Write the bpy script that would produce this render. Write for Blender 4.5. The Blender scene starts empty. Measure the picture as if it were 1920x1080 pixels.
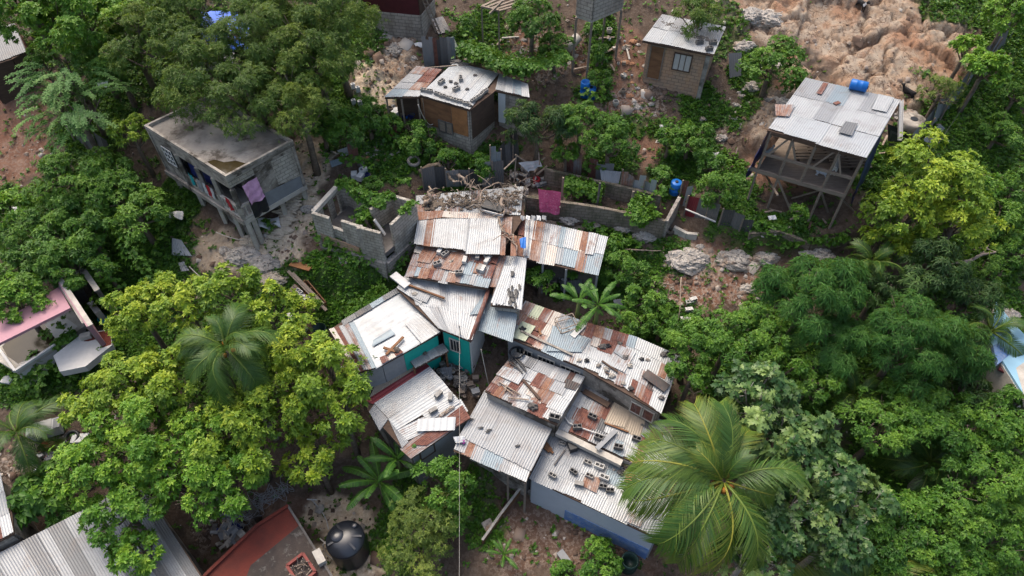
import bpy, math, random
import numpy as np
from mathutils import Vector, Matrix
from math import sin, cos, pi, radians as RD
rng = random.Random(11)
S = bpy.context.scene
COL = S.collection
# ------------------------------------------------------------------ camera
CAMZ = 36.0; PITCH = RD(50.0); F = 1280.0
CAM = Vector((0, 0, CAMZ))
AX = Vector((0, cos(PITCH), -sin(PITCH))); UP = Vector((0, sin(PITCH), cos(PITCH))); RT = Vector((1, 0, 0))
def ray(u, v): return AX + RT*((u-960)/F) + UP*((540-v)/F)
# ------------------------------------------------------------------ value noise (numpy)
def _h(ix, iy, s):
    n = (ix*374761393 + iy*668265263 + s*982451653) & 0xffffffff
    n = ((n ^ (n >> 13))*1274126177) & 0xffffffff
    return ((n ^ (n >> 16)) & 0xffff)/65535.0
def vnoise(x, y, s=0):
    x = np.asarray(x, float); y = np.asarray(y, float)
    ix = np.floor(x).astype(np.int64); iy = np.floor(y).astype(np.int64)
    fx = x-ix; fy = y-iy; fx = fx*fx*(3-2*fx); fy = fy*fy*(3-2*fy)
    a = _h(ix, iy, s); b = _h(ix+1, iy, s); c = _h(ix, iy+1, s); d = _h(ix+1, iy+1, s)
    return (a*(1-fx)+b*fx)*(1-fy) + (c*(1-fx)+d*fx)*fy
def fbm(x, y, o=4, s=0):
    t = 0; a = .5; w = 0
    for i in range(o):
        t = t + a*vnoise(x*2**i, y*2**i, s+i); w += a; a *= .5
    return t/w
def cell(x, y, s=0):      # distance to nearest / second feature point
    x = np.asarray(x, float); y = np.asarray(y, float)
    ix = np.floor(x).astype(np.int64); iy = np.floor(y).astype(np.int64)
    d1 = np.full(x.shape, 9.); d2 = np.full(x.shape, 9.); idv = np.zeros(x.shape)
    for a in (-1, 0, 1):
        for b in (-1, 0, 1):
            cx = ix+a; cy = iy+b
            px = cx+_h(cx, cy, s); py = cy+_h(cx, cy, s+7)
            d = np.hypot(x-px, y-py)
            m = d < d1
            d2 = np.where(m, d1, np.minimum(d2, d)); idv = np.where(m, _h(cx, cy, s+3), idv); d1 = np.where(m, d, d1)
    return d1, d2, idv
def sst(a, b, x):
    t = np.clip((x-a)/(b-a), 0, 1); return t*t*(3-2*t)
# ------------------------------------------------------------------ terrain height
def base_z(x, y): return 8.3 + .44*(y-22.8) + .5*np.sin(x*.21+.5)*np.sin(y*.17)
FLATS = []     # (x, y, r, soft, z, slope)
def tz_np(x, y, skip=False):
    x = np.asarray(x, float); y = np.asarray(y, float)
    z = base_z(x, y)
    for (cx, cy, rx, ry, soft, z0, sl) in FLATS:
        d = np.hypot((x-cx)/rx, (y-cy)/ry)
        w = 1-sst(1-soft, 1+soft, d + .12*(vnoise(x*.9, y*.9, 5)-.5))
        z = z*(1-w) + (z0+sl*(y-cy))*w
    return z
def tz(x, y): return float(tz_np(np.array([x]), np.array([y]))[0])
def G(u, v, h=0.0):
    d = ray(u, v); t = (CAM.z-8.3+.44*22.8-h)/(.44*d.y-d.z); k = .44*d.y-d.z
    for _ in range(14):
        p = CAM+d*t; e = p.z-h-tz(p.x, p.y); t += .8*e/k
        if abs(e) < .002: break
    return CAM+d*t
def at_y(u, v, y):
    d = ray(u, v); return CAM+d*((y-CAM.y)/d.y)
def at_z(u, v, z):
    d = ray(u, v); return CAM+d*((z-CAM.z)/d.z)
def flat(u, v, rx, ry, soft=.2, dz=0., sl=.06):
    p = G(u, v); FLATS.append((p.x, p.y, rx, ry, soft, p.z+dz, sl))
class PL:      # roof plane through the point of pixel (u, v) that is h above the ground
    def __init__(s, u, v, h, sx=0., sy=0.):
        s.p = G(u, v, h); s.sx = sx; s.sy = sy; s.n = Vector((-sx, -sy, 1)).normalized()
    def at(s, u, v, lift=0.):
        d = ray(u, v); t = (s.p-CAM).dot(s.n)/d.dot(s.n)
        return CAM+d*t+s.n*lift
    def z(s, x, y): return s.p.z+s.sx*(x-s.p.x)+s.sy*(y-s.p.y)
# ------------------------------------------------------------------ objects
W = {}
def reg(o, loc): W[o.name] = Vector(loc)
def wl(o): return W.get(o.name, Vector((0, 0, 0)))
def tag(o, label=None, cat=None, group=None, kind=None):
    if label: o['label'] = label
    if cat: o['category'] = cat
    if group: o['group'] = group
    if kind: o['kind'] = kind
    return o
def thing(name, label, cat, loc, group=None, rz=0.):
    o = bpy.data.objects.new(name, None); COL.objects.link(o); o.location = loc; o.rotation_euler = (0, 0, rz)
    o.empty_display_size = .2; reg(o, loc)
    return tag(o, label, cat, group)
def dup(root, loc=None, rot=None, scale=None, label=None, group=None, parent=None):
    r = root.copy(); COL.objects.link(r); r.parent = parent
    if loc is not None: r.location = loc
    if rot is not None: r.rotation_euler = rot
    if scale is not None: r.scale = scale
    if label: r['label'] = label
    if group: r['group'] = group
    for ch in list(root.children): dup(ch, parent=r)
    return r
class MB:
    def __init__(s): s.v = []; s.f = []; s.uv = []
    def add(s, vs, fs, uvs=None):
        b = len(s.v); s.v += [tuple(p) for p in vs]
        for i, f in enumerate(fs):
            s.f.append(tuple(b+k for k in f)); s.uv.append(uvs[i] if uvs else None)
        return s
    def hexa(s, t, b):       # top quad, bottom quad (same order, counter-clockwise from above)
        n = len(t); vs = list(t)+list(b)
        fs = [tuple(range(n)), tuple(range(2*n-1, n-1, -1))]
        for i in range(n):
            j = (i+1) % n; fs.append((i, n+i, n+j, j))
        return s.add(vs, fs)
    def slab(s, poly, th): # polygon of world points, thickness downwards
        a = sum((poly[i][0]*poly[(i+1) % len(poly)][1]-poly[(i+1) % len(poly)][0]*poly[i][1]) for i in range(len(poly)))
        if a < 0: poly = poly[::-1]
        return s.hexa([Vector(p) for p in poly], [Vector(p)-Vector((0, 0, th)) for p in poly])
    def box(s, c, sz, rz=0., M=None):
        c = Vector(c); m = M if M else Matrix.Rotation(rz, 3, 'Z')
        x, y, z = sz[0]/2, sz[1]/2, sz[2]/2
        q = lambda a, b, e: c+m @ Vector((a*x, b*y, e*z))
        return s.hexa([q(-1, -1, 1), q(1, -1, 1), q(1, 1, 1), q(-1, 1, 1)], [q(-1, -1, -1), q(1, -1, -1), q(1, 1, -1), q(-1, 1, -1)])
    def bar(s, p, q, w, h=None):
        p = Vector(p); q = Vector(q); h = h or w; d = q-p; L = d.length
        if L < 1e-5: return s
        M = d.to_track_quat('X', 'Z').to_matrix()
        return s.box((p+q)/2, (L, w, h), M=M)
    def wall(s, p, q, zt0, zt1, zb0, zb1, th=.15):      # p,q xy ends; tops and bottoms at each end
        p = Vector((p[0], p[1])); q = Vector((q[0], q[1])); d = q-p
        if d.length < 1e-4: return s
        n = Vector((-d.y, d.x)).normalized()*(th/2)
        c = [(p-n, zt0, zb0), (q-n, zt1, zb1), (q+n, zt1, zb1), (p+n, zt0, zb0)]
        return s.hexa([Vector((a.x, a.y, t)) for a, t, b in c], [Vector((a.x, a.y, b)) for a, t, b in c])
    def tube(s, pts, rad, n=7, cap=True):
        pts = [Vector(p) for p in pts]
        if not hasattr(rad, '__len__'): rad = [rad]*len(pts)
        vs = []; fs = []; up = Vector((.13, .37, .92)).normalized()
        for i, p in enumerate(pts):
            d = (pts[min(i+1, len(pts)-1)]-pts[max(i-1, 0)])
            d = d.normalized() if d.length > 1e-7 else Vector((0, 0, 1))
            a = d.cross(up)
            if a.length < .05: a = d.cross(Vector((1, 0, 0)))
            a.normalize(); b = d.cross(a)
            for k in range(n):
                t = 2*pi*k/n; vs.append(p+(a*cos(t)+b*sin(t))*rad[i])
        for i in range(len(pts)-1):
            for k in range(n):
                k2 = (k+1) % n; fs.append((i*n+k, i*n+k2, (i+1)*n+k2, (i+1)*n+k))
        if cap: fs.append(tuple(range(n))[::-1]); fs.append(tuple((len(pts)-1)*n+k for k in range(n)))
        return s.add(vs, fs)
    def lathe(s, prof, c, n=24, axis=None):       # prof (r, z)
        c = Vector(c); M = axis.to_track_quat('Z', 'Y').to_matrix() if axis is not None else Matrix.Identity(3)
        vs = []; fs = []
        for r, z in prof:
            for k in range(n): t = 2*pi*k/n; vs.append(c+M @ Vector((r*cos(t), r*sin(t), z)))
        for i in range(len(prof)-1):
            for k in range(n): k2 = (k+1) % n; fs.append((i*n+k, i*n+k2, (i+1)*n+k2, (i+1)*n+k))
        fs.append(tuple(range(n))[::-1]); fs.append(tuple((len(prof)-1)*n+k for k in range(n)))
        return s.add(vs, fs)
    def blob(s, c, r, seed=0, sub=2, amp=.25, sq=(1, 1, .7)):
        c = Vector(c); rr = random.Random(seed); n = 8*sub; m = 4*sub+1; vs = []; fs = []
        ph = [(rr.uniform(0, 6.3), rr.uniform(1.5, 4.5), rr.uniform(0, 6.3), rr.uniform(1.5, 4.5)) for _ in range(6)]
        for i in range(m):
            th = pi*i/(m-1)
            for k in range(n):
                t = 2*pi*k/n; d = Vector((sin(th)*cos(t), sin(th)*sin(t), cos(th)))
                e = sum(sin(d.x*b*1.7+a)*sin(d.y*dd*1.7+cc+d.z*2) for a, b, cc, dd in ph)/2.2
                rad = r*(1+amp*e)
                vs.append(c+Vector((d.x*sq[0], d.y*sq[1], d.z*sq[2]))*rad)
        for i in range(m-1):
            for k in range(n): k2 = (k+1) % n; fs.append((i*n+k, (i+1)*n+k, (i+1)*n+k2, i*n+k2))
        return s.add(vs, fs)
    def build(s, name, mat, parent=None, smooth=False, label=None, cat=None, group=None, kind=None, origin=None):
        me = bpy.data.meshes.new(name)
        V = np.array(s.v, float).reshape(-1, 3)
        if parent is not None: off = wl(parent); loc = Vector((0, 0, 0)); V2 = V-np.array(off)
        elif kind == 'structure' or len(V) == 0: off = Vector((0, 0, 0)); loc = off; V2 = V
        else:
            off = Vector(origin) if origin is not None else Vector(((V[:, 0].min()+V[:, 0].max())/2, (V[:, 1].min()+V[:, 1].max())/2, V[:, 2].min()))
            loc = off; V2 = V-np.array(off)
        me.from_pydata(V2.tolist(), [], s.f)
        uvl = me.uv_layers.new(name='UVMap'); data = np.zeros((len(me.loops), 2)); li = 0
        for f, uv in zip(s.f, s.uv):
            k = len(f)
            if uv is not None: data[li:li+k] = uv
            else:
                P = V[list(f)]; n = np.cross(P[1]-P[0], P[2]-P[0])
                if k > 3: n = n+np.cross(P[2]-P[0], P[3]-P[0])
                L = np.linalg.norm(n); n = n/L if L > 1e-9 else np.array([0, 0, 1.])
                if abs(n[2]) < .75:
                    t = np.array([-n[1], n[0]]); t /= max(1e-9, np.hypot(*t)); data[li:li+k, 0] = P[:, 0]*t[0]+P[:, 1]*t[1]; data[li:li+k, 1] = P[:, 2]
                else: data[li:li+k] = P[:, :2]
            li += k
        uvl.data.foreach_set('uv', data.ravel())
        if smooth: me.polygons.foreach_set('use_smooth', [True]*len(me.polygons))
        me.materials.append(mat)
        o = bpy.data.objects.new(name, me); COL.objects.link(o)
        if parent is not None: o.parent = parent; reg(o, wl(parent))
        else: o.location = loc; reg(o, loc)
        return tag(o, label, cat, group, kind)
# ------------------------------------------------------------------ materials
class NT:
    def __init__(s, name, rough=.85):
        s.m = bpy.data.materials.new(name); s.m.use_nodes = True; s.t = s.m.node_tree; s.n = s.t.nodes
        s.b = s.n['Principled BSDF']; s.b.inputs['Roughness'].default_value = rough; s.b.inputs['Specular IOR Level'].default_value = .3
    def k(s, typ, **kw):
        n = s.n.new(typ)
        for a, b in kw.items():
            if a in n.inputs.keys() if isinstance(a, str) else False: n.inputs[a].default_value = b
            else: setattr(n, a, b)
        return n
    def l(s, a, b): s.t.links.new(a, b)
    def noise(s, vec, sc, det=5, rough=.6, w=None, dist=0.):
        n = s.n.new('ShaderNodeTexNoise')
        if w is not None: n.noise_dimensions = '4D'; s.l(w, n.inputs['W'])
        n.inputs['Scale'].default_value = sc; n.inputs['Detail'].default_value = det; n.inputs['Roughness'].default_value = rough; n.inputs['Distortion'].default_value = dist
        if vec is not None: s.l(vec, n.inputs['Vector'])
        return n.outputs['Fac']
    def ramp(s, fac, stops):
        r = s.n.new('ShaderNodeValToRGB'); e = r.color_ramp.elements
        for i, (p, c) in enumerate(stops):
            el = e[i] if i < 2 else e.new(p)
            el.position = p; el.color = (*c, 1) if hasattr(c, '__len__') else (c, c, c, 1)
        s.l(fac, r.inputs[0]); return r.outputs[0]
    def mix(s, fac, a, b, mode='MIX'):
        n = s.n.new('ShaderNodeMix'); n.data_type = 'RGBA'; n.blend_type = mode
        for x, i in ((fac, 0), (a, 6), (b, 7)):
            if hasattr(x, 'is_output'): s.l(x, n.inputs[i])
            elif i == 0: n.inputs[0].default_value = x
            else: n.inputs[i].default_value = (*x, 1)
        return n.outputs[2]
    def math(s, op, a, b=0.):
        n = s.n.new('ShaderNodeMath'); n.operation = op
        for x, i in ((a, 0), (b, 1)):
            if hasattr(x, 'is_output'): s.l(x, n.inputs[i])
            else: n.inputs[i].default_value = x
        return n.outputs[0]
    def mapv(s, vec, scale=(1, 1, 1), rot=(0, 0, 0)):
        n = s.n.new('ShaderNodeMapping'); s.l(vec, n.inputs['Vector']); n.inputs['Scale'].default_value = scale; n.inputs['Rotation'].default_value = rot; return n.outputs[0]
    def bump(s, h, dist=.02, st=1.):
        n = s.n.new('ShaderNodeBump'); n.inputs['Distance'].default_value = dist; n.inputs['Strength'].default_value = st; s.l(h, n.inputs['Height']); s.l(n.outputs[0], s.b.inputs['Normal'])
    def col(s, c):
        if hasattr(c, 'is_output'): s.l(c, s.b.inputs['Base Color'])
        else: s.b.inputs['Base Color'].default_value = (*c, 1)
    @property
    def uv(s): return s.n.new('ShaderNodeTexCoord').outputs['UV']
    @property
    def pos(s): return s.n.new('ShaderNodeNewGeometry').outputs['Position']
    @property
    def rnd(s): return s.math('MULTIPLY', s.n.new('ShaderNodeObjectInfo').outputs['Random'], 40.)
_MC = {}
def metal(base, rust=0., name=None, dark=.25, rcol=((.20, .065, .035), (.40, .17, .085)), met=.25):
    key = (base, rust, rcol, dark)
    if key in _MC: return _MC[key]
    t = NT(name or 'sheet_metal', .5); uv = t.uv; w = t.rnd
    n1 = t.noise(t.mapv(uv, (1.6, .55, 1)), 1.0, 5, .65, w)         # big patches
    n2 = t.noise(t.mapv(uv, (14, .5, 1)), 1.0, 4, .6, w)             # streaks along the sheet
    n3 = t.noise(uv, 9., 5, .7, w); nw = t.noise(t.pos, .9, 6, .7, None, .6)
    v = t.mix(t.math('MULTIPLY', n2, .55), base, tuple(c*(1-dark) for c in base))
    v = t.mix(t.ramp(n1, [(.35, 0.), (.75, .45)]), v, tuple(c*(1-dark*1.4) for c in base))
    v = t.mix(t.ramp(n3, [(.58, 0.), (.74, .5)]), v, (.13, .09, .07))
    v = t.mix(t.ramp(nw, [(.50, 0.), (.72, .45)]), v, (.15, .125, .11))
    s = t.math('ADD', t.math('ADD', t.math('MULTIPLY', n1, .34), t.math('MULTIPLY', nw, .22)), t.math('ADD', t.math('MULTIPLY', n2, .32), t.math('MULTIPLY', n3, .12)))
    th = .68-rust*.27
    mk = t.ramp(s, [(th-.07, 0.), (th-.01, .55), (th+.06, .95)])
    rc = t.mix(t.ramp(t.noise(uv, 5., 5, .7, w), [(.35, 0.), (.65, 1.)]), rcol[0], rcol[1])
    v = t.mix(mk, v, rc); t.col(v)
    mt = t.math('MULTIPLY', t.math('SUBTRACT', 1., mk), met); t.l(mt, t.b.inputs['Metallic'])
    t.l(t.math('ADD', .5, t.math('MULTIPLY', mk, .4)), t.b.inputs['Roughness'])
    _MC[key] = t.m; return t.m
WH, LG, BL, GR, DG = (.36, .375, .385), (.26, .272, .285), (.21, .26, .295), (.145, .15, .157), (.075, .08, .086)
DR = ((.085, .030, .022), (.19, .075, .05)); OR = ((.14, .056, .034), (.27, .14, .085))
SHEET = dict(
    w=lambda: metal(WH, .05), W=lambda: metal((.33, .352, .37), .03, dark=.14), g=lambda: metal(LG, .05), G=lambda: metal(GR, .02, dark=.15),
    b=lambda: metal(BL, .18), d=lambda: metal(DG, .1), r=lambda: metal(LG, .62, rcol=OR), R=lambda: metal(LG, .95, rcol=DR),
    o=lambda: metal((.36, .34, .32), .8, rcol=OR), s=lambda: metal(WH, .42, rcol=OR), t=lambda: metal((.33, .28, .22), .08, dark=.3),
    m=lambda: metal((.21, .035, .045), .15), n=lambda: metal((.33, .37, .28), .10), c=lambda: metal((.40, .37, .34), .35), k=lambda: metal((.05, .045, .045), .4, rcol=DR))
def stone(name, c1, c2, c3=None, sc=3., rough=.9, bump=.02, bs=18., stain=None):
    t = NT(name, rough); p = t.pos
    a = t.mix(t.ramp(t.noise(p, sc, 6, .65), [(.35, 0.), (.65, 1.)]), c1, c2)
    if c3: a = t.mix(t.ramp(t.noise(p, sc*2.7, 5, .7), [(.55, 0.), (.68, 1.)]), a, c3)
    if stain: a = t.mix(t.ramp(t.noise(p, sc*.35, 6, .7, dist=.6), [(.48, 0.), (.60, 1.)]), a, stain)
    t.col(a); t.bump(t.noise(p, bs, 6, .7), bump); return t.m
def blockmat(name, c1, c2, mortar, stain=None, sa=.5, bw=.41, bh=.205):
    t = NT(name, .92); uv = t.uv
    b = t.n.new('ShaderNodeTexBrick'); t.l(uv, b.inputs['Vector'])
    b.inputs['Scale'].default_value = 1.; b.inputs['Brick Width'].default_value = bw; b.inputs['Row Height'].default_value = bh
    b.inputs['Mortar Size'].default_value = .016; b.inputs['Mortar Smooth'].default_value = .2
    b.inputs['Color1'].default_value = (*c1, 1); b.inputs['Color2'].default_value = (*c2, 1); b.inputs['Mortar'].default_value = (*mortar, 1)
    c = t.mix(t.math('MULTIPLY', t.noise(t.pos, 6., 5, .7), .5), b.outputs['Color'], tuple(x*.55 for x in c1))
    if stain: c = t.mix(t.math('MULTIPLY', t.ramp(t.noise(t.mapv(t.pos, (1, 1, .6)), 1.1, 6, .7), [(.45, 0.), (.62, 1.)]), sa), c, stain)
    t.col(c); t.bump(t.math('SUBTRACT', 1., b.outputs['Fac']), .012); return t.m
def woodmat(name, c1, c2, along=(1.5, 16, 1), rough=.85):
    t = NT(name, rough); uv = t.uv; w = t.rnd
    a = t.mix(t.ramp(t.noise(t.mapv(uv, along), 1., 5, .6, w), [(.3, 0.), (.7, 1.)]), c1, c2)
    a = t.mix(t.ramp(t.noise(t.pos, 2.5, 5, .7), [(.5, 0.), (.75, .6)]), a, tuple(x*.45 for x in c1)); t.col(a); return t.m
def plain(name, c, rough=.6, var=.25, sc=5.):
    t = NT(name, rough); t.col(t.mix(t.noise(t.pos, sc, 5, .65), c, tuple(x*(1-var*1.6) for x in c))); return t.m
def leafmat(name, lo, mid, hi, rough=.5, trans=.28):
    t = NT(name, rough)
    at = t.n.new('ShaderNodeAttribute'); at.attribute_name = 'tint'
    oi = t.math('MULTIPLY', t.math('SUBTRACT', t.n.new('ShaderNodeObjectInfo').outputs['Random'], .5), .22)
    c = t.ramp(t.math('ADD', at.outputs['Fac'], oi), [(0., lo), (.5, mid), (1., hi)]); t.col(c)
    tr = t.n.new('ShaderNodeBsdfTranslucent'); t.l(t.mix(.35, c, (.30, .40, .05), 'MIX'), tr.inputs['Color'])
    mx = t.n.new('ShaderNodeMixShader'); mx.inputs[0].default_value = trans
    t.l(t.b.outputs[0], mx.inputs[1]); t.l(tr.outputs[0], mx.inputs[2]); t.l(mx.outputs[0], t.n['Material Output'].inputs[0])
    t.b.inputs['Specular IOR Level'].default_value = .35
    return t.m
M = dict(
    conc=stone('aged_concrete', (.34, .31, .27), (.19, .17, .15), (.42, .39, .34), 1.6, stain=(.065, .055, .045)),
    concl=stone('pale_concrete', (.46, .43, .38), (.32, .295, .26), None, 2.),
    concd=stone('dark_concrete', (.13, .12, .115), (.07, .065, .06), None, 1.5),
    roofc=stone('stained_roof_concrete', (.33, .305, .27), (.145, .132, .12), (.065, .055, .045), .42, stain=(.05, .042, .033)),
    white=plain('white_paint', (.58, .57, .55), .6, .2), pink=plain('pink_paint', (.40, .22, .26), .75, .12, 2.),
    teal=plain('teal_paint', (.012, .38, .31), .55, .14, 3.), paleblue=plain('pale_blue_paint', (.42, .46, .51), .6, .15, 1.5),
    blue=stone('worn_blue_paint', (.07, .15, .36), (.16, .24, .38), (.28, .30, .34), 2.),
    offw=plain('grey_white_paint', (.29, .30, .31), .7, .25), redp=stone('red_roof_paint', (.14, .030, .020), (.095, .026, .019), None, 1.2),
    brownf=stone('dirty_brown_screed', (.065, .05, .042), (.035, .03, .028), (.12, .11, .10), 1.2),
    blk=blockmat('grey_block_wall', (.45, .42, .365), (.35, .325, .285), (.15, .135, .115), (.12, .10, .075)),
    blkb=blockmat('brown_block_wall', (.42, .29, .20), (.33, .24, .18), (.20, .16, .13), (.45, .25, .14), .5),
    blkc=blockmat('pale_block_wall', (.42, .38, .33), (.34, .305, .27), (.17, .15, .13), (.10, .08, .065)), blkd=blockmat('mossy_block_wall', (.27, .22, .175), (.21, .175, .14), (.10, .08, .065), (.055, .06, .03), .7),
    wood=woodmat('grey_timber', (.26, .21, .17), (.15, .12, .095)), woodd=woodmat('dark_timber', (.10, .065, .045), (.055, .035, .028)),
    ply=woodmat('brown_plywood', (.24, .12, .06), (.11, .055, .03), (1, 4, 1)), plyo=woodmat('orange_plywood', (.36, .17, .07), (.18, .085, .04), (2, 2, 1)),
    door=plain('pale_door', (.55, .58, .60), .5, .1), glass=plain('dark_window', (.03, .035, .04), .2, .2),
    curtain=plain('curtain', (.5, .48, .45), .8, .2), tarp=plain('blue_tarpaulin', (.02, .03, .14), .45, .3), black=plain('black_plastic', (.018, .02, .024), .38, .15),
    bluep=plain('blue_plastic', (.01, .13, .45), .4, .1), wplast=plain('white_plastic', (.52, .53, .53), .4, .1), maroon=plain('maroon_boards', (.10, .02, .025), .7, .4, 3.),
    pinkc=stone('pink_cloth', (.62, .11, .23), (.46, .07, .16), (.72, .30, .40), 4., bump=.01), lilac=stone('lilac_cloth', (.52, .30, .45), (.40, .22, .35), None, 6.),
    bark=stone('grey_bark', (.17, .135, .10), (.09, .07, .055), None, 6.), barkl=stone('pale_bark', (.34, .30, .26), (.2, .175, .15), None, 6.), dead=stone('dead_wood', (.34, .27, .215), (.17, .13, .10), None, 5.),
    lime=None, wire=plain('dark_wire', (.05, .05, .055), .6), tealp=plain('teal_plastic', (.02, .30, .32), .5, .1), redc=plain('red_cloth', (.45, .03, .04), .8, .3),
    puddle=plain('stained_water', (.06, .045, .02), .12, .5, 1.2), green=plain('dark_green_plastic', (.012, .035, .03), .4, .2), clay=stone('orange_stone', (.40, .22, .12), (.30, .15, .09), None, 4.))
def rockmat():
    t = NT('limestone', .95); p = t.pos
    a = t.mix(t.ramp(t.noise(p, 1.8, 8, .7), [(.40, 0.), (.60, 1.)]), (.58, .53, .47), (.38, .345, .31))
    a = t.mix(t.ramp(t.noise(p, 6.5, 8, .8), [(.55, 0.), (.60, 1.)]), a, (.06, .05, .04))
    a = t.mix(t.ramp(t.noise(p, .8, 5, .6, dist=.5), [(.55, 0.), (.7, .8)]), a, (.42, .27, .17))
    t.col(a); t.bump(t.noise(p, 5., 10, .8), .2); return t.m
M['lime'] = rockmat()
# ------------------------------------------------------------------ terrain
flat(1490, 375, 5.2, 3.0, .12, .35, .12)      # terrace under the stilt house
flat(1050, 1010, 4.6, 3.2, .25)               # yard
flat(650, 1020, 3.2, 3.0, .25)                # tank yard
flat(1120, 372, 4.6, 1.5, .2, .1)             # walled pen
flat(665, 445, 3.5, 2.6, .2, .25, .2)                  # ruin
_inner = FLATS[:]
COVER = {'grass': [], 'rock': [], 'rub': [], 'red': [], 'pale': []}
def cov(kind, *els):     # (u, v, ru, rv[, strength]) ellipses picked on the photograph, kept as world ellipses
    for e in els:
        u, v, ru, rv = e[:4]; s = e[4] if len(e) > 4 else 1.
        p = G(u, v); a = G(u+ru, v); b = G(u, v-rv)
        COVER[kind].append((p.x, p.y, max(.2, abs(a.x-p.x)), max(.2, abs(b.y-p.y)), s))
def covmask(kind, x, y):
    m = np.zeros(np.shape(x)); nx = (fbm(x*.55, y*.55, 6, 31)-.5)*1.3+(fbm(x*2.5, y*2.5, 3, 37)-.5)*.5
    for (cx, cy, rx, ry, s) in COVER[kind]:
        d = np.hypot((x-cx)/rx, (y-cy)/ry)+nx
        m = np.maximum(m, s*(1-sst(.72, 1.1, d)))
    return m
cov('rock', (1650, 70, 180, 110), (1560, 40, 90, 60), (1760, 120, 90, 70), (1440, 230, 60, 60), (1480, 160, 60, 40), (1420, 40, 60, 45), (1360, 20, 60, 30), (1640, 180, 110, 30), (1290, 485, 20, 10, .5),
    (740, 90, 55, 45), (1640, 0, 180, 50))
cov('pale', (700, 160, 60, 45), (740, 75, 50, 40), (585, 380, 30, 25), (560, 420, 48, 34), (520, 490, 42, 46), (535, 535, 34, 32), (530, 450, 40, 40), (575, 345, 36, 40), (450, 480, 60, 35, .7), (660, 990, 55, 60), (640, 1050, 90, 40), (610, 960, 40, 30), (1300, 490, 60, 30, .5), (1080, 400, 60, 18, .6), (1000, 380, 60, 20, .5), (700, 120, 50, 60), (490, 200, 20, 10),
    (400, 470, 60, 40, .5), (590, 290, 40, 40, .8))
cov('red', (25, 250, 85, 140), (10, 150, 60, 80), (1220, 270, 50, 70), (1180, 210, 60, 40), (1330, 510, 140, 80), (1500, 320, 120, 80, .7), (1150, 140, 80, 80, .7), (960, 90, 80, 60, .8), (1560, 60, 60, 80, .9), (1700, 160, 150, 40, .8), (1450, 240, 70, 60, .8), (900, 280, 60, 30, .4), (1870, 300, 60, 60, .5), (680, 280, 60, 30, .4), (1380, 480, 80, 30, .6), (560, 960, 60, 40, .4), (1100, 1010, 180, 80, .35))
cov('rub', (1040, 1020, 170, 60, .5), (1200, 200, 80, 50), (1000, 110, 120, 60), (1330, 520, 140, 70), (730, 110, 60, 60), (560, 450, 40, 25, .6), (690, 280, 60, 25), (660, 480, 70, 25), (400, 480, 80, 50, .25), (30, 290, 50, 60, .4), (1370, 220, 50, 60, .5), (1050, 420, 90, 25, .6), (90, 860, 80, 60), (420, 980, 60, 50, .8))
cov('grass', (1320, 205, 60, 45), (1300, 250, 50, 30), (1380, 220, 35, 30), (1860, 200, 90, 90), (1860, 400, 100, 160), (1450, 420, 110, 28), (640, 560, 110, 70), (560, 560, 60, 60), (700, 510, 50, 40), (620, 500, 60, 30), (680, 270, 70, 30), (740, 300, 60, 40), (860, 320, 50, 40), (920, 300, 50, 30), (640, 210, 60, 50),
    (1090, 170, 30, 25, .4), (1200, 240, 80, 30, .8), (1290, 300, 70, 60), (1380, 350, 40, 60), (1250, 330, 50, 50), (250, 480, 130, 130), (90, 700, 110, 90), (60, 420, 100, 80), (240, 630, 70, 60), (1160, 500, 110, 80), (1235, 615, 60, 50), (1070, 500, 60, 60), (1345, 425, 30, 25), (330, 370, 60, 40), (470, 430, 20, 20),
    (170, 230, 80, 110), (1850, 560, 90, 70), (900, 60, 60, 60), (760, 20, 30, 30), (700, 30, 30, 80), (620, 90, 60, 120), (1130, 90, 30, 90), (950, 180, 40, 15), (1700, 320, 120, 60), (1800, 480, 100, 60), (1150, 300, 70, 40), (900, 990, 40, 50, .8), (880, 930, 40, 50, .5), (1180, 950, 40, 30, .4), (770, 990, 80, 90, .8), (1300, 120, 20, 20, .5), (1500, 670, 200, 120, .9), (1750, 700, 230, 200, .9), (1700, 980, 300, 160, .9), (400, 640, 160, 120, .7), (400, 90, 180, 120, .8), (200, 420, 160, 100), (1850, 350, 120, 180), (200, 60, 140, 90, .9), (1400, 150, 40, 80, .8), (1340, 60, 60, 50, .6), (1900, 100, 60, 120), (1800, 20, 90, 40, .8))
def terrain_full(x, y):
    z = tz_np(x, y)
    rock = covmask('rock', x, y); rub = covmask('rub', x, y); pale = covmask('pale', x, y)
    wx = fbm(x*.5, y*.5, 4, 9)*2.2; wy = fbm(x*.5+9, y*.5, 4, 8)*2.2
    d1, d2, idv = cell(x*.42+wx*.5, y*.5+wy*.5, 4)
    e1, e2, ide = cell(x*1.2+wx, y*1.4+wy, 14)
    rid = 1-np.abs(2*fbm(x*.7+wx, y*.8, 5, 3)-1)
    g1, g2, idg = cell(x*2.6+wx*3, y*2.4+wy*3, 44)
    z = z + rock*(.55*idv*sst(.0, .06, d2-d1)+.16*sst(0, .10, d2-d1)+.20*ide*sst(.0, .07, e2-e1)+.08*sst(0, .12, e2-e1)+.30*(fbm(x*1.1, y*1.1, 6, 33)-.5)-.3)
    f1, f2, idf = cell(x*4.2, y*4.2, 24)
    z = z + rub*.10*idf*sst(.05, .3, f2-f1)+.16*(fbm(x*1.3, y*1.3, 5, 2)-.5)
    z = z + pale*(1-rock)*(.22*ide*sst(.02, .2, e2-e1)-.05)
    return z
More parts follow.
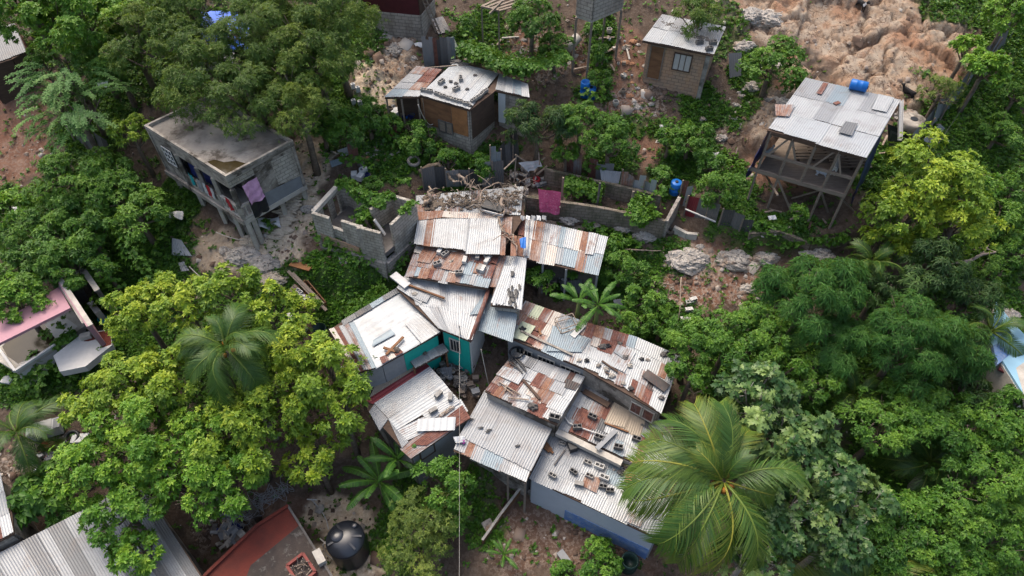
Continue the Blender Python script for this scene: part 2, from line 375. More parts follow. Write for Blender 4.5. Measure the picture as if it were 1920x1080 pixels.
def make_terrain():
    xs = np.concatenate([np.arange(-75, -34, 1.5), np.arange(-34, 34, .12), np.arange(34, 76, 1.5)])
    ys = np.concatenate([np.arange(-12, 8, 1.2), np.arange(8, 45, .12), np.arange(45, 110, 2.)])
    X, Y = np.meshgrid(xs, ys); Z = terrain_full(X, Y)
    nx, ny = len(xs), len(ys); V = np.stack([X, Y, Z], -1).reshape(-1, 3)
    i = np.arange(nx*ny).reshape(ny, nx)
    Q = np.stack([i[:-1, :-1], i[:-1, 1:], i[1:, 1:], i[1:, :-1]], -1).reshape(-1, 4)
    me = bpy.data.meshes.new('hillside_ground')
    me.vertices.add(len(V)); me.vertices.foreach_set('co', V.ravel())
    me.loops.add(Q.size); me.loops.foreach_set('vertex_index', Q.ravel())
    me.polygons.add(len(Q)); me.polygons.foreach_set('loop_start', np.arange(0, Q.size, 4)); me.polygons.foreach_set('loop_total', np.full(len(Q), 4))
    me.update(calc_edges=True)
    for nm, ks in (('cova', ('grass', 'rock', 'rub')), ('covb', ('red', 'pale', None))):
        a = me.color_attributes.new(nm, 'FLOAT_COLOR', 'POINT')
        d = np.ones((len(V), 4)); 
        for c, k in enumerate(ks):
            if k: d[:, c] = covmask(k, V[:, 0], V[:, 1])
            else:
                x, y = V[:, 0], V[:, 1]; wx = fbm(x*.5, y*.5, 4, 9)*2.2; wy = fbm(x*.5+9, y*.5, 4, 8)*2.2; a1, a2, _ = cell(x*.42+wx*.5, y*.5+wy*.5, 4); b1, b2, _ = cell(x*1.2+wx, y*1.4+wy, 14)
                d[:, c] = np.clip(1-sst(.01, .09, a2-a1)+.7*(1-sst(.0, .08, b2-b1)), 0, 1)
        a.data.foreach_set('color', d.ravel())
    t = NT('hillside', .95); p = t.pos
    A = t.n.new('ShaderNodeSeparateColor'); B = t.n.new('ShaderNodeSeparateColor')
    for nm, sp in (('cova', A), ('covb', B)):
        at = t.n.new('ShaderNodeAttribute'); at.attribute_name = nm; t.l(at.outputs['Color'], sp.inputs[0])
    n1 = t.noise(p, 1.3, 6, .65); n2 = t.noise(p, 6., 6, .7); n3 = t.noise(p, 22., 4, .7)
    soil = t.mix(t.ramp(n1, [(.35, 0.), (.65, 1.)]), (.060, .040, .028), (.105, .075, .055))
    red = t.mix(t.ramp(n1, [(.35, 0.), (.65, 1.)]), (.15, .070, .043), (.22, .125, .085))
    c = t.mix(B.outputs[0], soil, red)
    pale = t.mix(t.ramp(n2, [(.35, 0.), (.65, 1.)]), (.38, .29, .20), (.60, .50, .38))
    c = t.mix(B.outputs[1], c, pale)
    rk = t.mix(t.ramp(n1, [(.40, 0.), (.60, 1.)]), (.34, .235, .155), (.39, .32, .245))
    rk = t.mix(t.ramp(n2, [(.60, 0.), (.70, .85)]), rk, (.13, .085, .06))
    rk = t.mix(t.ramp(t.noise(p, .45, 5, .6), [(.50, 0.), (.64, .8)]), rk, (.31, .155, .085))
    rk = t.mix(t.math('MULTIPLY', B.outputs[2], t.ramp(n2, [(.35, .2), (.6, 1.)])), rk, (.13, .07, .045))
    wp = t.n.new('ShaderNodeVectorMath'); wp.operation = 'ADD'; nz = t.n.new('ShaderNodeTexNoise'); nz.inputs['Scale'].default_value = 1.2; nz.inputs['Detail'].default_value = 6; t.l(p, nz.inputs['Vector']); t.l(p, wp.inputs[0]); t.l(nz.outputs['Color'], wp.inputs[1])
    for sc_, wd in ((.8, .028), (2.1, .035), (5.5, .04)):
        v2 = t.n.new('ShaderNodeTexVoronoi'); v2.feature = 'DISTANCE_TO_EDGE'; v2.inputs['Scale'].default_value = sc_; t.l(wp.outputs[0], v2.inputs['Vector'])
        rk = t.mix(t.math('MULTIPLY', t.ramp(v2.outputs['Distance'], [(0., .9), (wd, 0.)]), t.ramp(t.noise(p, 1.7, 4, .6), [(.40, 0.), (.55, 1.)])), rk, (.10, .055, .035))
    c = t.mix(A.outputs[1], c, rk)
    vo = t.n.new('ShaderNodeTexVoronoi'); vo.inputs['Scale'].default_value = 9.; t.l(p, vo.inputs['Vector'])
    vs = t.n.new('ShaderNodeSeparateColor'); t.l(vo.outputs['Color'], vs.inputs[0])
    st = t.ramp(vs.outputs[0], [(.55, 0.), (.60, 1.)])
    c = t.mix(t.math('MULTIPLY', t.math('MULTIPLY', st, t.ramp(n3, [(.4, 0.), (.5, 1.)])), t.math('ADD', .12, t.math('MULTIPLY', A.outputs[2], .55))), c, (.30, .25, .205))
    gr = t.mix(t.ramp(n2, [(.35, 0.), (.65, 1.)]), (.025, .055, .010), (.055, .11, .018))
    c = t.mix(t.math('MULTIPLY', A.outputs[0], .93), c, gr); t.col(c)
    t.bump(t.math('ADD', t.math('ADD', n2, t.math('MULTIPLY', n3, .5)), t.math('MULTIPLY', t.math('MULTIPLY', t.noise(p, 9., 10, .8), A.outputs[1]), 1.6)), .05)
    me.materials.append(t.m)
    o = bpy.data.objects.new('hillside_ground', me); COL.objects.link(o); o['kind'] = 'structure'
make_terrain()
EXPO = 0.98
# ------------------------------------------------------------------ roof sheets
def blin(c, a, b): return (c[0]*(1-a)+c[1]*a)*(1-b)+(c[3]*(1-a)+c[2]*a)*b
def corr(c, lift0=0., lift1=0., pitch=.11, amp=.012, n=Vector((0, 0, 1)), sag=0., rag=0.):
    """corrugated sheet on world corners A,B,C,D; ridges run from AB to DC"""
    mb = MB(); wdt = ((c[1]-c[0]).length+(c[2]-c[3]).length)/2; ln = ((c[3]-c[0]).length+(c[2]-c[1]).length)/2
    nu = max(2, int(wdt/pitch*4)); nv = max(2, int(ln/.6)+1); ph = rng.uniform(0, 6); uo = rng.uniform(0, 50)
    vs = []; fs = []; uvs = []
    rg = [rng.uniform(-rag, rag) for _ in range(nu+1)] if rag else None
    for j in range(nv+1):
        b = j/nv
        for i in range(nu+1):
            a = i/nu; bb = b
            if rg and j == nv: bb = b+rg[i]/ln
            p = blin(c, a, bb)+n*(lift0*(1-b)+lift1*b+amp*sin(ph+a*wdt/pitch*2*pi)-sag*sin(pi*b)*sin(pi*a))
            vs.append(p)
    for j in range(nv):
        for i in range(nu):
            q = (j*(nu+1)+i, j*(nu+1)+i+1, (j+1)*(nu+1)+i+1, (j+1)*(nu+1)+i); fs.append(q)
            uvs.append([(uo+(i+x)/nu*wdt, uo+(j+y)/nv*ln) for x, y in ((0, 0), (1, 0), (1, 1), (0, 1))])
    return mb.add(vs, fs, uvs)
def sheet(pl, px, code, parent, lift=.0, name='roof_sheet', pitch=.11, sag=0., rag=0., label=None, curl=0.):
    c = [pl.at(*p) for p in px]
    return corr(c, lift, lift+curl, pitch, n=pl.n, sag=sag, rag=rag).build(name, SHEET[code](), parent, smooth=True, label=label)
def grid(pl, px, rows, parent, name='roof_sheet', lift=.0, jit=2.0, over=.05, pitch=.11):
    """rows of letters; A,B,C,D pixels; ridges run A->D; lower rows tuck under upper ones"""
    A, B, C, D = [Vector(p) for p in px]; R_ = len(rows)
    def q(a, b): return (A*(1-a)+B*a)*(1-b)+(D*(1-a)+C*a)*b
    for r, row in enumerate(rows):
        n = len(row); i = 0
        while i < n:
            k = i
            while k+1 < n and row[k+1] == row[i] and (k-i) < 1: k += 1
            a0, a1 = i/n, (k+1)/n; code = row[i]; i = k+1
            if code == '.': continue
            b0, b1 = r/R_, (r+1)/R_
            ex = over; j = lambda: rng.uniform(-jit, jit)
            pts = [q(max(0, a0-ex*.3), max(0, b0-.02)), q(min(1, a1+ex*.3), max(0, b0-.02)), q(min(1, a1+ex*.3), b1), q(max(0, a0-ex*.3), b1)]
            e = j(); e2 = e+j()*.3
            d = (D-A).normalized(); pts[2] = pts[2]+d*(e2 if (r < R_-1 or rng.random() < .6) else e2*.5); pts[3] = pts[3]+d*(e if (r < R_-1 or rng.random() < .6) else e*.5)
            l = lift+(R_-r)*.018+(.012 if i % 2 else 0.)+rng.uniform(0, .006)
            sheet(pl, [tuple(p) for p in pts], code, parent, l, name, pitch, rag=.02)
def deck(pl, px, parent, mat='woodd', th=.09, drop=.035):
    poly = [pl.at(*p)-Vector((0, 0, drop)) for p in px]
    return MB().slab(poly, th).build('roof', M[mat], parent)
def wallset(pl, px, parent, mats, inset=.12, drop=.14, zb=None, th=.16, names=None, labels=None, edges=None, base=None):
    """walls under the roof polygon's edges, down into the ground"""
    P = [pl.at(*p) for p in px]; c = sum(P, Vector())/len(P)
    Q = []
    n = len(P); A = sum(P[i].x*P[(i+1) % n].y-P[(i+1) % n].x*P[i].y for i in range(n)); sg = 1 if A > 0 else -1
    for i in range(n):
        a, b, d = P[i-1], P[i], P[(i+1) % n]
        e1 = (b-a); e2 = (d-b); e1.z = e2.z = 0; e1.normalize(); e2.normalize()
        n1 = Vector((-e1.y, e1.x, 0))*sg; n2 = Vector((-e2.y, e2.x, 0))*sg; m = (n1+n2)
        m = m/max(.35, (1+n1.dot(n2))); Q.append(b+m*inset)
    out = []
    for i in range(n):
        if edges is not None and i not in edges: out.append(None); continue
        p, q = Q[i], Q[(i+1) % n]
        mt = mats[i % len(mats)] if isinstance(mats, (list, tuple)) else mats
        z0, z1 = pl.z(p.x, p.y)-drop, pl.z(q.x, q.y)-drop
        k = max(1, int((q-p).length/3)); 
        b = zb if zb is not None else min(tz(p.x, p.y), tz(q.x, q.y), tz((p.x+q.x)/2, (p.y+q.y)/2))-.35
        e = (q-p); e.z = 0; e.normalize(); pp = p+e*(.003*(i+1)); qq = q-e*(.003*(i+1))
        o = MB().wall(pp, qq, z0, z1, b, b, th).build(names[i] if names else 'wall', M[mt], parent, label=labels[i] if labels else None)
        out.append((p, q))
    return out
def on_wall(p, q, a0, a1, z0, z1, parent, name, mat, proud=.11, frame=None, label=None, fw=.06, bars=0):
    """panel on the outer face of wall p->q (outer side = right of p->q for ccw footprints)"""
    p = Vector((p.x, p.y, 0)); q = Vector((q.x, q.y, 0)); d = q-p; L = d.length; e = d/L; n = Vector((e.y, -e.x, 0))
    if (CAM-p).dot(n) < 0: n = -n
    a, b = p+e*(a0*L), p+e*(a1*L)
    def pan(u0, u1, v0, v1, off, th=.03):
        x0 = p+e*u0+n*off; x1 = p+e*u1+n*off
        return MB().wall(x0, x1, v1, v1, v0, v0, th)
    o = pan(a0*L, a1*L, z0, z1, proud).build(name, mat if not isinstance(mat, str) else M[mat], parent, label=label)
    if frame:
        mb = MB(); f = proud+.02; A0, A1 = a0*L, a1*L
        for (u0, u1, v0, v1) in ((A0-fw, A1+fw, z1, z1+fw), (A0-fw, A1+fw, z0-fw, z0), (A0-fw, A0, z0, z1), (A1, A1+fw, z0, z1)):
            g = pan(u0, u1, v0, v1, f, .05); mb.add(g.v, g.f)
        for k in range(bars):
            x = A0+(A1-A0)*(k+1)/(bars+1); g = pan(x-.018, x+.018, z0, z1, f, .03); mb.add(g.v, g.f)
        mb.build('frame', M[frame], o)
    return o
def house(name, label, cat, pl, u, v):
    p = pl.at(u, v); z = tz(p.x, p.y); return thing(name, label, cat, (p.x, p.y, z))

# ================================================================== block weighted white roof shack (top middle)
pl = PL(881, 206, 3.15, .0, -.02)
h = house('shack', 'plywood shack on a block base under a white roof dotted with concrete blocks', 'shack', pl, 860, 165)
R1 = [(786, 178), (881, 206), (929, 169), (993, 183), (990, 160), (935, 136), (893, 121), (852, 117)]
rf = deck(pl, R1, h)
grid(pl, [(852, 117), (936, 138), (881, 206), (786, 178)], ['WWwwWwWw'], rf, lift=.01, jit=.3)
grid(pl, [(936, 138), (990, 158), (993, 183), (929, 168)], ['gwbw'], rf, jit=1)
wl1 = wallset(pl, [(786, 178), (881, 206), (929, 169), (900, 130), (852, 117)], h, ['blkc', 'blkc', 'blkc', 'blkc', 'blkc'], inset=.14)
P0, P1 = wl1[0]; Q0, Q1 = wl1[1]; zt = pl.p.z-.16
for a0, a1, m, lb in ((.02, .33, 'ply', None), (.33, .62, 'ply', None), (.63, .97, 'plyo', 'orange plywood sheet')):
    on_wall(P0, P1, a0, a1, zt-1.75+rng.uniform(0, .1), zt, h, 'plywood_panel', m, .10, label=lb)
on_wall(P0, P1, .34, .47, zt-1.8, zt-1.15, h, 'louvre_window', 'wood', .13, 'concd'); on_wall(P0, P1, .50, .62, zt-1.8, zt-1.15, h, 'louvre_window', 'wood', .13, 'concd')
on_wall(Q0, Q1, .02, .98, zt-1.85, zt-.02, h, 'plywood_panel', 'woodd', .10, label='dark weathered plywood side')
w2 = wallset(pl, [(931, 168), (991, 182), (990, 160), (960, 148), (930, 150)], h, 'blkc', edges=(0, 1), inset=.14)
p, q = w2[0]; on_wall(p, q, .0, .27, zt-1.95, zt, h, 'door', 'door', .12)
pl2 = PL(755, 182, 2.3, .0, -.02)
pl2.sx = .06
rf2 = deck(pl2, [(721, 182), (785, 182), (829, 132), (782, 126)], h)
grid(pl2, [(782, 126), (829, 132), (785, 182), (721, 182)], ['rR', 'gR', 'go', 'bw'], rf2, lift=.0, jit=2)
for u in (724, 752, 783):
    p = pl2.at(u, 181); MB().bar((p.x, p.y, tz(p.x, p.y)-.2), (p.x, p.y, p.z-.08), .09).build('post', M['wood'], h)
a = G(735, 185); wallset(pl2, [(740, 165), (786, 165), (829, 131), (782, 126)], h, 'woodd', edges=(0,), inset=0.)
# back fence of metal sheets
fz = thing('sheet_metal_fence', 'leaning fence of grey and rusty sheets behind the white roof', 'fence', G(815, 125))
for i in range(9):
    u0 = 796+i*6.5; a = G(u0, 128-i*.6); b = G(u0+7.5, 127-i*.6); hh = rng.uniform(1.5, 2.0)
    corr([a+Vector((0, 0, hh)), b+Vector((0, 0, hh+rng.uniform(-.1, .1))), b-Vector((0, 0, .2)), a-Vector((0, 0, .2))], n=Vector((0, -1, 0))).build('sheet', SHEET[rng.choice('ggdRGb')](), fz, True)
MB().bar(G(796, 128, 1.2), G(856, 123, 1.2), .07).build('rail', M['wood'], fz)

# ================================================================== square block hut
pl = PL(1270, 95, 3.1, .0, .02)
RH = [(1204, 76), (1338, 103), (1361, 51), (1241, 28)]
h = house('block_hut', 'small square hut of bare brown blocks with a white corrugated roof', 'hut', pl, 1280, 70)
rf = deck(pl, RH, h); grid(pl, [(1241, 28), (1361, 51), (1338, 103), (1204, 76)], ['gwgwgwgg', 'wwWwwwww'], rf, jit=1)
ws = wallset(pl, [(1204, 76), (1338, 103), (1361, 51), (1241, 28)], h, ['blkb', 'blkb', 'blkb', 'blkb'], inset=.32)
p, q = ws[0]; zt = pl.p.z-.16
on_wall(p, q, .06, .27, zt-2.1, zt-.12, h, 'door', 'ply', .10, 'wood'); on_wall(p, q, .47, .75, zt-1.25, zt-.3, h, 'window', 'curtain', .10, 'woodd', bars=2)
MB().bar(Vector((q.x, q.y, tz(q.x, q.y)-.2)), Vector((q.x, q.y, zt)), .24).build('corner_column', M['conc'], h)

# ================================================================== stilt house (upper right)
pl = PL(1530, 262, 4.6, .0, .02)
RS = [(1439, 243), (1626, 295), (1688, 189), (1510, 147)]
h = house('stilt_house', 'open timber stilt house under a large pale corrugated roof', 'house', pl, 1560, 210)
rf = deck(pl, RS, h)
grid(pl, [(1510, 147), (1688, 189), (1626, 295), (1439, 243)], ['ggbwgw', 'wwgwww', 'wWWwWW'], rf, jit=3)
sheet(pl, [(1452, 235-36), (1490, 200), (1478, 222), (1441+12, 220)], 'r', rf, .12); sheet(pl, [(1542, 158), (1552, 160), (1539, 181), (1529, 178)], 'R', rf, .12)
sheet(pl, [(1584, 231), (1607, 235), (1596, 258), (1570, 251)], 'G', rf, .12); sheet(pl, [(1645, 180), (1675, 187), (1660, 214), (1632, 208)], 'w', rf, .13)
zf = pl.p.z-2.55
def dz(p, z): return Vector((p.x, p.y, z))
fl = [pl.at(1445, 244), pl.at(1622, 293), pl.at(1676, 195), pl.at(1508, 155)]
MB().slab([dz(p, zf) for p in fl], .12).build('floor_deck', M['wood'], h)
e0, e1 = fl[0], fl[1]; d = (e1-e0)
MB().bar(dz(e0-d*.09, zf+.05), dz(e1-d*.0, zf+.05), .12, .2).build('front_beam', M['wood'], h); MB().bar(dz(e0, zf+1.15), dz(e1, zf+1.15), .1, .14).build('rail', M['wood'], h)
MB().bar(dz(e0, pl.p.z-.16), dz(e1, pl.p.z-.16), .1, .14).build('eaves_beam', M['woodd'], h)
for k in range(5):
    t = k/4*.98+.01; p = e0+d*t; g = tz(p.x, p.y)
    MB().bar(dz(p, zf-.1), dz(p, pl.z(p.x, p.y)-.1), .10).build('post', M['wood'], h)
    if k != 2: MB().bar(Vector((p.x, p.y-.1, g-.2)), dz(p, zf-.12), .09).build('stilt', M['wood'], h)
    if k < 4:
        q = e0+d*(t+.2); mb = MB()
        (mb.bar(dz(p, pl.p.z-.2), dz(p+(q-p)*.55, zf+1.2), .08) if k % 2 else mb.bar(dz(q, pl.p.z-.2), dz(p+(q-p)*.3, zf+1.2), .08))
        mb.build('brace', M['wood'], h)
    if k in (1, 3):
        MB().bar(dz(p, zf-.1), G(1450+k*34, 398, 0), .09).build('brace', M['wood'], h)
for (a, b) in (((1485, 372), (1552, 352)), ((1600, 395), (1556, 350)), ((1430, 318), (1458, 366))):
    MB().bar(G(*a, .1), at_z(*b, zf-.1), .08).build('brace', M['wood'], h)
bk0, bk1 = fl[3], fl[2]
MB().wall(bk0, bk1, pl.p.z-.2, pl.p.z-.2, zf, zf, .08).build('back_wall', M['woodd'], h)
def cloth(pts, name, mat, parent=None, nx=14, ny=10, wave=.07, **kw):
    A, B, C, D = [Vector(p) for p in pts]; n = (B-A).cross(D-A).normalized(); vs = []; fs = []
    f1, f2 = rng.uniform(2, 4), rng.uniform(5, 8); ph = rng.uniform(0, 6)
    for j in range(ny+1):
        for i in range(nx+1):
            a, b = i/nx, j/ny; p = blin([A, B, C, D], a, b)
            vs.append(p+n*wave*(sin(f1*a*pi+ph+b*2)+.5*sin(f2*b*pi+ph*2+a*4))*(.3+b*.7)+n*0)
    for j in range(ny):
        for i in range(nx): q = j*(nx+1)+i; fs.append((q, q+1, q+nx+2, q+nx+1))
    vs2 = [v-n*.012 for v in vs]; N = len(vs)
    mb = MB().add(vs, fs); mb.add(vs2, [f[::-1] for f in fs])
    return mb.build(name, mat, parent, smooth=True, **kw)
for a, b, off in ((fl[0], fl[3], Vector((-.15, 0, 0))), (fl[1], fl[2], Vector((.15, 0, 0)))):
    cloth([dz(a, pl.p.z-.15)+off, dz(a*.4+b*.6, pl.p.z-.15)+off, dz(a*.5+b*.5, zf-.5)+off*3, dz(a, zf-.7)+off*3], 'tarpaulin_side', M['tarp'], h)
# crates inside
for (u, v, s) in ((1520, 290, 1.), (1590, 306, 1.1)):
    c = thing('wooden_pallet', 'slatted wooden pallet %s inside the stilt house' % ('leaning by the back' if u == 1520 else 'nearer the right post'), 'pallet', at_z(u, v, zf+.01))
    o = Vector(c.location)
    for k in range(5): MB().box(o+Vector((0, -.45+k*.22, .14+.02*k)), (1.9*s, .13, .03)).build('slat', M['wood'], c)
    for k in (-1, 0, 1): MB().box(o+Vector((k*.8, 0, .06)), (.09, 1.1, .1)).build('runner', M['woodd'], c)
# blue barrel on the roof
def barrel(u, v, place, name, label, mat, r=.29, L=.9, axis=(0, 0, 1), group=None, open_=False):
    o = thing(name, label, 'barrel', place, group); c = Vector(place)
    prof = [(r*.9, 0), (r, .04), (r*.97, L*.3), (r*1.03, L*.33), (r*.97, L*.36), (r*.97, L*.64), (r*1.03, L*.67), (r*.97, L*.7), (r, L*.96), (r*.9, L)]
    if open_: prof += [(r*.86, L), (r*.86, L*.3)]
    MB().lathe(prof, c, 20, Vector(axis)).build('drum_body', mat, o, True)
    if not open_: MB().lathe([(r*.3, 0), (r*.3, .05)], c+Vector(axis).normalized()*L, 12, Vector(axis)).build('drum_cap', M['black'], o)
    return o
barrel(0, 0, pl.at(1590, 167, .32), 'barrel', 'blue plastic barrel lying on the pale roof of the stilt house', M['bluep'], .27, .82, (1, -.45, .02))
# gutter + cistern + corrugated stack behind
g = MB(); a, b = pl.at(1688, 190, .1), pl.at(1706, 228, -1.1)
for s in (-.09, .09): g.bar(a+Vector((s, 0, 0)), b+Vector((s, 0, 0)), .02, .14)
g.bar(a-Vector((0, 0, .06)), b-Vector((0, 0, .06)), .2, .02); tag(g.build('rain_gutter', M['white']), 'white rain gutter sloping off the corner of the stilt house roof', 'gutter')
c = thing('cistern', 'white concrete cistern with a round black hole behind the stilt house', 'cistern', G(1705, 240)); o = Vector(c.location)+Vector((0, 0, -.2))
MB().lathe([(.72, 0), (.72, .7), (.68, .78), (.6, .8)], o, 26).build('cistern_body', M['conc'], c, True); MB().lathe([(.2, .79), (.2, .83)], o, 16).build('hatch', M['black'], c)
st = thing('metal_sheet_pile', 'dark curled corrugated sheets piled beside the white cistern', 'metal sheets', G(1680, 262))
for k in range(4): corr([G(1664+k*3, 232+k*6, 1.6-k*.1), G(1700+k*2, 246+k*6, 1.5-k*.1), G(1702, 262+k*4, .6), G(1665, 258+k*5, .7-k*.1)], n=Vector((0, 0, 1)), sag=-.2).build('sheet', SHEET[rng.choice('dGd')](), st, True)

# ================================================================== central long row of tin roofs
tag_c = 'tin roofed house'
# upper back strip with debris
pl = PL(860, 470, 2.3, .0, .10)
h = house('tin_house', 'house under overlapping white and rust patched roof rows below the dead branches', 'house', pl, 860, 440)
rfs = deck(pl, [(778, 372), (980, 352), (983, 405), (936, 478), (782, 458)], h)
grid(pl, [(780, 368), (982, 350), (976, 404), (780, 402)], ['grgggrgggw', 'rkgrgggcrw'], rfs, jit=3)
sheet(pl, [(778, 400), (832, 396), (828, 410), (778, 416)], 'o', rfs, .09); sheet(pl, [(828, 397), (940, 404), (936, 414), (828, 409)], 'c', rfs, .08)
grid(pl, [(784, 412), (940, 409), (936, 478), (776, 459)], ['wowwwwgwww'], rfs, lift=.03, jit=2)
sheet(pl, [(882, 411), (942, 410), (937, 479), (873, 478)], 'w', rfs, .09)
grid(pl, [(941, 410), (970, 408), (968, 481), (936, 479)], ['oo.', 'o.o'], rfs, lift=.02, jit=3)
wallset(pl, [(782, 459), (936, 479), (980, 352), (780, 372)], h, 'blk', inset=.3)
pl = PL(830, 520, 2.45, .0, .07)
rf = deck(pl, [(782, 461), (935, 480), (915, 541), (760, 517)], h)
grid(pl, [(782, 458), (937, 478), (915, 541), (760, 517)], ['corroRoRrRRR', 'rororocrborR', 'rboRrgorbgbb'], rf, jit=4)
for a in ([(850, 470), (880, 474), (858, 512), (826, 505)], [(792, 470), (822, 474), (806, 496), (782, 492)]): sheet(pl, a, 'o', rf, .10)
wallset(pl, [(760, 517), (915, 541), (935, 480), (782, 461)], h, 'blk', inset=.3)
# right wing
pl = PL(1060, 505, 2.6, .0, .06)
h2 = house('tin_house', 'long narrow lean-to house of white, blue and rusty sheets beside the pink cloth', 'house', pl, 1050, 455)
rf = deck(pl, [(975, 408), (1140, 445), (1121, 515), (1018, 492), (968, 480)], h2)
grid(pl, [(975, 408), (1140, 445), (1122, 516), (966, 480)], ['RwogsbwcorW', 'owogcgbbobb'], rf, jit=4)
sheet(pl, [(1104, 437), (1122, 441), (1112, 480), (1096, 478)], 's', rf, .1); sheet(pl, [(985, 411), (994, 412), (990, 482), (981, 481)], 's', rf, .1)
for t in ((1018, 492), (1062, 502), (1120, 514)):
    p = pl.at(*t); MB().bar(dz(p, tz(p.x, p.y)-.2), dz(p, p.z-.1), .1).build('post', M['offw'], h2)
wallset(pl, [(975, 462), (1128, 492), (1140, 445), (975, 408)], h2, 'concd', inset=.2)
# white broken panel going down
pl = PL(955, 520, 2.5, .0, .10)
h3 = house('tin_lean_to', 'narrow lean-to of torn white sheets with black holes between the rust roofs', 'lean-to', pl, 955, 520)
rf = deck(pl, [(937, 480), (987, 483), (978, 578), (920, 572)], h3)
grid(pl, [(937, 479), (962, 481), (945, 540), (915, 538)], ['rg'], rf, jit=2); grid(pl, [(962, 481), (988, 483), (979, 580), (935, 574)], ['www'], rf, lift=.03, jit=5)
sheet(pl, [(945, 500), (966, 501), (945, 573), (919, 571)], 'w', rf, .09, rag=.1)
for k in range(16):
    u, v = rng.gauss(962, 9), rng.gauss(555, 13); p = pl.at(u, v, .115); a = rng.uniform(.06, .16)
    MB().blob(p, a, k, 1, .4, (.7, 1.5, .1)).build('hole', M['black'], rf)
wallset(pl, [(919, 572), (979, 579), (987, 484), (937, 480)], h3, 'blk', inset=.25)
sheet(PL(940, 605, 2.6, .0, .05), [(916, 548), (970, 590), (961, 642), (896, 619)], 'b', rf, .0, name='patch_sheet')

# ================================================================== teal house
pl = PL(870, 630, 3.1, -.02, .08)
h = house('teal_house', 'teal walled house with a fan shaped light corrugated roof', 'house', pl, 830, 590)
Rm = [(744, 541), (822, 616), (883, 640), (912, 560), (915, 538), (761, 516)]
rf = deck(pl, Rm, h)
grid(pl, [(761, 514), (916, 540), (905, 592), (780, 574)], ['gwwgwwwg'], rf, jit=3); grid(pl, [(778, 566), (908, 586), (884, 641), (822, 616)], ['wgwwww'], rf, lift=.0, jit=2)
sheet(pl, [(744, 541), (761, 516), (800, 545), (790, 572)], 'w', rf, .075); sheet(pl, [(770, 545), (808, 556), (800, 570), (768, 558)], 'g', rf, .11)
sheet(pl, [(903, 560), (914, 548), (908, 590), (880, 592)], 'b', rf, .10)
a, b = pl.at(919, 536, .16), pl.at(882, 640, .1)
MB().tube([a, pl.at(909, 570, .18), pl.at(896, 604, .17), b], .11, 8).build('ridge_cap', SHEET['R'](), rf, True)
MB().bar(pl.at(893, 606, .2), pl.at(881, 640, .16), .22, .05).build('white_flashing', M['white'], rf)
MB().bar(pl.at(760, 536, .18), pl.at(834, 563, .16), .09).build('pipe', M['ply'], rf); MB().bar(pl.at(738, 519, .2), pl.at(765, 541, .2), .42, .1).build('fascia_board', M['white'], rf)
ws = wallset(pl, [(822, 616), (883, 640), (912, 575), (850, 560)], h, ['teal', 'white', 'offw', 'teal'], inset=.18, edges=(0, 1))
p, q = ws[0]; zt = pl.p.z-.2
on_wall(p, q, .28, .62, zt-1.25, zt-.35, h, 'window', 'glass', .10, 'concl', bars=2)
MB().bar(dz(p, tz(p.x, p.y)), dz(p, zt), .12).build('downpipe', M['concd'], h)
# left wing big roof
pl6 = PL(740, 640, 2.9, .0, .05)
h6 = house('blue_white_house', 'house under one broad pale blue sheet roof with a teal gable wall', 'house', pl6, 720, 600)
R6p = [(744, 541), (826, 623), (757, 662), (717, 684), (668, 700), (617, 618), (640, 603)]
rf = deck(pl6, R6p, h6)
grid(pl6, [(744, 541), (826, 623), (704, 692), (640, 603)][0:4], ['WWWWWW'], rf, lift=-.02, jit=0, pitch=.3)
grid(pl6, [(664, 604), (617, 618), (668, 700), (706, 690)], ['brgRc'][:1], rf, lift=.02, jit=2)
grid(pl6, [(744, 541), (640, 603), (644, 612), (750, 549)], ['GbdG'], rf, lift=.04, jit=1)
sheet(pl6, [(742, 628), (733, 619), (700, 640), (698, 652)], 'b', rf, .09, pitch=.3); sheet(pl6, [(760, 610), (784, 588), (826, 623), (790, 645)], 'w', rf, .06, pitch=.14)
grid(pl6, [(712, 672), (750, 655), (757, 662), (717, 684)], ['RcR'], rf, lift=.06, jit=1)
for a, b in (((725, 668), (757, 635)), ((720, 655), (742, 662))): MB().bar(pl6.at(*a, .16), pl6.at(*b, .16), .12, .06).build('loose_board', M['ply'], rf)
ws = wallset(pl6, [(668, 700), (717, 684), (757, 662), (826, 623), (744, 541), (640, 603)], h6, ['offw', 'offw', 'teal', 'teal', 'offw', 'offw', 'offw'], inset=.15)
# small lean-to over the teal wall
pl = PL(805, 665, 1.9, .0, .02)
h = house('awning', 'small grey sheet awning weighted with a stone against the teal wall', 'awning', pl, 805, 665)
rf = deck(pl, [(768, 676), (778, 690), (841, 658), (830, 644)], h); grid(pl, [(830, 644), (768, 676), (778, 690), (841, 658)], ['gwgg'], rf, jit=1)
for t in ((776, 687), (836, 658)): p = pl.at(*t); MB().bar(dz(p, tz(p.x, p.y)-.1), dz(p, p.z-.08), .09).build('post', M['ply'], h)
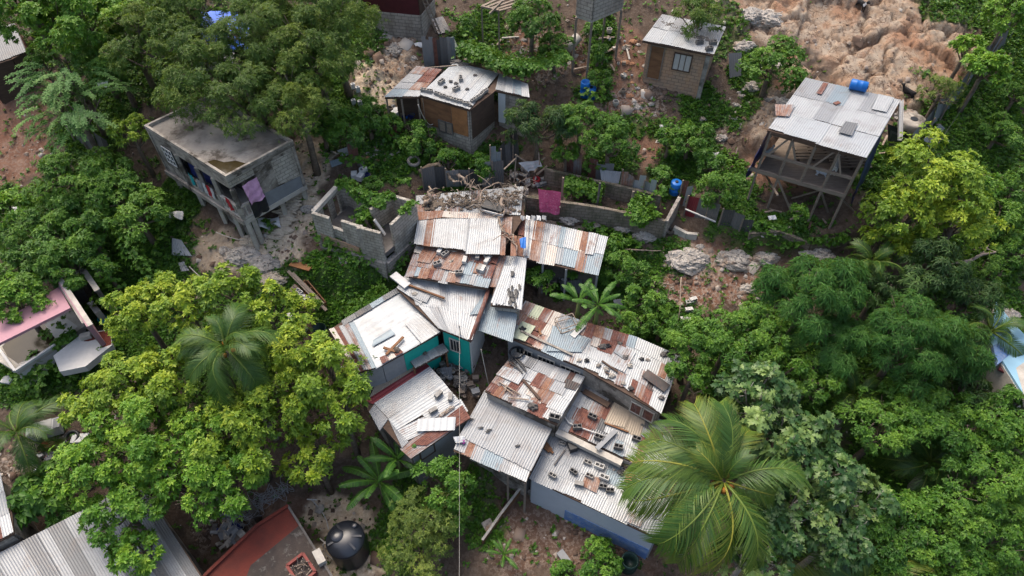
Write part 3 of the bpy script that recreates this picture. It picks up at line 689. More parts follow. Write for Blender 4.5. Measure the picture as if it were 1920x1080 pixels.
# ================================================================== lower left house with maroon strip
pl = PL(790, 800, 2.75, .0, .06)
h = house('striped_roof_house', 'house with a white corrugated roof edged by one maroon sheet and rust below', 'house', pl, 780, 760)
R7 = [(801, 684), (832, 717), (882, 783), (770, 860), (754, 840), (690, 771), (683, 754), (712, 706), (745, 688)]
rf = deck(pl, R7, h)
def ribs(A, B, C, D, rows, lift, jit=1, **kw): grid(pl, [A, B, C, D], rows, rf, lift=lift, jit=jit, **kw)
grid(pl, [(712, 706), (790, 672), (800, 684), (690, 752)][0:4], ['tt'], rf, lift=-.01)
sheet(pl, [(798, 680), (806, 688), (700, 758), (684, 752)], 'm', rf, .03, pitch=.2); sheet(pl, [(806, 688), (832, 717), (728, 785), (702, 757)], 'w', rf, .05)
sheet(pl, [(831, 716), (852, 742), (744, 807), (728, 786)], 'W', rf, .04, pitch=.16); sheet(pl, [(852, 741), (864, 756), (804, 792), (790, 776)], 'w', rf, .07)
sheet(pl, [(702, 758), (728, 786), (712, 808), (692, 772)], 'g', rf, .02)
sheet(pl, [(862, 752), (882, 783), (770, 860), (750, 842)], 'r', rf, .0); sheet(pl, [(864, 748), (878, 771), (760, 828), (744, 806)], 's', rf, .025); sheet(pl, [(728, 786), (744, 807), (766, 828), (754, 841)], 'g', rf, .03)
sheet(pl, [(867, 760), (882, 784), (800, 836), (770, 835)], 'R', rf, .045)
sheet(pl, [(784, 788), (855, 784), (853, 809), (781, 811)], 'W', rf, .14, name='loose_sheet', pitch=.3)
ws = wallset(pl, [(770, 860), (882, 783), (832, 717), (801, 684), (745, 688), (683, 754), (754, 840)], h, ['offw', 'offw', 'offw', 'offw', 'offw', 'conc', 'conc'], inset=.2)
p, q = ws[0]; zt = pl.p.z-.25; on_wall(p, q, .12, .36, zt-.75, zt-.05, h, 'window', 'offw', .1, 'woodd')
# ================================================================== big grey corrugated roof
pl = PL(950, 840, 2.9, .0, .05)
h = house('grey_roof_house', 'house under one large even grey corrugated roof', 'house', pl, 950, 810)
rf = deck(pl, [(909, 733), (1040, 796), (986, 905), (951, 887), (850, 845)], h)
grid(pl, [(909, 733), (1040, 796), (996, 884), (861, 819)], ['gggggggggggg'], rf, lift=.05, jit=.4, pitch=.12)
grid(pl, [(862, 816), (995, 880), (986, 905), (850, 845)], ['gogbbgww'], rf, lift=.0, jit=3)
for a in ((902, 804), (914, 812), (918, 808), (970, 838), (884, 788)): MB().blob(pl.at(*a, .14), .09, int(a[0]), 1, .4, (1.4, .6, .15)).build('patch', M['black'], rf)
wallset(pl, [(873, 815), (986, 872), (1030, 796), (915, 745)], h, ['conc', 'offw', 'conc', 'conc'], inset=.05)
for t in ((853, 845), (952, 886), (985, 903)): p = pl.at(*t); MB().bar(dz(p, tz(p.x, p.y)-.2), dz(p, p.z-.1), .1).build('post', M['wood'], h)
# ================================================================== rust roof between
pl = PL(1000, 760, 2.55, .0, .05)
h = house('rust_roof_house', 'house with a patchwork rust and grey roof strewn with pipes, above the grey roof', 'house', pl, 1000, 720)
rf = deck(pl, [(965, 660), (1097, 708), (1044, 797), (909, 733)], h)
grid(pl, [(965, 660), (1097, 708), (1044, 797), (909, 733)], ['dwGggsgkg', 'owgwRoggw', 'rsRwcorww', 'RorrsgRRww'], rf, jit=4)
sheet(pl, [(944, 688), (985, 703), (972, 723), (930, 704)], 's', rf, .12); sheet(pl, [(1062, 712), (1088, 722), (1078, 734), (1058, 728)], 'k', rf, .11)
wallset(pl, [(909, 733), (1044, 797), (1097, 708), (965, 660)], h, 'conc', inset=.1)
# ================================================================== long top row on the right
pl = PL(1160, 720, 2.9, .0, .05)
h = house('patchwork_house', 'long house with a patchwork roof of pink, green, rust and white sheets', 'house', pl, 1110, 660)
R10 = [(997, 568), (1178, 629), (1278, 670), (1240, 775), (1094, 691), (946, 629)]
rf = deck(pl, R10, h)
grid(pl, [(985, 565), (1040, 585), (1000, 648), (946, 629)], ['rnR', 'oRR', 'gnR'], rf, jit=3, pitch=.13); sheet(pl, [(979, 604), (1004, 614), (985, 642), (958, 633)], 'n', rf, .1, pitch=.3)
grid(pl, [(1035, 583), (1120, 612), (1094, 691), (998, 648)], ['cgbrR', 'cbbbs', 'cbbsw'], rf, jit=3)
grid(pl, [(1118, 611), (1195, 634), (1168, 725), (1092, 690)], ['orRRb', 'cRRsw', 'wwsow', 'wwwsr'], rf, lift=.01, jit=4)
grid(pl, [(1193, 633), (1278, 670), (1240, 775), (1166, 722)], ['wwwwwg', 'wwwwow', 'wwrkww', 'wRrRww'], rf, lift=.0, jit=3)
sheet(pl, [(1158, 648), (1192, 662), (1170, 700), (1136, 684)], 's', rf, .11); sheet(pl, [(1036, 612), (1106, 638), (1090, 662), (1024, 660)], 'b', rf, .1)
MB().bar(pl.at(1208, 702, .16), pl.at(1250, 732, .16), .5, .04).build('rusty_plate', SHEET['k'](), rf)
ws = wallset(pl, [(946, 629), (1094, 691), (1240, 775), (1278, 670), (1178, 629), (997, 568)], h, ['offw', 'conc', 'conc', 'conc', 'conc', 'conc'], inset=.14)
p, q = ws[0]; zt = pl.p.z-.25
for a0, a1 in ((.12, .32), (.42, .62), (.72, .95)): on_wall(p, q, a0, a1, zt-1.05, zt-.2, h, 'window', 'glass', .1, 'concl', bars=3)
p, q = ws[1]
for a0, a1 in ((.68, .80), (.84, .96)): on_wall(p, q, a0, a1, zt-1.0, zt-.25, h, 'shutter', SHEET['R'](), .1, 'concl')
# ================================================================== middle row
pl = PL(1140, 835, 2.6, .0, .05)
h = house('mixed_roof_house', 'low house with rust, blue and tan sheets squeezed between two longer roofs', 'house', pl, 1150, 790)
R11 = [(1090, 712), (1236, 784), (1262, 800), (1256, 898), (1042, 800)]
rf = deck(pl, R11, h)
grid(pl, [(1092, 712), (1262, 800), (1248, 892), (1042, 800)], ['Gggkwttdgr', 'wgrRcttgRw', 'gRRdwgwRwg', 'gRRggbwowg'], rf, jit=4)
sheet(pl, [(1152, 754), (1186, 768), (1172, 804), (1132, 794)], 't', rf, .11); MB().bar(pl.at(1094, 736, .16), pl.at(1141, 763, .16), .3, .06).build('black_plank', M['woodd'], rf)
wallset(pl, [(1042, 800), (1256, 898), (1262, 800), (1236, 784), (1090, 712)], h, ['concl', 'conc', 'conc', 'conc', 'conc'], inset=.06)
MB().bar(pl.at(1044, 808, -.12), pl.at(1166, 868, -.12), .3, .25).build('parapet_beam', M['concl'], h)
# ================================================================== bottom white roof with blue wall
pl = PL(1100, 955, 2.7, .0, .05)
h = house('blue_wall_house', 'long house with a blue and white side wall under a white roof of weighted sheets', 'house', pl, 1120, 900)
R12 = [(1036, 808), (1270, 905), (1232, 1010), (993, 896)]
rf = deck(pl, R12, h)
grid(pl, [(1036, 808), (1270, 905), (1254, 956), (1012, 852)], ['gggggwbggbdr', 'ggggwgbbgbcg'], rf, lift=.03, jit=3); grid(pl, [(1016, 850), (1256, 954), (1232, 1010), (993, 896)], ['ggggwwwwwwgw', 'gggwwwwwwwww'], rf, jit=3)
sheet(pl, [(1098, 890), (1126, 898), (1118, 926), (1090, 912)], 'o', rf, .1); sheet(pl, [(1178, 960), (1206, 972), (1200, 990), (1170, 978)], 's', rf, .1)
ws = wallset(pl, [(993, 896), (1232, 1010), (1270, 905), (1036, 808)], h, ['paleblue', 'offw', 'offw', 'offw'], inset=.1)
p, q = ws[0]; zb = min(tz(p.x, p.y), tz(q.x, q.y)); zt = pl.p.z-.25
on_wall(p, q, .30, 1., zb-.3, zt-1.35, h, 'painted_dado', 'blue', .095)
on_wall(p, q, .02, .98, zb-.4, zb+.12, h, 'plinth', 'concd', .2)

# ================================================================== small shed at the bottom left, red roof, etc.
pl = PL(180, 1050, 2.9, .0, .05)
h = house('long_shed', 'long shed with a grey white corrugated roof under the green almond tree', 'shed', pl, 150, 1040)
R13 = [(0, 1037), (260, 903), (367, 1062), (430, 1160), (120, 1240), (-90, 1180), (-60, 1066)]
rf = deck(pl, R13, h)
grid(pl, [(-60, 1067), (142, 964), (250, 1150), (40, 1230)], ['gGggGgGg'], rf, jit=2); grid(pl, [(142, 964), (262, 902), (420, 1150), (250, 1150)], ['gGgGgG'], rf, lift=.01, jit=2)
wallset(pl, R13, h, 'conc', inset=.2)
pl = PL(5, 960, 2.4, .0, .05)
h = house('rusty_shed', 'rust striped tin shed cut by the left edge of the picture', 'shed', pl, 2, 960)
rf = deck(pl, [(-60, 920), (-10, 888), (22, 961), (25, 1000), (-30, 1030)], h); grid(pl, [(-60, 905), (2, 886), (26, 998), (-30, 1030)], ['wgw', 'wwg', 'rRw'], rf, jit=2)
wallset(pl, [(-60, 920), (-10, 888), (22, 961), (25, 1000), (-30, 1030)], h, 'conc', inset=.1)
pl = PL(540, 1050, 2.6, .0, .0)
h = house('red_roof_house', 'flat roofed house with a red painted roof edge beside the black water tank', 'house', pl, 540, 1050)
R15 = [(541, 950), (628, 1090), (660, 1180), (330, 1200), (386, 1080), (482, 988)]
rfd = MB().slab([pl.at(*p) for p in R15], .3).build('roof', M['brownf'], h)
band = MB().slab([pl.at(*p, .004) for p in [(541, 950), (561, 985), (470, 1060), (440, 1140), (330, 1200), (386, 1080), (482, 988)]], .2); band.build('red_roof_band', M['redp'], rfd)
e = [(541, 950), (482, 988), (386, 1080), (330, 1200)]
for a, b in zip(e, e[1:]): MB().bar(pl.at(*a, .08), pl.at(*b, .08), .14, .16).build('kerb', M['redp'], rfd)
MB().bar(pl.at(541, 950, .06), pl.at(628, 1090, .06), .1, .1).build('kerb', M['concd'], rfd)
wallset(pl, R15, h, 'conc', inset=.1, drop=.3)
b = [pl.at(588, 1040, .01), pl.at(602, 1032, .01), pl.at(614, 1056, .01), pl.at(600, 1064, .01)]
tag(MB().slab([p+Vector((0, 0, .35)) for p in b], .35).build('concrete_step', M['concl']), 'pale concrete step beside the black tank', 'step')
t = thing('planter', 'red rimmed square planter with dead brown plants', 'planter', pl.at(566, 1066, .0)); c = [(541, 1065), (571, 1042), (594, 1076), (565, 1102)]
for i in range(4): MB().bar(pl.at(*c[i], .18), pl.at(*c[(i+1) % 4], .18), .12, .32).build('rim', plain('red_rim', (.22, .055, .045), .7) if i == 0 else bpy.data.materials['red_rim'], t)
MB().slab([pl.at(*p, .16) for p in c], .14).build('soil', M['brownf'], t)
for k in range(26):
    u, v = rng.uniform(552, 584), rng.uniform(1056, 1088); p = pl.at(u, v, .15)
    MB().bar(p, p+Vector((rng.uniform(-.25, .25), rng.uniform(-.25, .25), rng.uniform(.1, .4))), .035).build('dead_stem', M['dead'], t)

# ================================================================== pink house (left)
pl = PL(110, 560, 2.6, .0, -.12)
h = house('pink_house', 'derelict flat roofed house with a sloping pink roof and stained white slabs', 'house', pl, 60, 590)
rf = MB().slab([pl.at(*p) for p in [(-40, 590), (0, 603), (50, 575), (110, 538), (132, 577), (30, 628), (0, 643), (-40, 660)]][1:], .15).build('roof', M['pink'], h)
a, b, c_, d_ = pl.at(113, 530, .5), pl.at(165, 608, -.1), pl.at(165, 608, -1.6), pl.at(125, 560, -1.6)
MB().wall(a, b, a.z, b.z, a.z-1.6, b.z-1.6, .2).build('parapet_wall', M['pink'], h); MB().bar(a+Vector((.1, 0, .02)), b+Vector((.1, 0, .02)), .22, .06).build('coping', M['concl'], h)
p2 = PL(60, 660, 1.1, .0, .0)
s2 = MB().slab([p2.at(*p) for p in [(-20, 640), (0, 632), (132, 575), (160, 610), (105, 648), (30, 697), (-30, 660)]], .25).build('white_slab', M['concl'], h)
MB().slab([p2.at(*p, .004) for p in [(4, 650), (24, 626), (52, 606), (84, 600), (104, 628), (96, 652), (62, 668), (34, 682), (14, 668)]], .02).build('stain', M['puddle'], s2)
MB().slab([p2.at(*p, .005) for p in [(84, 608), (118, 592), (146, 612), (110, 640), (98, 628)]], .02).build('painted_patch', M['white'], s2)
MB().bar(p2.at(30, 697, .06), p2.at(105, 648, .06), .12, .14).build('kerb', M['white'], s2); MB().bar(p2.at(0, 655, .06), p2.at(30, 697, .06), .12, .14).build('kerb', M['white'], s2)
wallset(p2, [(-30, 655), (30, 697), (105, 648), (160, 610), (132, 575), (0, 620)], h, 'white', inset=.12, drop=.2)
p3 = PL(150, 670, 1.3, .0, .0)
g = house('white_slab', 'low white roof slab with a flaked red corner among the vines', 'roof slab', p3, 150, 660)
sl = MB().slab([p3.at(*p) for p in [(100, 667), (112, 697), (160, 687), (210, 647), (208, 618), (157, 623)]], .4).build('slab', M['white'], g)
MB().slab([p3.at(*p, .005) for p in [(157, 640), (170, 624), (207, 619), (209, 646), (192, 652), (180, 636), (166, 640)]], .02).build('red_patch', M['redp'], sl); MB().box(p3.at(163, 633, .12), (.5, .3, .25), .4).build('block', M['concl'], sl)
# ruined dark walls above
q0, q1, q2, q3 = (108, 527), (157, 507), (182, 543), (178, 560)
g = thing('ruined_walls', 'roofless ruined walls with pale edges behind the pink roof', 'ruin', G(150, 545))
zr = G(150, 530, 2.0).z
for i, (a, b, m) in enumerate((((108, 527), (157, 507), 'concd'), ((157, 507), (183, 545), 'conc'), ((112, 530), (160, 605), 'conc'))):
    A, B = at_z(*a, zr), at_z(*b, zr); MB().wall(A, B, zr-i*.004, zr-i*.004, tz(A.x, A.y)-1., tz(B.x, B.y)-1., .2).build('wall', M[m], g)
    MB().bar(A+Vector((0, 0, .02)), B+Vector((0, 0, .02)), .26, .05).build('coping', M['concl'], g)

# ================================================================== blue building (right edge)
pl = PL(1890, 650, 3.2, .0, .0)
h = house('blue_house', 'sky blue roofed house with cream walls at the right edge', 'house', pl, 1900, 640)
rf = MB().slab([pl.at(*p) for p in [(1868, 566), (1895, 600), (1990, 700), (1920, 740), (1880, 676), (1858, 640)]], .18).build('roof', plain('sky_blue_roof', (.26, .45, .58), .5, .2, 1.), h)
MB().slab([pl.at(*p, .01) for p in [(1862, 648), (1878, 640), (1892, 666), (1870, 684)]], .2).build('blue_tarpaulin', M['blue'], rf)
MB().slab([pl.at(*p, .005) for p in [(1905, 690), (1930, 672), (1960, 740), (1925, 760)]], .2).build('grey_slab', M['concl'], rf)
wallset(pl, [(1858, 640), (1880, 676), (1920, 740), (1990, 700), (1868, 566)], h, plain('cream_paint', (.5, .45, .38), .7).name and 'concl', inset=.05)
p4 = PL(1880, 720, 1.2, 0, 0)
s = MB().slab([p4.at(*p) for p in [(1850, 700), (1885, 676), (1960, 770), (1930, 800), (1880, 760)]], .2).build('terrace', bpy.data.materials['cream_paint'], h)
MB().slab([p4.at(*p, .005) for p in [(1866, 704), (1884, 704), (1884, 728), (1866, 728)]], .2).build('dark_mat', M['woodd'], s); MB().bar(pl.at(1888, 692, -.3), pl.at(1900, 668, -.3), .5, .1).build('red_awning', M['maroon'], h)

# ================================================================== top edge structures
pl = PL(750, 25, 3.2, 0, 0)
h = house('maroon_shack', 'maroon board shack standing on a pale block wall at the top edge', 'shack', pl, 740, -30)
A, B, C_ = at_z(684, 18, pl.p.z-1.), at_z(787, 28, pl.p.z-1.), at_z(812, -2, pl.p.z-1.)
z0 = pl.p.z-1.
MB().wall(A, B, z0, z0, tz(B.x, B.y)-.8, tz(B.x, B.y)-.8, .2).build('block_base', M['blkc'], h); MB().wall(B, C_, z0-.003, z0-.003, tz(B.x, B.y)-.8, tz(C_.x, C_.y)-.8, .2).build('block_base', M['blkc'], h)
MB().wall(A, B, z0+1.9, z0+1.9, z0+.002, z0+.002, .12).build('board_wall', M['maroon'], h); MB().wall(B, C_, z0+1.9, z0+1.9, z0+.002, z0+.002, .12).build('board_wall', M['woodd'], h)
D_ = A+(C_-B); MB().slab([Vector((p.x, p.y, z0+2.0)) for p in (A, B, C_, D_)], .08).build('roof', SHEET['R'](), h)
l = thing('ladder', 'rickety wooden ladder leaning down from the maroon shack', 'ladder', G(812, 55))
for du in (0, 8): MB().bar(at_z(790+du, -4, z0+.8), G(818+du, 62, .1), .06).build('rail', M['wood'], l)
for k in range(8):
    t_ = k/8+.05; a = at_z(790, -4, z0+.8)*(1-t_)+G(818, 62, .1)*t_; b = at_z(798, -4, z0+.8)*(1-t_)+G(826, 62, .1)*t_; MB().bar(a, b, .045).build('rung', M['wood'], l)
pl = PL(1120, 5, 3.4, 0, 0)
h = house('block_room', 'small block room raised on thin posts at the top edge', 'hut', pl, 1120, -20)
z0 = G(1110, 60, 0).z+2.3; a, b, c_ = at_z(1081, 28, z0), at_z(1110, 38, z0), at_z(1166, 14, z0); d_ = a+(c_-b)
for i, (p, q) in enumerate(((a, b), (b, c_), (c_, d_), (d_, a))): MB().wall(p, q, z0+2.4-i*.003, z0+2.4-i*.003, z0, z0, .15).build('wall', M['blkc'], h)
MB().slab([dz(p, z0-.004) for p in (a, b, c_, d_)], .14).build('floor_slab', M['concl'], h); MB().slab([dz(p, z0+2.5) for p in (a, b, c_, d_)], .1).build('roof', SHEET['g'](), h)
for p in (a, b, c_, d_): MB().bar(dz(p, tz(p.x, p.y)-.2), dz(p, z0-.14), .12).build('post', M['wood'], h)
h = thing('timber_platform', 'bare timber platform on two posts above the rubble', 'platform', G(940, 50))
z0 = G(905, 50, 0).z+1.8; q = [at_z(903, 12, z0), at_z(935, 20, z0), at_z(1010, 0, z0), at_z(960, -14, z0)]
for i in range(5):
    t_ = i/4; MB().bar(q[0]*(1-t_)+q[1]*t_, q[3]*(1-t_)+q[2]*t_, .14, .05).build('plank', M['wood'], h)
MB().bar(q[0], q[1], .1).build('joist', M['wood'], h); MB().bar(at_z(918, 26, z0), at_z(942, 2, z0+.5), .1).build('joist', M['wood'], h)
for p in (q[0], q[1], q[2]): MB().bar(dz(p, tz(p.x, p.y)-.2), dz(p, z0), .09).build('post', M['wood'], h)
pl = PL(20, 70, 1.3, 0, .1)
h = house('grey_shed', 'dull grey sheet metal shed at the top left corner', 'shed', pl, 10, 80)
rf = deck(pl, [(-60, 70), (28, 44), (50, 95), (22, 110), (-40, 130)], h); grid(pl, [(-60, 66), (27, 44), (50, 98), (-40, 128)], ['GdGGGG'], rf, jit=1)
wallset(pl, [(-60, 70), (28, 44), (50, 95), (22, 110), (-40, 130)], h, ['woodd', 'maroon', 'woodd', 'woodd', 'woodd'], inset=.1)
pl = PL(410, 60, 2.6, 0, .05)
h = house('blue_tarp_shack', 'shack under a blue tarpaulin glimpsed through the big tree', 'shack', pl, 410, 60)
rf = deck(pl, [(370, 40), (450, 45), (450, 120), (380, 115)], h); grid(pl, [(370, 60), (440, 64), (440, 140), (372, 130)], ['gww'], rf, lift=0)
cloth([pl.at(376, 24, .15), pl.at(474, 28, .15), pl.at(466, 100, .12), pl.at(380, 96, .12)], 'tarpaulin', plain('bright_blue_tarp', (.02, .13, .65), .45), rf, wave=.08)
wallset(pl, [(380, 95), (450, 100), (450, 25), (370, 20)], h, 'woodd', inset=.1)
# ================================================================== two storey concrete house on stilts (left)
zR = G(478, 440).z+4.75
L_, N_, R_c = at_z(272, 240, zR), at_z(425, 336, zR), at_z(551, 268, zR); B_ = L_+(R_c-N_)
h = thing('concrete_house', 'grey unfinished concrete house on stilts with a stained flat roof', 'house', (N_.x, N_.y, tz(N_.x, N_.y)))
rf = MB().slab([L_, N_, R_c, B_], .16).build('roof', M['roofc'], h)
def rim(a, b, i):
    n = Vector((-(b-a).y, (b-a).x, 0)).normalized()
    return MB().bar(a+n*.07+Vector((0, 0, .07+.002*i)), b+n*.07+Vector((0, 0, .07+.002*i)), .13, .2).build('parapet', M['conc'], rf)
for i, (a, b) in enumerate(((L_, N_), (N_, R_c), (R_c, B_), (B_, L_))): rim(a, b, i)
MB().slab([at_z(u, v, zR+.004) for u, v in [(388, 303), (402, 299), (420, 304), (442, 301), (464, 307), (446, 318), (426, 328), (408, 317)]], .02).build('puddle', M['puddle'], rf)
zF = zR-2.75
def lerp(a, b, t): return a*(1-t)+b*t
def inset2(a, b, t0, t1, off): 
    n = Vector((-(b-a).y, (b-a).x, 0)).normalized(); return lerp(a, b, t0)+n*off, lerp(a, b, t1)+n*off
MB().slab([dz(p, zF) for p in (L_, N_, R_c, B_)], .28).build('floor_slab', M['concl'], h)
MB().bar(dz(L_, zF-.1)-Vector((.03, .05, 0)), dz(N_, zF-.1)-Vector((.03, .05, 0)), .1, .3).build('edge_beam', M['conc'], h)
for i, (a, b, t0, t1, m, zb, ztp) in enumerate(((L_, N_, .0, .30, 'conc', zF, zR-.16), (L_, N_, .30, .98, 'conc', zR-.75, zR-.16), (N_, R_c, .36, 1., 'conc', zF, zR-.16), (N_, R_c, .0, .36, 'blk', zR-.6, zR-.16),
        (R_c, B_, 0., 1., 'conc', zF, zR-.16), (B_, L_, 0., 1., 'conc', zF, zR-.16))):
    p, q = inset2(a, b, t0, t1, .12); MB().wall(p, q, ztp, ztp, zb, zb, .15-.004*i).build('wall', M[m], h)
p, q = inset2(N_, R_c, .62, .98, .045); MB().wall(p, q, zR-.35, zR-.45, zF+.9, zF+.7, .04).build('bare_block_patch', M['blk'], h)
p, q = inset2(N_, R_c, .38, .97, .045); MB().wall(p, q, zF+.85, zF+.7, zF+.0, zF+.0, .03).build('render_patch', plain('blue_grey_render', (.22, .235, .25), .8, .3, 2.5), h)
w_ = inset2(L_, N_, .14, .26, .03); o = MB().wall(w_[0], w_[1], zR-.7, zR-.7, zR-1.7, zR-1.7, .04).build('window', M['glass'], h)
mb = MB(); n_ = Vector((-(N_-L_).y, (N_-L_).x, 0)).normalized()
for k in range(4): t_ = k/3; a = lerp(w_[0], w_[1], t_)-n_*.05; mb.bar(dz(a, zR-.7), dz(a, zR-1.7), .04)
for k in range(4): z = zR-.7-k/3; mb.bar(dz(w_[0]-n_*.05, z), dz(w_[1]-n_*.05, z), .04)
mb.build('white_grille', M['white'], o)
# veranda: posts, balustrades, laundry
for t_ in (.31, .56, .76, .985):
    p = lerp(L_, N_, t_)+n_*.1; MB().bar(dz(p, zF), dz(p, zR-.75), .2).build('veranda_post', M['conc'], h)
p = lerp(N_, R_c, .17)+Vector((-.02, .12, 0)); MB().bar(dz(p, zF), dz(p, zR-.6), .16).build('veranda_post', M['conc'], h)
def balus(a, b, z):
    mb = MB(); mb.bar(dz(a, z+.85), dz(b, z+.85), .14, .1); mb.bar(dz(a, z+.1), dz(b, z+.1), .14, .1); k = max(2, int((b-a).length/.22))
    for i in range(k+1): mb.lathe([(.035, .12), (.06, .3), (.03, .45), (.06, .6), (.035, .8)], dz(lerp(a, b, i/k), z), 8)
    mb.build('balustrade', M['concl'], h)
balus(lerp(L_, N_, .77)+n_*.07, lerp(L_, N_, .98)+n_*.07, zF); n2 = Vector((-(R_c-N_).y, (R_c-N_).x, 0)).normalized(); balus(lerp(N_, R_c, .02)+n2*.07, lerp(N_, R_c, .16)+n2*.07, zF)
p, q = inset2(L_, N_, .32, .75, .08); MB().wall(p, q, zF+.75, zF+.75, zF, zF, .12).build('veranda_wall', M['conc'], h)
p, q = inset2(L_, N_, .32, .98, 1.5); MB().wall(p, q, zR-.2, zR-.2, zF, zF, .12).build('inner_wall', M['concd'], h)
p, q = inset2(L_, N_, .33, .74, .35); cloth([dz(p, zR-.6), dz(q, zR-.6), dz(q, zF+.6), dz(p, zF+.7)], 'blue_sheet', M['tarp'], None, wave=.05, label='dark blue cloth hung across the concrete veranda', cat='cloth')
_k = 0
for t_, cm, nm in ((.40, 'tealp', 'teal'), (.50, 'offw', 'grey'), (.57, 'wplast', 'white'), (.62, 'redc', 'red'), (.66, 'wplast', 'cream'), (.86, 'redc', 'dark red')):
    p, q = inset2(L_, N_, t_, t_+.045, -.02); cloth([dz(p, zF+1.15), dz(q, zF+1.12), dz(q, zF+.35), dz(p, zF+.4)], 'laundry', M[cm], None, nx=5, ny=6, wave=.05, label='%s garment drying on the veranda edge of the concrete house' % nm, cat='laundry', group='laundry on the veranda')
p, q = inset2(N_, R_c, .14, .36, -.06); cloth([dz(p, zR-.75), dz(q, zR-.65), dz(q+n2*-.25, zF+.95), dz(p-n2*.25, zF+.9)], 'curtain', M['lilac'], None, wave=.1, label='lilac cloth billowing from the veranda corner', cat='cloth')
p, q = inset2(N_, R_c, .15, .38, -.05); cloth([dz(p, zF+.95), dz(q, zF+1.0), dz(q, zF-.1), dz(p, zF-.2)], 'blanket', M['black'], None, wave=.05, label='black blanket hanging under the lilac cloth', cat='cloth')
for a, b, ts in ((L_, N_, (.05, .33, .6, .8, .97)), (N_, R_c, (.14, .6, .96))):
    for t_ in ts:
        nn = Vector((-(b-a).y, (b-a).x, 0)).normalized(); p = lerp(a, b, t_)+nn*.22; MB().bar(dz(p, tz(p.x, p.y)-.3), dz(p, zF-.28), .2).build('stilt', M['concl'], h)
p = lerp(L_, N_, .6)+n_*.5; q = lerp(L_, N_, .98)+n_*.5
MB().wall(p, q, zF-1.4, zF-1.4, min(tz(p.x, p.y), tz(q.x, q.y))-.3, min(tz(p.x, p.y), tz(q.x, q.y))-.3, .2).build('retaining_wall', M['conc'], h)
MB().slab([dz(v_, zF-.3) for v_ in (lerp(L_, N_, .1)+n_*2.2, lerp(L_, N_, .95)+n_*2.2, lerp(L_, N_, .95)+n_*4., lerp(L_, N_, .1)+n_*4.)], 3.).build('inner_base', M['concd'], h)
# ================================================================== ruined block building
zT = G(655, 430).z+2.2
h = thing('block_ruin', 'roofless shell of a grey block house with creepers inside', 'ruin', G(660, 430))
def rw(a, b, m='blk', ht=0., zb=None, th=.17, name='wall', base=None, k=[0]):
    k[0] += 1; e = .004*(k[0] % 5)
    A, B = at_z(*a, zT+ht+e), at_z(*b, zT+ht+e); z = min(tz(A.x, A.y), tz(B.x, B.y))-.5 if base is None else base
    n = max(1, round((B-A).length/.41)); hs = []; cur = 0
    for i in range(n):
        r_ = rng.random(); cur = cur-.205 if r_ < .16 and cur > -.5 else (cur+.205 if r_ > .82 and cur < 0 else cur); hs.append(cur)
    mb = MB(); i = 0
    while i < n:
        j = i
        while j+1 < n and hs[j+1] == hs[i]: j += 1
        p, q = A+(B-A)*(i/n), A+(B-A)*((j+1)/n); mb.wall(p, q, zT+ht+e+hs[i], zT+ht+e+hs[i], z, z, th-e); i = j+1
    mb.build(name, M[m], h); return A, B
rw((585, 398), (617, 408)); rw((612, 421), (650, 434), ht=-.85); rw((640, 413), (673, 424)); rw((675, 426), (713, 436))
rw((648, 345), (700, 372)); rw((700, 372), (736, 366)); rw((694, 392), (736, 365)); rw((732, 421), (778, 378)); rw((736, 366), (776, 378)); rw((634, 344), (648, 345))
A, B = at_z(586, 396, zT), at_z(635, 343, zT); d = B-A
for t0, t1, zt_, zb_ in ((0., .28, 0, -9), (.52, .66, 0, -9), (.66, .86, -1.5, -9), (.86, 1., 0, -9), (.66, .86, 0, -.4)):
    p, q = A+d*t0, A+d*t1; z = max(zT+zb_, min(tz(p.x, p.y), tz(q.x, q.y))-.4); MB().wall(p, q, zT+zt_-.25, zT+zt_-.25, z, z, .15).build('wall', M['blk'], h)
MB().bar(A+Vector((0, 0, -.12)), B+Vector((0, 0, -.12)), .22, .24).build('ring_beam', M['concl'], h)
MB().bar(at_z(674, 425, zT), dz(at_z(674, 425, zT), G(690, 470).z), .26).build('column', M['conc'], h)
p0, p1, p2_, p3_ = at_z(585, 398, zT), at_z(713, 436, zT), at_z(732, 421, zT), at_z(778, 378, zT)
mb = MB(); mb.wall(p0+Vector((0, -.06, 0)), p1+Vector((0, -.06, 0)), zT-2.05, zT-2.05, zT-4, zT-4, .3); mb.build('foundation', M['blkc'], h)
mb = MB(); mb.wall(p1+Vector((0, -.05, 0)), p3_+Vector((.1, -.05, 0)), zT-2.1, zT-2.1, zT-4., zT-4., .3); mb.build('foundation', M['blkc'], h)
mb = MB(); o_ = p0+(p1-p0)*.05; mb.wall(o_+Vector((0, -.1, 0)), p0+(p1-p0)*.62+Vector((0, -.1, 0)), zT-1.3, zT-1.55, zT-2., zT-2., .04); mb.build('orange_stain_blocks', M['blkb'], h)
MB().slab([dz(v_, zT-1.5) for v_ in (p0, p1, at_z(732, 421, zT), p3_, at_z(736, 366, zT), at_z(646, 344, zT))], .3).build('floor', M['concd'], h)
t_ = MB().bar(at_z(702, 412, zT-.1), at_z(722, 440, zT-1.), .14, .06); tag(t_.build('white_plank', M['white']), 'white plank leaning inside the ruined block house', 'plank')
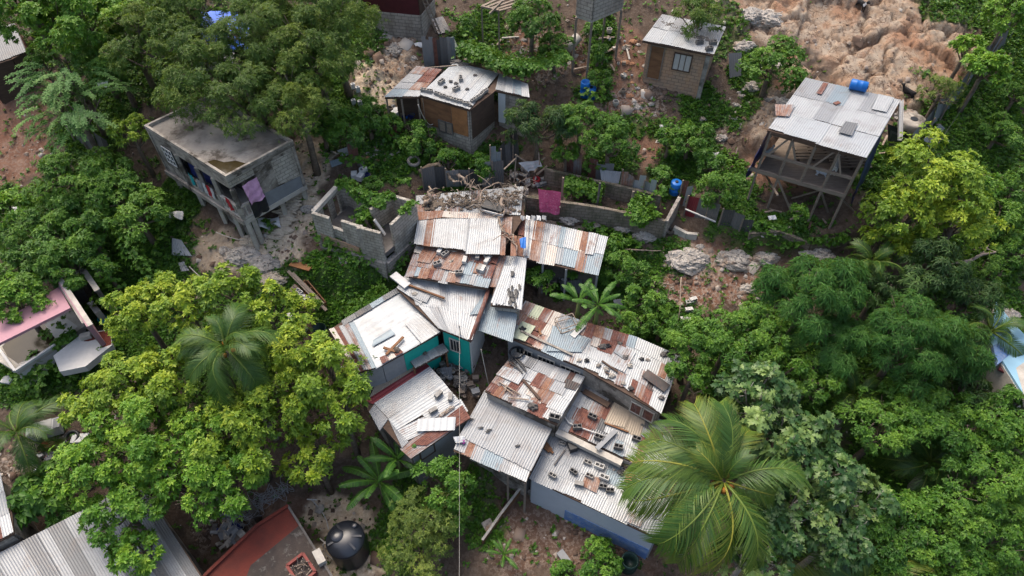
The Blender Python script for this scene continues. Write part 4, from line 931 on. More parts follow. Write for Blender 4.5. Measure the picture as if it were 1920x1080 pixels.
# ================================================================== walled pen
def gwall(name, label, pts, ht, mat='blkc', th=.18, cop=None, cat='wall', step=0):
    h = thing(name, label, cat, G(*pts[0])); P = [G(*p) for p in pts]
    for i, (a, b) in enumerate(zip(P, P[1:])):
        za, zb2 = tz(a.x, a.y), tz(b.x, b.y); MB().wall(a, b, za+ht-.003*i, zb2+ht-.003*i, min(za, zb2)-.8, min(za, zb2)-.8, th-.004*i).build('wall', M[mat], h)
        if cop: MB().bar(Vector((a.x, a.y, za+ht+.02)), Vector((b.x, b.y, zb2+ht+.02)), th+.04, .05).build('coping', M[cop], h)
    return h
gwall('block_wall', 'long brown block wall stepping down in front of the pens', [(985, 402), (1050, 412), (1115, 421), (1180, 434), (1240, 446)], 1.35, 'blkd')
gwall('block_wall', 'mossy block wall at the back of the pens under the trees', [(1020, 342), (1090, 358), (1178, 378), (1235, 392)], 1.0, 'blkd')
gwall('block_wall', 'short end wall closing the pens on the right', [(1242, 446), (1266, 402)], 1.3, 'blkc')
gwall('block_wall', 'short block stub beside the shaded yard left of the pink cloth', [(955, 372), (990, 378)], .9, 'blkc')
for i, (u, v) in enumerate(((1052, 400), (1118, 410), (1178, 425))):
    p = G(u, v-12); tag(MB().bar(p, p+Vector((0, 0, 2.1)), .1).build('post', M['wood' if i != 1 else 'concd']), '%s thin post standing in the pens' % ('leftmost', 'middle', 'rightmost')[i], 'post', 'posts standing in the pens')
gwall('low_wall', 'curved low concrete wall beside the red metal sheet', [(1262, 434), (1285, 446), (1305, 448)], .4, 'concl')
gwall('retaining_wall', 'dark retaining wall below the grassy terrace of the stilt house', [(1398, 452), (1450, 458), (1520, 456), (1590, 446)], .12, 'blkd', .3)
gwall('fence_wall', 'narrow kerb wall running down the bare yard', [(984, 912), (940, 970), (905, 1020)], .5, 'ply', .08, 'concl')
gwall('plinth_wall', 'thin white pipe topped footing along the blue house', [(990, 925), (1050, 958), (1120, 992)], .3, 'concd', .1, 'concl')
gwall('mossy_wall', 'pale ruined wall bit showing through leaves beside the teal bucket', [(185, 588), (200, 607)], 1.0, 'white', .3)
# metal sheet fences --------------------------------------------------
def sfence(name, label, px, hts, codes, lean=.0, wid=None, cat='fence', post=True):
    h = thing(name, label, cat, G(*px[0])); n = len(codes); P = [G(*p) for p in px]
    tot = [0]; 
    for a, b in zip(P, P[1:]): tot.append(tot[-1]+(b-a).length)
    def at(t):
        s = t*tot[-1]
        for i in range(len(P)-1):
            if s <= tot[i+1]+1e-6: return P[i].lerp(P[i+1], (s-tot[i])/max(1e-6, tot[i+1]-tot[i]))
        return P[-1]
    for i, c in enumerate(codes):
        if c == '.': continue
        a, b = at(i/n), at((i+1.08)/n if i < n-1 else 1); a.z = tz(a.x, a.y); b.z = tz(b.x, b.y)
        nr = Vector((-(b-a).y, (b-a).x, 0)).normalized(); ht = hts+rng.uniform(-.25, .25); l = nr*(lean+rng.uniform(-.12, .12)); u = Vector((0, 0, 1))
        corr([a+u*ht+l, b+u*(ht+rng.uniform(-.12, .12))+l, b-u*.25, a-u*.25], n=nr, pitch=.11).build('sheet', SHEET[c](), h, True)
        if post and i % 2 == 0: MB().bar(a-u*.2, a+u*(ht+.1), .07).build('post', M['wood'], h)
    return h
sfence('sheet_metal_fence', 'grey and rusty sheets fencing the pens below the mango tree', [(1060, 318), (1110, 338), (1160, 350)], 1.5, 'Rr.Rgg.')
sfence('sheet_metal_fence', 'pale upright sheets between rusty ones right of the pens', [(1160, 368), (1222, 386)], 1.6, 'orWWgW')
sfence('sheet_metal_fence', 'dark sheets lining the yard behind the dead branches', [(795, 356), (850, 352), (905, 350), (945, 345)], 1.4, 'GdgGdgG')
sfence('sheet_metal_fence', 'two tall blue grey sheets standing above the dead branches', [(921, 345), (940, 344)], 2.4, 'bb')
sfence('sheet_metal_fence', 'rusty sheet with a silver edge beside the blue drum', [(1270, 382), (1290, 386)], 1.5, 'Rw')
sfence('sheet_metal_fence', 'red sheet and grey sheets with a long white pole across', [(1282, 402), (1302, 408), (1342, 418)], 1.4, 'mGG')
sfence('sheet_metal_fence', 'dark low sheets stepping down below the vine tree', [(1345, 428), (1400, 452)], 1.0, 'dGd')
sfence('sheet_metal_fence', 'long grey sheet fence climbing behind the cistern at far right', [(1700, 300), (1725, 268), (1752, 235), (1790, 195), (1830, 140), (1885, 85)], 1.5, 'gGdgGbGgdGgG', .3)
sfence('sheet_metal_fence', 'line of dark sheets below the feathery tree at left', [(140, 262), (165, 280), (215, 312)], 1.4, 'dGGgGd', .3)
sfence('sheet_metal_fence', 'dull sheets leaning beside the grey shed at top left', [(28, 120), (48, 150), (60, 160)], 1.2, 'Gdw', .3)
sfence('sheet_metal_fence', 'crooked dark sheets under the torn white canvas', [(940, 330), (955, 312), (975, 298)], 1.7, 'dGd', .2)
sfence('sheet_metal_fence', 'few dark sheets fencing beside the striped roof house', [(700, 245), (745, 265)], .9, 'gdR', .2)
MBf = MB().bar(G(1285, 392, 1.2), G(1342, 416, 1.2), .06); tag(MBf.build('white_pole', M['white']), 'long white pole lying across the red and grey sheets', 'pole')
# loose metal sheets
def loose(px, code, label, h0=.15, h1=.15, pitch=.11, name='metal_sheet', sag=0.):
    c = [G(*p, h0 if i < 2 else h1) for i, p in enumerate(px)]; n = (c[1]-c[0]).cross(c[3]-c[0]).normalized()
    if n.z < 0: n = -n
    return tag(corr(c, n=n, pitch=pitch, sag=sag).build(name, SHEET[code](), None, True), label, 'metal sheet')
loose([(810, 36), (830, 30), (845, 58), (822, 64)], 'c', 'pale rusty sheet lying below the wooden ladder', .3, .1)
loose([(828, 74), (850, 68), (860, 92), (842, 100)], 'n', 'greenish sheet lying on the slope above the metal fence', .5, .2)
loose([(1366, 100), (1391, 98), (1390, 142), (1368, 146)], 'G', 'dark grey corrugated sheet leaning beside the round green tree', .8, .1)
loose([(322, 446), (340, 450), (360, 480), (322, 478)], 'w', 'upper of two pale sheets lying beside the vine wall', .3, .1)
loose([(334, 493), (345, 490), (355, 507), (340, 509)], 'g', 'small pale corrugated scrap below the pair of sheets')
loose([(618, 302), (640, 296), (644, 306), (622, 314)], 'b', 'bluish scrap of sheet near the ruin vines', .2, .1)
loose([(632, 282), (652, 275), (656, 290), (640, 294)], 'w', 'white scrap of sheet propped near the ruin', .5, .1)
loose([(648, 262), (668, 258), (672, 290), (655, 294)], 'R', 'rusty red sheet propped behind the white scrap', .9, .1)
loose([(1125, 318), (1165, 322), (1160, 344), (1128, 342)], 'g', 'horizontal corrugated panel hung at the back of the pens', 1.1, .7)
loose([(1730, 262), (1762, 232), (1772, 240), (1740, 278)], 'g', 'silver sheet lying on the fence line behind the cistern', .9, .5)
loose([(1050, 528), (1090, 524), (1096, 552), (1052, 545)], 'd', 'dark corrugated sheet under the eave by the banana plant', .7, .3)
loose([(1150, 562), (1166, 560), (1168, 572), (1152, 574)], 'g', 'small silver scrap half hidden in shrubs', .5, .4)
loose([(826, 690), (846, 688), (848, 708), (830, 710)], 'g', 'grey sheet leaning by the ladder heap', .7, .2)
loose([(30, 760), (60, 752), (72, 770), (36, 782)], 'G', 'dark grey corrugated cover near the small palm', .9, .6)
# torn white canvas with poles
cn = cloth([G(972, 305, 1.5), G(1012, 300, 1.4), G(1016, 312, 1.1), G(990, 322, 1.0)], 'canvas', M['wplast'], None, wave=.08, label='torn white canvas strung over the yard', cat='canvas')
for a, b in (((968, 290), (964, 342)), ((966, 290), (985, 302)), ((945, 318), (968, 296)), ((1010, 286), (1012, 310)), ((1016, 300), (1022, 296)), ((1002, 322), (1008, 315))):
    tag(MB().bar(G(*a, 1.9), G(*b, .6 if b[1] > 310 else 1.6), .06).build('timber_pole', M['wood']), 'thin timber pole propping the torn white canvas', 'pole', 'poles around the canvas')
yp = G(1050, 412).y-.42
cloth([at_y(1009, 354, yp), at_y(1052, 360, yp), at_y(1049, 402, yp), at_y(1012, 396, yp)], 'pink_cloth', M['pinkc'], None, wave=.06, label='bright pink patterned cloth hung over the pen wall', cat='cloth')
tag(MB().bar(G(1050, 388, .0), G(1050, 388, 2.4), .08).build('post', M['wood']), 'wooden post carrying the pink cloth', 'post')
# ================================================================== small things
def hollow_block_mesh():
    mb = MB(); 
    for y in (-.085, .085): mb.box((0, y, .1), (.4, .035, .2))
    for x in (-.183, 0, .183): mb.box((x, 0, .1), (.034, .134, .198))
    mb.box((0, 0, .012), (.33, .134, .02)); return mb
BLK = None
BM = [stone('block_grey', (.30, .29, .27), (.19, .18, .17), None, 5.), stone('block_dark', (.15, .145, .14), (.08, .078, .075), None, 5.), stone('block_pale', (.52, .51, .48), (.40, .39, .37), None, 5.)]
_bm = {}
def block(pl, u, v, rz, label, group, tone=0, up=False, s=1., lift=.035):
    if tone not in _bm:
        o = hollow_block_mesh().build('concrete_block', BM[tone], None, origin=(0, 0, 0)); _bm[tone] = o; used = False
    else: used = True
    o = _bm[tone]
    if used: o = o.copy(); COL.objects.link(o)
    p = pl.at(u, v, lift) if isinstance(pl, PL) else G(u, v, .02)
    o.location = p if not up else p+Vector((0, 0, .1*s)); o.rotation_euler = (pi/2, 0, rz) if up else (rng.uniform(-.04, .04), rng.uniform(-.04, .04), rz); o.scale = (s, s, s); return tag(o, label, 'concrete block', group)
pA = PL(881, 206, 3.15, .0, -.02)
for u, v in ((795, 172), (806, 174), (820, 179), (830, 183), (842, 187), (851, 190), (862, 193), (874, 197)): block(pA, u, v, -.35+rng.uniform(-.2, .2), 'grey hollow block in the row along the front edge of the white shack roof', 'blocks along the front edge of the white roof', 0, False, .85)
for u, v in ((888, 191), (897, 185), (903, 180), (910, 174)): block(pA, u, v, .9+rng.uniform(-.2, .2), 'grey hollow block in the line along the right edge of the white shack roof', 'blocks along the right edge of the white roof', 0, False, .85)
for u, v, l in ((828, 157, 'left'), (864, 151, 'upper right'), (856, 170, 'lower middle')): block(pA, u, v, rng.uniform(0, 3), 'lone hollow block in the %s of the white shack roof' % l, 'lone blocks on the white roof')
for u, v, r, l in ((855, 117, .22, 'dark soil heap at the back corner of the white roof'), (870, 122, .2, 'second dark soil heap at the back of the white roof')):
    tag(MB().blob(pA.at(u, v, .04), r, int(u), 2, .4, (1.6, .8, .4)).build('debris_heap', M['concd']), l, 'debris')
STN = [M['concd'], M['black'], M['conc']]
def stone_at(pl, u, v, r, label, group=None, m=None, sq=(1, .8, .6)):
    p = pl.at(u, v, .05) if isinstance(pl, PL) else G(u, v, 0); return tag(MB().blob(p+Vector((0, 0, r*.2)), r, int(u*3+v), 2, .28, sq).build('stone', m or rng.choice(STN)), label, 'stone', group)
for u, v in ((845, 155), (855, 158), (835, 165), (876, 169), (891, 143), (882, 200)): stone_at(pA, u, v, .11, 'small dark stone scattered on the white shack roof', 'stones on the white roof', M['concd'])
pB = PL(830, 520, 2.45, .0, .07)
for u, v, r, t_, up in ((822, 473, 1.2, 2, 1), (835, 480, .8, 0, 0), (868, 491, 1.4, 2, 1), (892, 484, 1.5, 0, 1), (910, 491, 1.1, 2, 1), (915, 484, .6, 0, 0), (896, 505, 1.2, 0, 1), (902, 507, 1.2, 2, 1), (861, 515, .1, 0, 0), (820, 498, .4, 0, 0)):
    block(pB, u, v, r, 'hollow concrete block scattered on the rust patched roof row', 'blocks on the rust patched roof', t_, bool(up), 1., .06)
stone_at(pB, 850, 470, .2, 'long grey stone at the upper edge of the rust patched roof', None, M['conc'], (1.6, .7, .6)); stone_at(pB, 846, 492, .12, 'small grey stone in the middle of the rust patched roof', None, M['conc'])
pH = PL(1270, 95, 3.1, .0, .02)
for u, v in ((1311, 83), (1336, 84), (1329, 95)): block(pH, u, v, .2, 'dark block near the right corner of the block hut roof', 'blocks on the hut roof', 1)
mb = MB()
for k in range(90): 
    s = k/90; mb.blob(pH.at(1238+100*s+rng.gauss(0, 2), 38+40*s**.8+rng.gauss(0, 3), .03), rng.uniform(.05, .13), k, 1, .3, (1, 1, .3))
tag(mb.build('leaf_litter', M['concd']), 'dark streak of leaf litter across the block hut roof', 'leaf litter', None, 'stuff')
pC = PL(1160, 720, 2.9, .0, .05)
for i, (u, v, r) in enumerate(((980, 619, .17), (1162, 645, .13), (1203, 675, .12), (1214, 676, .11), (1122, 687, .13), (1137, 694, .15), (1147, 706, .17), (1168, 720, .12), (1183, 729, .13), (1244, 667, .2), (1257, 666, .2), (1180, 688, .15), (1240, 747, .14), (1086, 677, .12), (1100, 677, .13), (1172, 672, .18), (1130, 652, .2), (1140, 650, .16))):
    stone_at(pC, u, v, r, 'dark stone weighing down the patchwork roof', 'stones on the patchwork roof')
def bar_on(pl, a, b, w, label, m='wood', name='timber_bar', cat='bar', lift=.12, h=None):
    return tag(MB().bar(pl.at(*a, lift), pl.at(*b, lift), w, h or w*.6).build(name, M[m] if isinstance(m, str) else m), label, cat)
bar_on(pC, (976, 623), (1073, 668), .11, 'long dark bar lying along the lower edge of the patchwork roof', 'conc'); bar_on(pC, (1128, 679), (1158, 700), .08, 'dark angled bar in the middle of the patchwork roof', 'woodd'); bar_on(pC, (1151, 661), (1168, 673), .13, 'short white pipe beside a dark stone on the patchwork roof', 'offw'); bar_on(pC, (1150, 707), (1134, 700), .07, 'short dark rod low on the patchwork roof', 'woodd')
bar_on(pC, (1093, 612), (1073, 634), .28, 'white trough lying on the blue sheets of the patchwork roof', 'white', 'trough', 'trough', .12, .08); bar_on(pC, (1010, 618), (1014, 630), .1, 'short pink brown stick beside the green sheet', 'ply')
fr = thing('wire_frame', 'rusty wire cage frame lying on the patchwork roof', 'frame', pC.at(1061, 616, .1)); q = [pC.at(1040, 608, .15), pC.at(1072, 600, .2), pC.at(1082, 618, .15), pC.at(1052, 628, .12)]
for i in range(4):
    MB().bar(q[i], q[(i+1) % 4], .035).build('rail', M['dead'], fr); MB().bar(q[i], q[i]+Vector((0, 0, .35)), .03).build('upright', M['dead'], fr); MB().bar(q[i]+Vector((0, 0, .35)), q[(i+1) % 4]+Vector((0, 0, .35)), .03).build('rail', M['dead'], fr)
pD = PL(1000, 760, 2.55, .0, .05)
mb = MB()
for k in range(4): mb.tube([pD.at(969, 665, .15+.03*k)+Vector((cos(t_*.4)*(.32+.02*k), sin(t_*.4)*.32, 0)) for t_ in range(17)], .025, 5)
tag(mb.build('hose_coil', M['black']), 'coiled black hose at the top corner of the rust roof', 'hose')
for i, (a, b) in enumerate((((957, 676), (980, 704)), ((962, 672), (987, 700)), ((966, 671), (985, 692)), ((955, 684), (972, 694)))): tag(MB().bar(pD.at(*a, .18), pD.at(*b, .18), .06).build('metal_bar', M['black']), 'thin black metal bar leaning in the heap below the hose coil', 'bar', 'black bars below the hose coil')
bar_on(pD, (980, 714), (1012, 750), .12, 'dark pole lying diagonally down the rust roof', 'woodd', 'pole', 'pole')
for i, (a, b) in enumerate((((944, 728), (962, 742)), ((950, 724), (946, 738)), ((952, 748), (992, 752)), ((935, 718), (975, 742)))): tag(MB().bar(pD.at(*a, .13), pD.at(*b, .13), .05).build('stick', M['dead']), 'thin dead stick on the lower left of the rust roof', 'stick', 'sticks on the rust roof')
stone_at(pD, 999, 764, .24, 'large dark stone near the lower edge of the rust roof', None, M['concd']); block(pD, 1040, 787, -.3, 'dark block at the bottom right corner of the rust roof', None, 1, False, 1.3, .08)
pE = PL(1140, 835, 2.6, .0, .05)
for u, v in ((1110, 784), (1082, 804), (1122, 823), (1159, 841), (1193, 826)): block(pE, u, v, rng.uniform(-.5, .2), 'dark hollow block on the roof of the squeezed middle house', 'blocks on the middle house roof', 1, False, 1.05, .08)
tag(MB().tube([pE.at(1058, 784, .15), pE.at(1066, 795, .14), pE.at(1078, 801, .13), pE.at(1111, 812, .13), pE.at(1140, 822, .15)], .035, 6).build('white_pipe', M['white'], None, True), 'thin white pipe curving over the middle house roof', 'pipe')
bar_on(pE, (1118, 845), (1154, 810), .22, 'long pale plank jutting over the edge of the middle house roof', 'offw', 'plank', 'plank', .2, .06); bar_on(pE, (1133, 795), (1178, 812), .08, 'dark rail at the foot of the tan sheet', 'ply', 'rail', 'rail')
pF = PL(1100, 955, 2.7, .0, .05)
for u, v, t_, s in ((1036, 894, 0, 1), (1075, 887, 1, 1), (1101, 870, 0, 1), (1086, 906, 0, 1.1), (1105, 895, 0, 1.), (1130, 915, 1, 1), (1143, 922, 1, 1), (1157, 866, 0, 1.1), (1054, 834, 0, .8)): block(pF, u, v, rng.uniform(-.9, .3), 'grey block weighing down the long white roof above the blue wall', 'grey blocks on the long white roof', t_, s == 1.1, s*.9, .07)
for u, v, l in ((1123, 877, 'upper'), (1132, 898, 'lower')): block(pF, u, v, -.4, '%s of the two bright white blocks on the long white roof' % l, None, 2, False, 1.1, .07)
bar_on(pF, (1105, 845), (1143, 863), .12, 'dark bar lying near the top edge of the long white roof', 'woodd'); bar_on(pF, (1059, 845), (1039, 874), .06, 'thin pole with a hook lying on the long white roof', 'concd', 'pole', 'pole')
tag(MB().box(pF.at(1072, 841, .22), (.35, .45, .4), .3).build('vent_box', M['black']), 'black box vent standing on the long white roof', 'vent')
for a, b in (((1017, 832), (1037, 852)), ((1022, 830), (1034, 846)), ((1019, 840), (1030, 850))): tag(MB().bar(pF.at(*a, .14), pF.at(*b, .14), .11, .06).build('plank', M['ply']), 'reddish plank under the corner of the big grey roof', 'plank', 'reddish planks by the grey roof')
for k in range(14): stone_at(pF, rng.gauss(1176, 9), rng.gauss(893, 9), rng.uniform(.08, .22), 'broken brown rubble at the right end of the long white roof', 'rubble on the long white roof', rng.choice([M['concd'], M['conc'], M['clay']]))
pG = PL(790, 800, 2.75, .0, .06)
for u, v in ((820, 741), (841, 748), (811, 770)): block(pG, u, v, rng.uniform(0, 2), 'hollow block holding down the white sheets of the striped roof', 'blocks on the striped roof', 0, True, 1., .1)
for k in range(6): stone_at(pG, 828+k*4, 780-k*3, .12, 'pale stone in the line on the rusty part of the striped roof', 'stones on the striped roof', M['lime'])
pT = PL(870, 630, 3.1, -.02, .08); stone_at(pT, 778, 554, .16, 'grey stone near the white fascia of the teal house roof', None, M['conc']); stone_at(PL(740, 640, 2.9, 0, .05), 743, 659, .2, 'grey stone at the rusty edge of the blue white roof', None, M['conc']); stone_at(PL(805, 665, 1.9, 0, .02), 797, 664, .13, 'stone in the middle of the small awning', None, M['conc'])
for (u, v, up) in ((1297, 561, 1), (1292, 569, 0), (1290, 580, 1), (1281, 597, 1), (1293, 599, 1)): block(None, u, v, .2+rng.uniform(-.2, .2), 'pale hollow block standing among the leaves right of the banana plant', 'pale blocks in the shrubs', 2, bool(up))
for (u, v) in ((547, 592), (552, 600), (558, 606), (563, 612), (570, 618)): block(None, u, v, -.8+rng.uniform(-.3, .3), 'pale hollow block in the tumbled row above the green drum', 'pale blocks above the drum', 2, rng.random() < .5)
for (u, v) in ((1019, 336), (1016, 345)): block(None, u, v, .5, 'block lying in the yard beside the red bucket', 'blocks in the yard', 0, True)
# dead tree tangle on the back roof
pK = PL(860, 470, 2.3, .0, .10); r = random.Random(4)
def branch(pts, rad, label, group=None, m='dead', tw=4):
    o = [Vector(p) for p in pts]; mb = MB(); out = []
    for i in range(len(o)-1):
        for k in range(4): out.append(o[i].lerp(o[i+1], k/4)+Vector((r.uniform(-1, 1), r.uniform(-1, 1), r.uniform(-.5, .5)))*rad*.9)
    out.append(o[-1]); n = len(out); mb.tube(out, [rad*(1-.7*i/n) for i in range(n)], 7)
    for _ in range(tw):
        i = r.randrange(1, n-1); d = Vector((r.uniform(-1, 1), r.uniform(-1, 1), r.uniform(-.1, .4)))*r.uniform(.3, .9); mb.tube([out[i], out[i]+d*.5+Vector((0, 0, .08)), out[i]+d], [rad*.4, rad*.25, .012], 5)
    return tag(mb.build('dead_branch', M[m], None, True), label, 'dead branch', group)
branch([pK.at(792, 330, .4), pK.at(815, 322, .6), pK.at(838, 335, .5), pK.at(852, 352, .3)], .17, 'thick pale dead log at the left of the branch tangle', m='bark', tw=3)
branch([pK.at(850, 330, .4), pK.at(872, 345, .4), pK.at(888, 366, .3)], .11, 'second dead log leaning right in the tangle', m='dead')
branch([pK.at(800, 385, .2), pK.at(810, 378, .4), pK.at(806, 362, .5)], .14, 'broken white stump at the left of the tin strip', tw=2)
branch([pK.at(940, 385, .5), pK.at(946, 402, .3), pK.at(934, 420, .2), pK.at(944, 440, .2), pK.at(962, 446, .2), pK.at(969, 474, .15)], .09, 'pale forked branch hanging down over the white sheets', tw=7)
branch([pK.at(900, 392, .4), pK.at(905, 372, .7), pK.at(935, 356, .6)], .06, 'curved dead branch arching over the dark box', tw=4)
for k in range(46):
    u, v = r.uniform(830, 990), r.uniform(348, 398); a = r.uniform(0, 6.3); l = r.uniform(10, 30)
    branch([pK.at(u, v, r.uniform(.05, .5)), pK.at(u+cos(a)*l*.5+r.uniform(-6, 6), v+sin(a)*l*.3+r.uniform(-5, 5), r.uniform(.2, .7)), pK.at(u+cos(a)*l, v+sin(a)*l*.5, r.uniform(.05, .5))], r.uniform(.02, .055), 'thin dead branch in the tangle on the tin strip', 'dead branches on the tin strip', m=r.choice(['dead', 'dead', 'bark', 'barkl']), tw=3)
mb = MB()
for k in range(260): mb.blob(pK.at(r.uniform(795, 975), r.gauss(378, 9), .05), r.uniform(.04, .13), k, 1, .35, (1.3, 1, .5))
tag(mb.build('leaf_litter', M['bark']), 'brown litter and soil heaped under the dead branches', 'leaf litter', None, 'stuff')
bx = thing('dark_box', 'dark tilted box lying in the dead branches', 'box', pK.at(925, 396, .1)); o = Vector(bx.location); MB().box(o+Vector((0, 0, .15)), (1.1, .55, .3), -.35).build('box_body', M['black'], bx); MB().box(o+Vector((-.1, -.33, .12)), (1.3, .06, .12), -.35).build('trim', M['white'], bx); 
cloth([pK.at(974, 452, .2), pK.at(986, 450, .25), pK.at(986, 470, .15), pK.at(976, 468, .15)], 'rag', M['bluep'], None, nx=6, ny=6, wave=.06, label='bright blue rag on the rusty sheets beside the dead branch', cat='rag')
for k in range(5): cloth([pK.at(976+k*10, 408, .18), pK.at(984+k*10, 410, .2), pK.at(984+k*10, 417, .15), pK.at(976+k*10, 415, .15)], 'rag', M['wplast' if k % 2 else 'offw'], None, nx=5, ny=4, wave=.06, label='pale rag drying on the upper edge of the long lean-to', cat='rag', group='rags on the lean-to edge')
# boulders ---------------------------------------------------------------
def boulder(u, v, r, label, group=None, sq=(1.08, .74, .55), seed=None, m='lime', amp=.22):
    p = G(u, v); R_ = r/F*(p-CAM).dot(AX)*.92; n = 44; mm = 26; sd_ = seed or int(u+v*3); vs = []; fs = []
    for i in range(mm):
        for k in range(n):
            th = pi*i/(mm-1); t_ = 2*pi*k/n; vs.append((sin(th)*cos(t_), sin(th)*sin(t_), cos(th)))
    D = np.array(vs); q = D*1.7+sd_*1.37; e = (fbm(q[:, 0]+q[:, 2], q[:, 1]-q[:, 2]*.7, 5, sd_)-.5)*2.0+(fbm(q[:, 0]*3, q[:, 1]*3+q[:, 2]*3, 4, sd_+5)-.5)*.7
    c1, c2, _ = cell(q[:, 0]*1.2+q[:, 2], q[:, 1]*1.2, sd_); e -= .45*(1-sst(.0, .12, c2-c1)); e += (fbm(q[:, 0]*7+q[:, 2]*5, q[:, 1]*7, 4, sd_+2)-.5)*.5; e += .5*(cell(q[:, 0]*2.2, q[:, 1]*2.2+q[:, 2]*2, sd_+4)[2]-.5)
    V = D*(1+e*amp*1.15)[:, None]*np.array(sq)*R_+np.array([p.x, p.y, p.z-.12*R_])
    for i in range(mm-1):
        for k in range(n): k2 = (k+1) % n; fs.append((i*n+k, (i+1)*n+k, (i+1)*n+k2, i*n+k2))
    return tag(MB().add(V.tolist(), fs).build('boulder', M[m], None, False), label, 'boulder', group)
for a in ((1285, 487, 44, 'large pitted white boulder, leftmost of the big three below the pens'), (1380, 486, 37, 'pitted white boulder in the middle of the big three'), (1437, 480, 26, 'jagged grey white boulder, rightmost of the big three'), (1402, 540, 18, 'small white boulder just below the middle one'), (1313, 462, 9, 'small pale rock touching the largest boulder'),
          (1530, 475, 34, 'shaded grey boulder under the retaining wall'), (1208, 440, 24, 'pale boulder near the end wall of the pens'), (1168, 424, 22, 'pale rock below the long brown wall'), (1068, 408, 22, 'pale rounded boulder under the pink cloth'), (1110, 418, 18, 'dark streaked rock between pink cloth and long wall'), (1390, 556, 8, 'white stone under the small boulder'), (1420, 560, 9, 'brown stone right under the small boulder'),
          (1397, 85, 22, 'smooth grey rock right of the block hut'), (1352, 258, 14, 'pale rock on the grass below the hut'), (1318, 222, 9, 'orange rock on the grass in front of the hut'), (1405, 30, 30, 'grey cliff rock at the top edge'), (1445, 35, 34, 'grey cliff rock beside the big brown face'), (1450, 232, 38, 'long pale rock left of the stilt house'), (1460, 195, 34, 'orange rock behind the left of the stilt house'),
          (1890, 590, 26, 'bare rock above the blue house'), (1850, 500, 10, 'grey rock in weeds at the far right'), (1700, 215, 24, 'pale rock where the black goat stands'), (745, 92, 26, 'white crumbling rock below the maroon shack'), (720, 70, 16, 'white rock left of the crumbling one'), (770, 108, 14, 'smooth tan rock near the metal fence'),
          (455, 478, 34, 'pale grey rock under the corner stilt'), (496, 494, 32, 'pale rock beside the sandy path'), (425, 468, 16, 'upright pale rock under the concrete house'), (575, 392, 16, 'pale rock against the left wall of the ruin'), (1130, 55, 0, '')):
    if a[3]: boulder(*a)
for k in range(34):
    u, v = rng.gauss(965, 42), rng.gauss(100, 14); boulder(u, v, rng.uniform(3, 9), 'rough stone in the pile below the timber platform', 'stones below the platform', m=rng.choice(['lime', 'clay', 'lime']))
for k in range(26):
    u, v = rng.uniform(1160, 1230), rng.uniform(60, 220); boulder(u, v, rng.uniform(3, 10), 'orange stone on the slope left of the block hut', 'stones left of the block hut', m=rng.choice(['lime', 'clay']))
for k in range(18): boulder(rng.gauss(1460, 35), rng.gauss(150, 35), rng.uniform(8, 20), 'tan rock stepping down behind the round tree', 'rocks behind the round tree', m=rng.choice(['lime', 'clay']))
for k in range(14): boulder(rng.uniform(1370, 1420), rng.uniform(160, 240), rng.uniform(3, 8), 'small stone in the gully below the round tree', 'stones below the round tree')
for k in range(16): boulder(rng.uniform(690, 740), rng.uniform(270, 300), rng.uniform(3, 8), 'brown stone beside the tyre in the junk bank', 'stones by the tyre', m='clay' if k % 3 == 0 else 'lime')
for k in range(12): boulder(rng.uniform(1180, 1290), rng.uniform(530, 560), rng.uniform(2, 5), 'stone at the edge of the rubble bank', 'stones on the rubble bank')
# steps by the concrete house
M['cream'] = stone('cream_limestone', (.50, .43, .34), (.36, .30, .23), (.22, .18, .14), 3., bump=.05, bs=9.)
for a in ((515, 520, 30, 'sandy cream rock above the yellow trees'), (470, 450, 20, 'cream rock below the corner stilt')): boulder(*a, m='cream')
st = thing('stone_steps', 'rough pale stone steps climbing between the concrete house and the ruin', 'steps', G(545, 400))
for i in range(17):
    t_ = i/16; u = 568-46*t_+5*sin(i*1.9); v = 343+108*t_; p = G(u, v); MB().blob(p+Vector((0, 0, .24)), .44+.07*sin(i*2.3), i+3, 2, .2, (1.2, .36, .34)).build('step', M['cream'], st)
# tank and yard -----------------------------------------------------------
tk = thing('water_tank', 'big black plastic water tank standing on pale concrete', 'water tank', G(660, 1036)); o = Vector(tk.location)+Vector((0, 0, .02)); Rt_ = .86
tankm = NT('tank_plastic', .32); tankm.col((.016, .019, .026)); tankm.b.inputs['Specular IOR Level'].default_value = .6
prof = [(Rt_*.97, 0), (Rt_, .05)]+[(Rt_*(1+.012*(i % 2)), .12+i*.085) for i in range(18)]+[(Rt_*1.03, 1.66), (Rt_*1.03, 1.72), (Rt_*.97, 1.78), (Rt_*.8, 1.9), (Rt_*.55, 2.0), (Rt_*.3, 2.05), (.02, 2.06)]
MB().lathe(prof, o, 40).build('tank_body', tankm.m, tk, True); MB().lathe([(.3, 1.99), (.31, 2.06), (.27, 2.11), (.05, 2.12)], o+Vector((-.32, .05, -.02)), 24).build('manhole_lid', tankm.m, tk, True); MB().lathe([(.13, 1.9), (.13, 2.03), (.1, 2.05)], o+Vector((.38, .55, -.04)), 16).build('inlet_cap', tankm.m, tk, True)
for a in (-.75, .1, 2.2, 3.6): d = Vector((cos(a), sin(a), 0)); MB().bar(o+d*.35+Vector((0, 0, 2.03)), o+d*.78+Vector((0, 0, 1.93)), .09, .05).build('rib', tankm.m, tk)
MB().tube([G(600, 1010, .5), G(612, 1020, 1.5), G(620, 1010, 1.9)], .03, 6).build('pipe', M['white'], tk)
mb = MB(); P_ = [G(618, 1008, 1.4), G(605, 1022, 1.2), G(612, 1040, .4), G(628, 1052, .2), G(622, 1020, 1.3), G(618, 1008, 1.5)]; mb.tube(P_, .03, 6); tag(mb.build('hose', M['white'], None, True), 'white hose loop hanging at the left of the black tank', 'hose')
